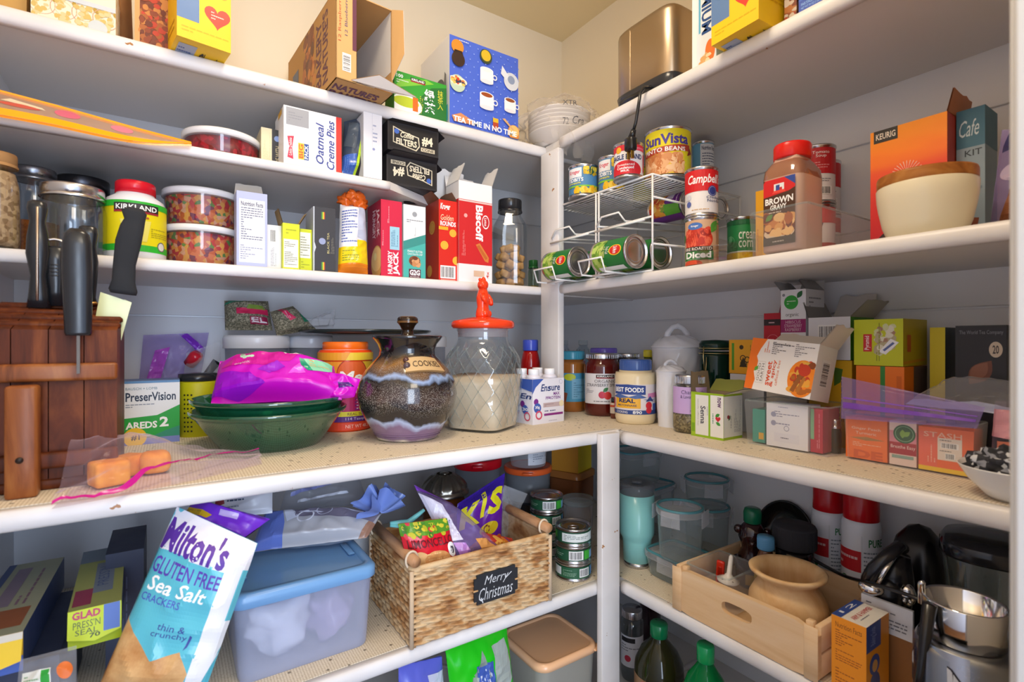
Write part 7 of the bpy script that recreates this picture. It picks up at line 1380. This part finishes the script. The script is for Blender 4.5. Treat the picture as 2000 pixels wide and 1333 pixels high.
# ------------------------------------------------------------------ low shelf, left
# blue-lidded bin
c = V((-1.009, -.478, ZL)); w, d, h = .226, .205, .135; o = thing('storage_bin', 'clear bluish plastic bin with a blue lid left of the wicker basket', 'bin', c)
def rr_ring(w, d, z, r=.02, m=6):
    out = []
    for cx_, cy_, a0 in ((w / 2 - r, d / 2 - r, 0), (-w / 2 + r, d / 2 - r, 90), (-w / 2 + r, -d / 2 + r, 180), (w / 2 - r, -d / 2 + r, 270)): out += [V((cx_ + r * math.cos(math.radians(a0 + 90 * i / m)), cy_ + r * math.sin(math.radians(a0 + 90 * i / m)), z)) for i in range(m + 1)]
    return out
def loft(g, rings, key, cap0=True, cap1=True):
    n = len(rings[0]); vs = [p for r_ in rings for p in r_]; fs = [(j * n + i, j * n + (i + 1) % n, (j + 1) * n + (i + 1) % n, (j + 1) * n + i) for j in range(len(rings) - 1) for i in range(n)]
    g.add(vs, fs, key, True)
    if cap0: g.add(rings[0][::-1], [tuple(range(n))], key)
    if cap1: g.add(rings[-1], [tuple(range(n))], key)
g = G(); loft(g, [rr_ring(w * .90, d * .90, 0), rr_ring(w * .91, d * .91, .003), rr_ring(w * .975, d * .975, h)], 'bluebin', True, False); g.build('bin_body', o)
BL = '#77a9dc:p'
g = G(); loft(g, [rr_ring(w * 1.0, d * 1.0, h - .014), rr_ring(w * 1.02, d * 1.02, h - .012), rr_ring(w * 1.02, d * 1.02, h + .004), rr_ring(w * .98, d * .98, h + .009), rr_ring(w * .90, d * .88, h + .009), rr_ring(w * .87, d * .85, h + .003)], BL, False, True); g.build('lid', o)
for s in (-1, 1): g = G(); g.box(s * w * .40 - .006, -d * .16, h + .003, s * w * .40 + .006, d * .16, h + .0085, BL, .003); g.build('lid_grip', o)
g = G(); g.blob((-.035, -.045, .062), .062, '#eef1fa:p', 3, .6, 7., (.8, .5, .8), 3.); g.build('white_bag', label='white crumpled plastic bag inside the bluish bin', cat='plastic bag', loc=c)
g = G(); g.blob((.05, -.02, .05), .055, '#b8a4c4:p', 3, .5, 7., (.7, .8, .8), 6.); g.build('lavender_bag', label='lavender crumpled bag inside the bluish bin', cat='plastic bag', loc=c)
zl = ZL + h + .010
# grey chip bag lying on the lid, its blue twisted neck and the clip
C4 = [pt(489, 1080, .925), pt(716, 1052, .99), pt(748, 1000, 1.04), pt(520, 1000, 1.0)]
g, b, sf = bag('', '', '', C4, '#b9b9c0:p', .024, [('p', [(0, 0), (.26, 0), (.22, .5), (.14, 1), (0, 1)], '#6a7fd0:p'), ('p', [(.3, .62), (.98, .50), (1, 1), (.2, 1)], '#7a7488:p'), ('p', [(.24, .5), (.32, .62), (.2, 1), (.14, 1)], '#dfe2f2:p'), ('p', [(.92, 0), (1, 0), (1, .5), (.94, .5)], '#a87f6a:p'), ('ring', .38, .62, .012, .0145, '#dfe0ec'), ('ring', .52, .78, .012, .0135, '#c9cadc'), ('p', [(.3, .75), (.5, .7), (.52, .73), (.32, .78)], '#d4d6ea:p'), ('p', [(.6, .85), (.86, .74), (.86, .77), (.61, .88)], '#c4c6de:p')], wr=.007, seed=41., build=False, fr=14., nu=36, nv=30)
o = thing('chip_bag', 'grey and blue chip bag lying on the blue lid, neck twisted', 'bag', b); g.v = [p - b for p in g.v]; g.build('bag_body', o)
g = G(); kc = pt(742, 1000, 1.01) - b
for k in range(7):
    a0 = k * .9 - .4; L = .044 + .015 * ((k * 37) % 5) / 5; d0 = V((math.cos(a0) * .8, math.sin(a0) * .35, .55 + .35 * math.sin(k * 2.1))).normalized()
    s_ = d0.cross(V((.2, 1, .1))).normalized()
    g.grid(lambda u, v: kc + d0 * (L * v) + s_ * ((u - .5) * .044 * (v ** .7 + .22)) + d0.cross(s_) * (.010 * math.sin(u * 7 + k) * v), 8, 8, '#7d96dc:p')
g.build('twisted_neck', o)
def tri(g, a, b_, c_, t, key): g.tube([a, (V(a) + V(b_)) / 2 + V((0, 0, .001)), b_], t, key, 8)
cl = pt(796, 1020, .965); o = thing('bag_clip', 'teal plastic clip pinching the blue twisted bag neck', 'clip', cl); TC = '#6fc0c4:p'
g = G(); g.tube([V((-.034, 0, .004)), V((-.015, -.002, .002)), V((0, -.003, 0)), V((.018, -.004, .010)), V((.032, -.004, .018))], [.003, .0048, .0055, .0045, .003], TC, 10); g.build('clip_jaw', o)
g = G(); g.tube([V((-.034, 0, .0)), V((-.010, -.006, -.004)), V((.006, -.010, -.006)), V((.020, -.012, -.018)), V((.026, -.012, -.028))], [.003, .0045, .0055, .0055, .004], TC, 10); g.build('clip_jaw', o)
# bag of crackers standing at the front
C4 = [pt(182, 1372, .665), pt(392, 1372, .690), pt(503, 1062, .740), pt(346, 990, .742)]
MP = [('p', [(0, .0), (.74, .0), (.80, .18), (.66, .30), (.42, .24), (.2, .34), (0, .42)], 'cracker'), ('p', [(0, .42), (.2, .34), (.42, .24), (.66, .30), (.80, .18), (.74, 0), (.8, 0), (.84, .8), (0, .8)], '#5cbcd0:p'), ('r', .0, .78, 1, 1, '#eceaf2:p'), ('p', [(.80, 0), (.90, 0), (1, .3), (1, 1), (.80, 1)], '#eef0f4:p'), ('p', [(.92, 0), (1, 0), (1, .34)], '#5cbcd0:p'), ('r', .96, .5, 1, .82, '#66c2d4:p'),
      ('t', .02, .78, .78, .955, "Milton's", '#5a2fa0', -4, .03), ('t', .04, .665, .80, .75, 'GLUTEN FREE', '#5a3fb0', 0, .015), ('t', .08, .575, .72, .655, 'Sea Salt', W_, 0, .015, .2), ('t', .06, .52, .50, .56, 'CRACKERS', '#4f5fc0', 0, .01), ('t', .36, .40, .64, .435, 'thin &', '#3a4a9c', 0, 0), ('t', .32, .355, .68, .395, 'crunchy', '#3a4a9c', 0, 0), ('p', [(.70, .40), (.725, .39), (.71, .33), (.68, .31), (.69, .34)], '#3a4a9c')]
bag('cracker_bag', 'teal and white cracker bag leaning at the front left of the low shelf', 'bag', C4, '#58b4c8:p', .022, MP, wr=.0055, seed=43., fr=12., nu=34, nv=44)
g, b, sf = bag('', '', '', [pt(352, 1020, .775), pt(470, 1058, .765), pt(528, 1015, .80), pt(380, 975, .80)], '#7a35d8:p', .018, [('p', [(.0, .30), (.42, .26), (.46, .42), (.3, .5), (.0, .56)], '#e9bd1c:p'), ('ln', .06, .34, .3, .48, 2, '#7a5a10'), ('p', [(.52, .5), (.74, .56), (.70, .78), (.48, .72)], '#c9b4f0:p')], wr=.008, seed=44., build=False)
g.build('snack_bag', label='purple snack bag with yellow tab behind the cracker bag', cat='bag', origin=b)
bag('cracker_bag', 'white bag with grey lettering squeezed under the shelf behind the purple bag', 'bag', [pt(415, 1015, .90), pt(532, 1003, .93), pt(532, 952, .95), pt(425, 962, .92)], '#dcdfe8:p', .012, [('ln', .22, .52, .72, .68, 1, '#3a4a6a'), ('p', [(0, .4), (.18, .5), (.12, 1), (0, 1)], '#9a2a3c:p'), ('ln', .2, .3, .6, .42, 1, '#8a94a8')], seed=45.)
bag('plastic_bag', 'crumpled clear bag of grey food behind the chip bag', 'plastic bag', [pt(545, 1003, 1.03), pt(720, 985, 1.08), pt(700, 930, 1.12), pt(560, 955, 1.06)], 'greyfilm', .02, [('p', [(.1, .5), (.6, .7), (.65, .8), (.1, .66)], '#8a90c8:p'), ('p', [(.2, .2), (.8, .3), (.78, .38), (.2, .3)], '#dfe2ee:p'), ('p', [(.3, .8), (.7, .9), (.7, .95), (.3, .9)], '#e6e9f4:p')], wr=.012, seed=46.)
# dark carton and wrap boxes at the far left
carton('dark_carton', 'tall dark navy carton behind the cracker bag', 'carton', (-1.262, -.36, ZL), .0, .05, .13, .195, '#2f3650', {'F': [('ln', .3, .2, .7, .9, 4, '#4a5478', True)]})
carton('storage_carton', 'dark blue carton under the wrap boxes at the far left', 'carton', (-1.395, -.45, ZL), 0, .14, .22, .118, '#2c3550', {'F': [('o', .70, .42, .010, '#a8a49a'), ('r', .0, .0, .2, 1, '#3f2f4a'), ('ln', .3, .6, .6, .85, 3, '#5a6690')], 'T': []})
zc_ = ZL + .119
def wrapbox(label, x, y0, y1, w, h, yaw, top, end, endp, topp, flapc):
    L = y1 - y0; c_ = V((x, (y0 + y1) / 2, zc_)); r = thing('wrap_box', label, 'carton', c_, yaw)
    g = carton_geo(w, L, h, {'F': end, 'T': top, '*': '#3f4f7a'}, {'F': endp, 'T': topp}); g.build('carton_body', r)
    f = G(); P = [V((-w / 2, -L / 2 - .0006, h)), V((w / 2, -L / 2 - .0006, h)), V((w / 2, -L / 2 - .01035, h * .35)), V((0, -L / 2 - .0126, h * .2)), V((-w / 2, -L / 2 - .01035, h * .35))]; f.add(P, [(0, 1, 2, 3, 4)], flapc[0]); f.deco(Surf(lambda u, v: V((-w / 2 + u * w, -L / 2 - .0006 - (1 - v) * .012, h * (.2 + .8 * v))), w, h), flapc[1]); f.build('flap', r)
wrapbox('yellow-green cling wrap box pointing out of the left shelf', -1.292, -.560, -.315, .058, .052, .04, '#a9ae62', '#cfe01a', [('r', 0, 0, 1, .3, '#b8cc10')], [('r', .4, .2, .8, .7, '#7f8a9a'), ('t', .46, .3, .7, .62, "PRESS'N", '#4a5a8a', 90, 0), ('r', .05, .05, .4, .28, '#9c3a5a'), ('r', 0, .75, 1, 1, '#7d8c9a')], ('#cfe01a', [('r', .66, .22, .97, 1, '#5a7ac8'), ('t', .08, .72, .6, .95, 'GLAD', '#c83a6a', 0, .04), ('t', .1, .45, .6, .66, "PRESS'N", '#5a6a3a', 0, 0), ('t', .14, .26, .56, .42, 'SEAL', '#5a6a3a', 0, 0), ('t', .40, .12, .60, .25, '70', '#3a4a2a')]))
wrapbox('yellow and red storage bag box at the far left of the low shelf', -1.388, -.582, -.315, .068, .050, -.02, '#a5a68a', '#e0b41c', [('r', 0, 0, 1, .4, '#4a6ac0'), ('e', .5, .45, .24, .3, '#c8283c')], [('r', .2, .08, .9, .3, '#9a5a34'), ('r', .25, .35, .5, .9, '#8a7a8a'), ('r', .0, 0, .14, 1, '#4a5a84'), ('ln', .56, .35, .8, .85, 2, '#8a6a7a', True)], ('#efc81c', [('e', .48, .55, .22, .32, '#d8304a'), ('t', .36, .42, .60, .68, '10', W_, 0, .03), ('r', 0, .8, 1, 1, '#d9d2c4')]))
bag('produce_bag', 'clear bag with an orange and green label at the bottom left', 'bag', [pt(30, 1372, .615), pt(150, 1372, .63), pt(150, 1262, .655), pt(40, 1290, .64)], 'greyfilm', .010, [('r', .1, .2, .62, .62, '#e6e8e2'), ('r', .45, .25, .6, .6, '#2fa03c'), ('ln', .14, .3, .42, .55, 3, '#6a9a6a'), ('e', .84, .55, .12, .16, '#e0702c')], wr=.006, seed=47.)
cartonL('white_carton', 'small white carton glimpsed between the blue bin and the basket', 'carton', 690, 722, 1043, ZL, .30, .04, '#e6e8ec', {'F': [('r', .2, .1, .8, .5, '#6a7a5a')]})
# wicker basket
bx0, bx1, by0, by1, bh = -.850, -.545, -.629, -.412, .136; c = V(((bx0 + bx1) / 2, (by0 + by1) / 2, ZL)); o = thing('wicker_basket', 'woven hyacinth basket with wooden bar handles and a chalk tag', 'basket', c); w, d = bx1 - bx0, by1 - by0
g = G(); rows = 13
def weave(u, v, n_str):
    r = v * rows; i = int(min(r, rows - 1e-6)); t = r - i; s = u * n_str + .37 * i + (t - .5) * 1.1; q = s - math.floor(s)
    return .012 * math.sqrt(max(0, 1 - (2 * t - 1) ** 2)) * (.35 + .65 * math.sqrt(max(0, 1 - (2 * q - 1) ** 2))) + .0008 * noise.noise(V((u * 40, v * 30, n_str)))
for (p0, p1, nrm, n_str) in ((V((-w / 2, -d / 2, 0)), V((w / 2, -d / 2, 0)), V((0, -1, 0)), 10), (V((w / 2, -d / 2, 0)), V((w / 2, d / 2, 0)), V((1, 0, 0)), 8), (V((w / 2, d / 2, 0)), V((-w / 2, d / 2, 0)), V((0, 1, 0)), 11), (V((-w / 2, d / 2, 0)), V((-w / 2, -d / 2, 0)), V((-1, 0, 0)), 8)):
    L = (p1 - p0).length; nu = int(n_str * 11)
    g.grid(lambda u, v: p0 + (p1 - p0) * u + V((0, 0, bh * v)) + nrm * (weave(u, v, n_str) - .0085), nu, rows * 7, 'wicker'); g.grid(lambda u, v: p0 + (p1 - p0) * (1 - u) + V((0, 0, bh * v)) - nrm * .008, 10, 2, 'wicker')
g.box(-w / 2 + .004, -d / 2 + .004, .001, w / 2 - .004, d / 2 - .004, .004, 'wicker')
rim = rr_ring(w - .006, d - .006, bh, .008); g.tube(rim, .0058, 'wicker', 8, True)
for sx in (-1, 1):
    for sy in (-1, 1): g.tube([(sx * w / 2, sy * d / 2, .001), (sx * w / 2, sy * d / 2, bh)], .0042, '#cbb294:d', 8)
g.build('woven_body', o)
for s in (-1, 1):
    hn = G(); x = s * (w / 2 - .006); hn.tube([(x, -d / 2 - .004, bh + .016), (x, d / 2 + .004, bh + .016)], .0098, 'dowel', 16); hb = hn.build('bar_handle', o)
    for y in (-d / 2 + .014, d / 2 - .014): k = G(); k.tube([(x + .0112 * math.cos(a), y, bh + .014 + .015 * math.sin(a)) for a in [6.2832 * i / 18 for i in range(18)]], .0022, '#d9c7ae:d', 6, True); k.build('twine_loop', hb)
TG = Surf(lambda u, v: V((-.030 + u * .098, -d / 2 - .0052, .042 + v * .056)), .098, .056)
g = G(); cut = [(.0, .12), (.06, .12), (.06, .0), (.94, .0), (.94, .12), (1, .12), (1, .88), (.94, .88), (.94, 1), (.06, 1), (.06, .88), (0, .88)]
g.add([TG.f(a, b_) for a, b_ in cut] + [TG.f(a, b_) + V((0, .003, 0)) for a, b_ in cut], [tuple(range(12))] + [(i, 12 + i, 12 + (i + 1) % 12, (i + 1) % 12) for i in range(12)], '#24262c:d')
g.deco(TG, [('t', .22, .52, .78, .90, 'Merry', '#d4d6da', 0, -.004, .35), ('t', .10, .10, .88, .52, 'Christmas', '#d4d6da', 0, -.004, .35), ('p', [(.7, .62), (.86, .80), (.84, .82), (.69, .64)], '#d4d6da'), ('p', [(.14, .2), (.18, .02), (.2, .03), (.16, .22)], '#d4d6da')])
for u0 in (-.03, .93): g.tube([TG.f(u0, .5) + V((0, -.0012, 0)), TG.f(u0 + .10, .5) + V((0, -.0012, 0))], .0016, '#c9a070:d', 6)
g.build('chalk_tag', o)
zb = ZL + .006
def P3(px, py, y): return onL(px, py, y)
LI = [('p', [(0, .86), (1, .86), (1, 1), (0, 1)], '#5a9a2c:p'), ('sc', .04, .84, .96, .99, 34, .005, ['#e0d23a', '#c8c02c', '#3f7a2a', '#d8283c']), ('t', .06, .72, .96, .82, 'LIMONCELLO', '#6a0f1c', 0, .02), ('e', .24, .56, .16, .12, '#e9b87a'), ('e', .55, .56, .26, .11, '#e0a060'), ('ln', .36, .48, .74, .66, 5, '#f0c88c'), ('e', .46, .38, .24, .09, '#ecc82c'), ('leaf', .56, .46, .012, 20, '#3f8a2c'), ('e', .88, .64, .09, .09, W_), ('e', .89, .64, .04, .05, '#3a3a40')]
bag('cookie_bag', 'red lemon cookie bag at the left in the wicker basket', 'bag', [V((-.822, -.592, zb + .04)), V((-.722, -.592, zb + .04)), P3(872, 1012, -.585), P3(777, 1024, -.585)], '#d81a2e:p', .018, LI, seed=51., wr=.005)
TK = [('p', [(0, .8), (1, .86), (1, 1), (0, 1)], '#3a1e9c:p'), ('t', .02, .50, .40, .86, 'K', '#f0e61c', 8, .05, .1), ('t', .42, .56, .54, .92, 'I', '#f0e61c', 8, .05, .1), ('t', .58, .54, .92, .88, 'S', '#f0e61c', 8, .05, .1), ('e', .62, .36, .22, .09, '#e6c81c'), ('ring', .56, .36, .005, .008, '#7a2a1c'), ('p', [(.1, .0), (.9, .0), (.8, .22), (.5, .3), (.2, .18)], '#c8451c'), ('sc', .2, .02, .9, .22, 18, .007, ['#e0702c', '#a82a14', '#f0a03c'])]
bag('chip_bag', 'purple chip bag with big yellow letters in the wicker basket', 'bag', [V((-.690, -.490, zb + .06)), V((-.585, -.500, zb + .06)), P3(985, 925, -.45), P3(893, 985, -.45)], '#6a1fa8:p', .020, TK, seed=52., wr=.005)
ZP = [('p', [(.0, .30), (.30, .30), (.34, .78), (0, .9)], '#d9d4e8:p'), ('t', .06, .46, .28, .60, 'ziploc', '#5a4a8a', 60, 0), ('p', [(.0, .93), (1, .93), (1, 1), (0, 1)], '#8a4ac8:p'), ('p', [(.50, .05), (.9, .05), (.8, .3), (.55, .3)], '#e0a05c:p'), ('p', [(.1, .1), (.3, .1), (.3, .26), (.1, .28)], '#b07ac8:p')]
bag('zip_bag', 'purple tinted zip bag lying aslant across the wicker basket', 'zip bag', [V((-.745, -.600, zb + .10)), V((-.630, -.600, zb + .10)), P3(882, 985, -.525), P3(808, 948, -.525)], 'purplefilm', .020, ZP, seed=53., wr=.006)
bag('snack_pouch', 'orange and red snack pouch poking out of the basket front', 'bag', [V((-.660, -.585, zb + .07)), V((-.585, -.580, zb + .07)), P3(1000, 1052, -.575), P3(940, 1040, -.575)], '#c03a2a:p', .014, [('sc', .1, .1, .9, .9, 26, .008, ['#e0802c', '#a8201c', '#7a1f8a', '#f0b04a'])], seed=54.)
bag('plastic_bag', 'clear crinkled bag at the right in the wicker basket', 'plastic bag', [V((-.620, -.470, zb + .06)), V((-.570, -.480, zb + .06)), P3(1030, 965, -.47), P3(985, 948, -.47)], 'milky', .012, seed=55., wr=.008)
g = G(); g.blob((0, 0, .045), .045, '#3a2f4a:p', 3, .5, 6., (1.5, .9, .9), 3.); g.build('snack_bag', label='dark purple bag filling the bottom of the wicker basket', cat='bag', loc=(-.74, -.47, zb))
# behind the basket
sp = Spot(823, 913, ZL, k=1.27); R = sp.r; o = thing('candle_jar', 'amber glass jar with an ornate dark metal lid behind the basket', 'jar', sp.loc, sp.yaw); zl_ = sp.h(958)
g = G(); g.lathe([(0, .001), (R * .8, 0), (R * .92, .01), (R * .96, zl_ * .5), (R * .9, zl_ * .85), (R * .72, zl_)], 'brownglass', 44); g.build('glass_body', o)
g = G()
def fl(u, v):
    a = u * 6.2832; r = R * (1.06 if v < .1 else 1.0 - (v - .1) ** 1.6 * .78); z = zl_ - .006 + (.006 if v > .05 else 0) + .046 * max(0, v - .1) ** .8; e = .0018 * max(0, math.sin(a * 14)) * smooth01((v - .15) / .1) * smooth01((.95 - v) / .2); return V(((r + e) * math.cos(a), (r + e) * math.sin(a), z + e))
g.grid(fl, 112, 16, '#8f8a7e:m', True, True); g.lathe([(R * .22, zl_ + .040), (R * .2, zl_ + .044), (0, zl_ + .045)], '#8f8a7e:m', 30); g.build('ornate_lid', o)
def lidded(name, label, px0, px1, k, z0_, pyt, bodyk, lidk, hh=.018, cat='container', lip=True, sq=2.):
    sp = Spot(px0, px1, z0_, k=k); R = sp.r; h = sp.h(pyt); o = thing(name, label, cat, sp.loc, sp.yaw)
    g = G(); g.lathe([(R * .82, 0), (R * .86, .003), (R * .94, h - hh)], bodyk, 48, sq=sq); g.build('container_body', o)
    g = G(); g.lathe([(R * .97, h - hh - .002), (R, h - hh), (R, h - .004), (R * .96, h), (R * .86, h - .003), (0, h - .003)], lidk, 48, sq=sq); g.build('lid', o)
    if lip: g = G(); g.box(-.014, -R - .012, h - hh * .7, .014, -R * .97, h - hh * .35, lidk, .002); g.build('lid_tab', o)
    return o, sp, h
lidded('food_container', 'clear container with a bright red lid behind the basket', 886, 980, 1.42, ZL, 892, '#c9cfd8:f', '#d80f24:p', .024)
sp = Spot(990, 1086, ZL, k=1.415); R = sp.r; hp = sp.h(972); o = thing('black_pan', 'round black pan under the orange-lidded container', 'pan', sp.loc, sp.yaw); g = G(); g.lathe([(R * .8, 0), (R * .85, .003), (R * .97, hp - .004), (R, hp), (R * .95, hp - .003), (0, hp - .004)], '#1a1b20:p', 48); g.build('pan_body', o)
o, sp, ho = lidded('food_container', 'clear container with an orange lid stacked on the black pan', 984, 1078, 1.415, ZL + hp + .0008, 908, '#c3cad2:f', '#e8622c:p', .014)
sp3 = Spot(995, 1068, ZL, k=1.415); z3 = sp.loc.z + ho + .001; R = sp3.r; h3 = zat(868, sp3.loc) - z3; o = thing('plastic_tub', 'clear tub with a white label on top of the orange lid', 'tub', (sp3.loc.x, sp3.loc.y, z3), sp3.yaw); g = G(); g.lathe([(R * .9, 0), (R * .93, .003), (R, h3)], 'milky', 40); g.build('tub_body', o); f = wrap(R * .96, h3 * .15, h3 * .85, 0, 75, 12, ); g = G(); g.grid(f.f, 14, 1, '#d6dae2'); g.deco(f, [('ln', .2, .2, .8, .8, 4, '#8a90a0')]); g.build('paper_label', o)
c = V((-.222, -.318, ZL)); o = thing('amber_container', 'brown amber container under the yellow carton in the corner', 'container', c, .35); hh_ = .165; g = G(); loft(g, [rr_ring(.088, .088, 0, .016), rr_ring(.1, .1, .006, .018), rr_ring(.104, .104, hh_ - .02, .018)], 'ambertub', True, False); g.build('container_body', o); g = G(); loft(g, [rr_ring(.108, .108, hh_ - .018, .018), rr_ring(.108, .108, hh_ - .003, .018), rr_ring(.1, .1, hh_, .018)], '#a86a34:p'); g.build('lid', o)
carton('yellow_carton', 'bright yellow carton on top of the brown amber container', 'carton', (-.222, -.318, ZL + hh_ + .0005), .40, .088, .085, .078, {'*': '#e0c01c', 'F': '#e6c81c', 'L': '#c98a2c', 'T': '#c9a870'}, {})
CAN = [('r', 0, 0, 1, 1, '#1f5a3c'), ('bar', .62, .12, .84, .88), ('r', .05, .2, .26, .9, '#d9dfe2'), ('ln', .3, .2, .56, .8, 5, '#8fb09a'), ('r', .88, .1, 1, .9, '#4f8ac0')]
CAN2 = [('ln', .30, .2, .92, .85, 5, '#e9ecec'), ('r', .28, .15, .95, .9, '#dfe6e4'), ('ln', .32, .25, .92, .8, 4, '#7a8a84'), ('r', .0, .3, .14, .9, '#4fae3a')]
CAN3 = [('bar', .42, .1, .70, .9), ('r', .72, .1, .86, .9, '#3fae3a'), ('r', .86, .1, 1, .8, '#7fb0d8'), ('ln', .06, .2, .36, .8, 4, '#8fb09a')]
sp = Spot(1084, 1155, ZL, k=1.185)
for i, (pr, lb) in enumerate(((CAN, 'bottom'), (CAN3, 'middle'), (CAN2, 'top'))):
    s2 = Spot(1084, 1155, ZL, k=1.185); s2.loc = sp.loc + V((0, 0, i * .0390)); ob = can('tuna_can', f'short dark green can, {lb} of the front stack of three by the white post', s2, .0388, '#1f5238', pr)
    if i == 2: g = G(); g.tube([(.012 * math.cos(a), -.012 + .008 * math.sin(a), .0362) for a in [6.2832 * k / 20 for k in range(20)]], .0011, 'tin', 6, True); g.build('pull_ring', ob)
sp = Spot(1035, 1100, ZL, k=1.30)
for i in range(4):
    s2 = Spot(1035, 1100, ZL, k=1.30); s2.loc = sp.loc + V((0, 0, i * .0382)); can('tuna_can', ('short dark green can on top of the rear stack behind the basket handle' if i == 3 else 'short dark green can in the rear stack, ' + ('lowest', 'second from below', 'second from top')[i]), s2, .038, '#1f5238', CAN3 if i == 3 else CAN)
lidded('food_container', 'round clear container with clear lid behind the front can stack', 1098, 1160, 1.345, ZL, 972, 'milky', 'lockglass', .012, lip=False)
# ------------------------------------------------------------------ lowest shelf, left
c = V((-.476, -.534, ZB)); o = thing('storage_bin', 'square grey bin with an orange-tan lid on the lowest shelf', 'bin', c); w = .168; h = .158
g = G(); loft(g, [rr_ring(w * .86, w * .86, 0, .02), rr_ring(w * .88, w * .88, .004, .022), rr_ring(w * .96, w * .96, h - .012, .026)], 'greyplastic', True, False); g.build('bin_body', o)
g = G(); OT = '#f0bd92:p'; loft(g, [rr_ring(w * .985, w * .985, h - .016, .028), rr_ring(w * 1.02, w * 1.02, h - .015, .03), rr_ring(w * 1.02, w * 1.02, h - .006, .03), rr_ring(w * .97, w * .97, h, .028), rr_ring(w * .90, w * .90, h, .026), rr_ring(w * .88, w * .88, h - .004, .025)], OT, False, True); g.box(w * .38, -w * .53, h - .013, w * .52, -w * .38, h - .008, OT, .003); g.build('lid', o)
bag('produce_bag', 'bright green bag with a clear window on the lowest shelf', 'bag', [V((-.735, -.60, ZB + .002)), V((-.600, -.60, ZB + .002)), P3(988, 1218, -.585), P3(868, 1262, -.60)], '#1fc41c:p', .022, [('p', [(.2, .3), (.5, .2), (.62, .55), (.5, .9), (.25, .7)], '#8a9a94:p'), ('r', .36, .56, .62, .82, '#3a5ab0'), ('t', .4, .60, .58, .78, 'pic', '#c9d4f0', 80, .02), ('p', [(.22, .1), (.36, .1), (.44, .5), (.3, .5)], '#dfe2e6:p'), ('p', [(.6, .45), (.95, .6), (.9, .92), (.66, .9)], '#a9b4b0:p'), ('r', .5, .14, .7, .34, '#2fae5a')], seed=61., wr=.006)
bag('snack_bag', 'periwinkle blue bag low under the basket shelf', 'bag', [V((-.86, -.59, ZB + .002)), V((-.755, -.59, ZB + .002)), P3(862, 1282, -.59), P3(778, 1300, -.60)], '#5f68d0:p', .016, [('p', [(.5, .5), (1, .4), (1, .9), (.6, .9)], '#cfd4ee:p'), ('p', [(0, .1), (.4, .1), (.3, .7), (0, .6)], '#2a2440:p')], seed=62., wr=.007)
c = V((-.745, -.50, ZB)); o = thing('white_bucket', 'white bucket with a wire-like handle half hidden under the basket shelf', 'bucket', c); g = G(); g.lathe([(.045, 0), (.05, .004), (.058, .13), (.061, .134), (.056, .13)], '#e6e6ee:p', 40); g.build('bucket_body', o); g = G(); g.tube([(-.058, -.012, .125), (-.05, -.04, .15), (-.01, -.062, .165), (.035, -.05, .155), (.058, -.012, .125)], .003, '#eeeef2:p', 8); g.build('handle', o)
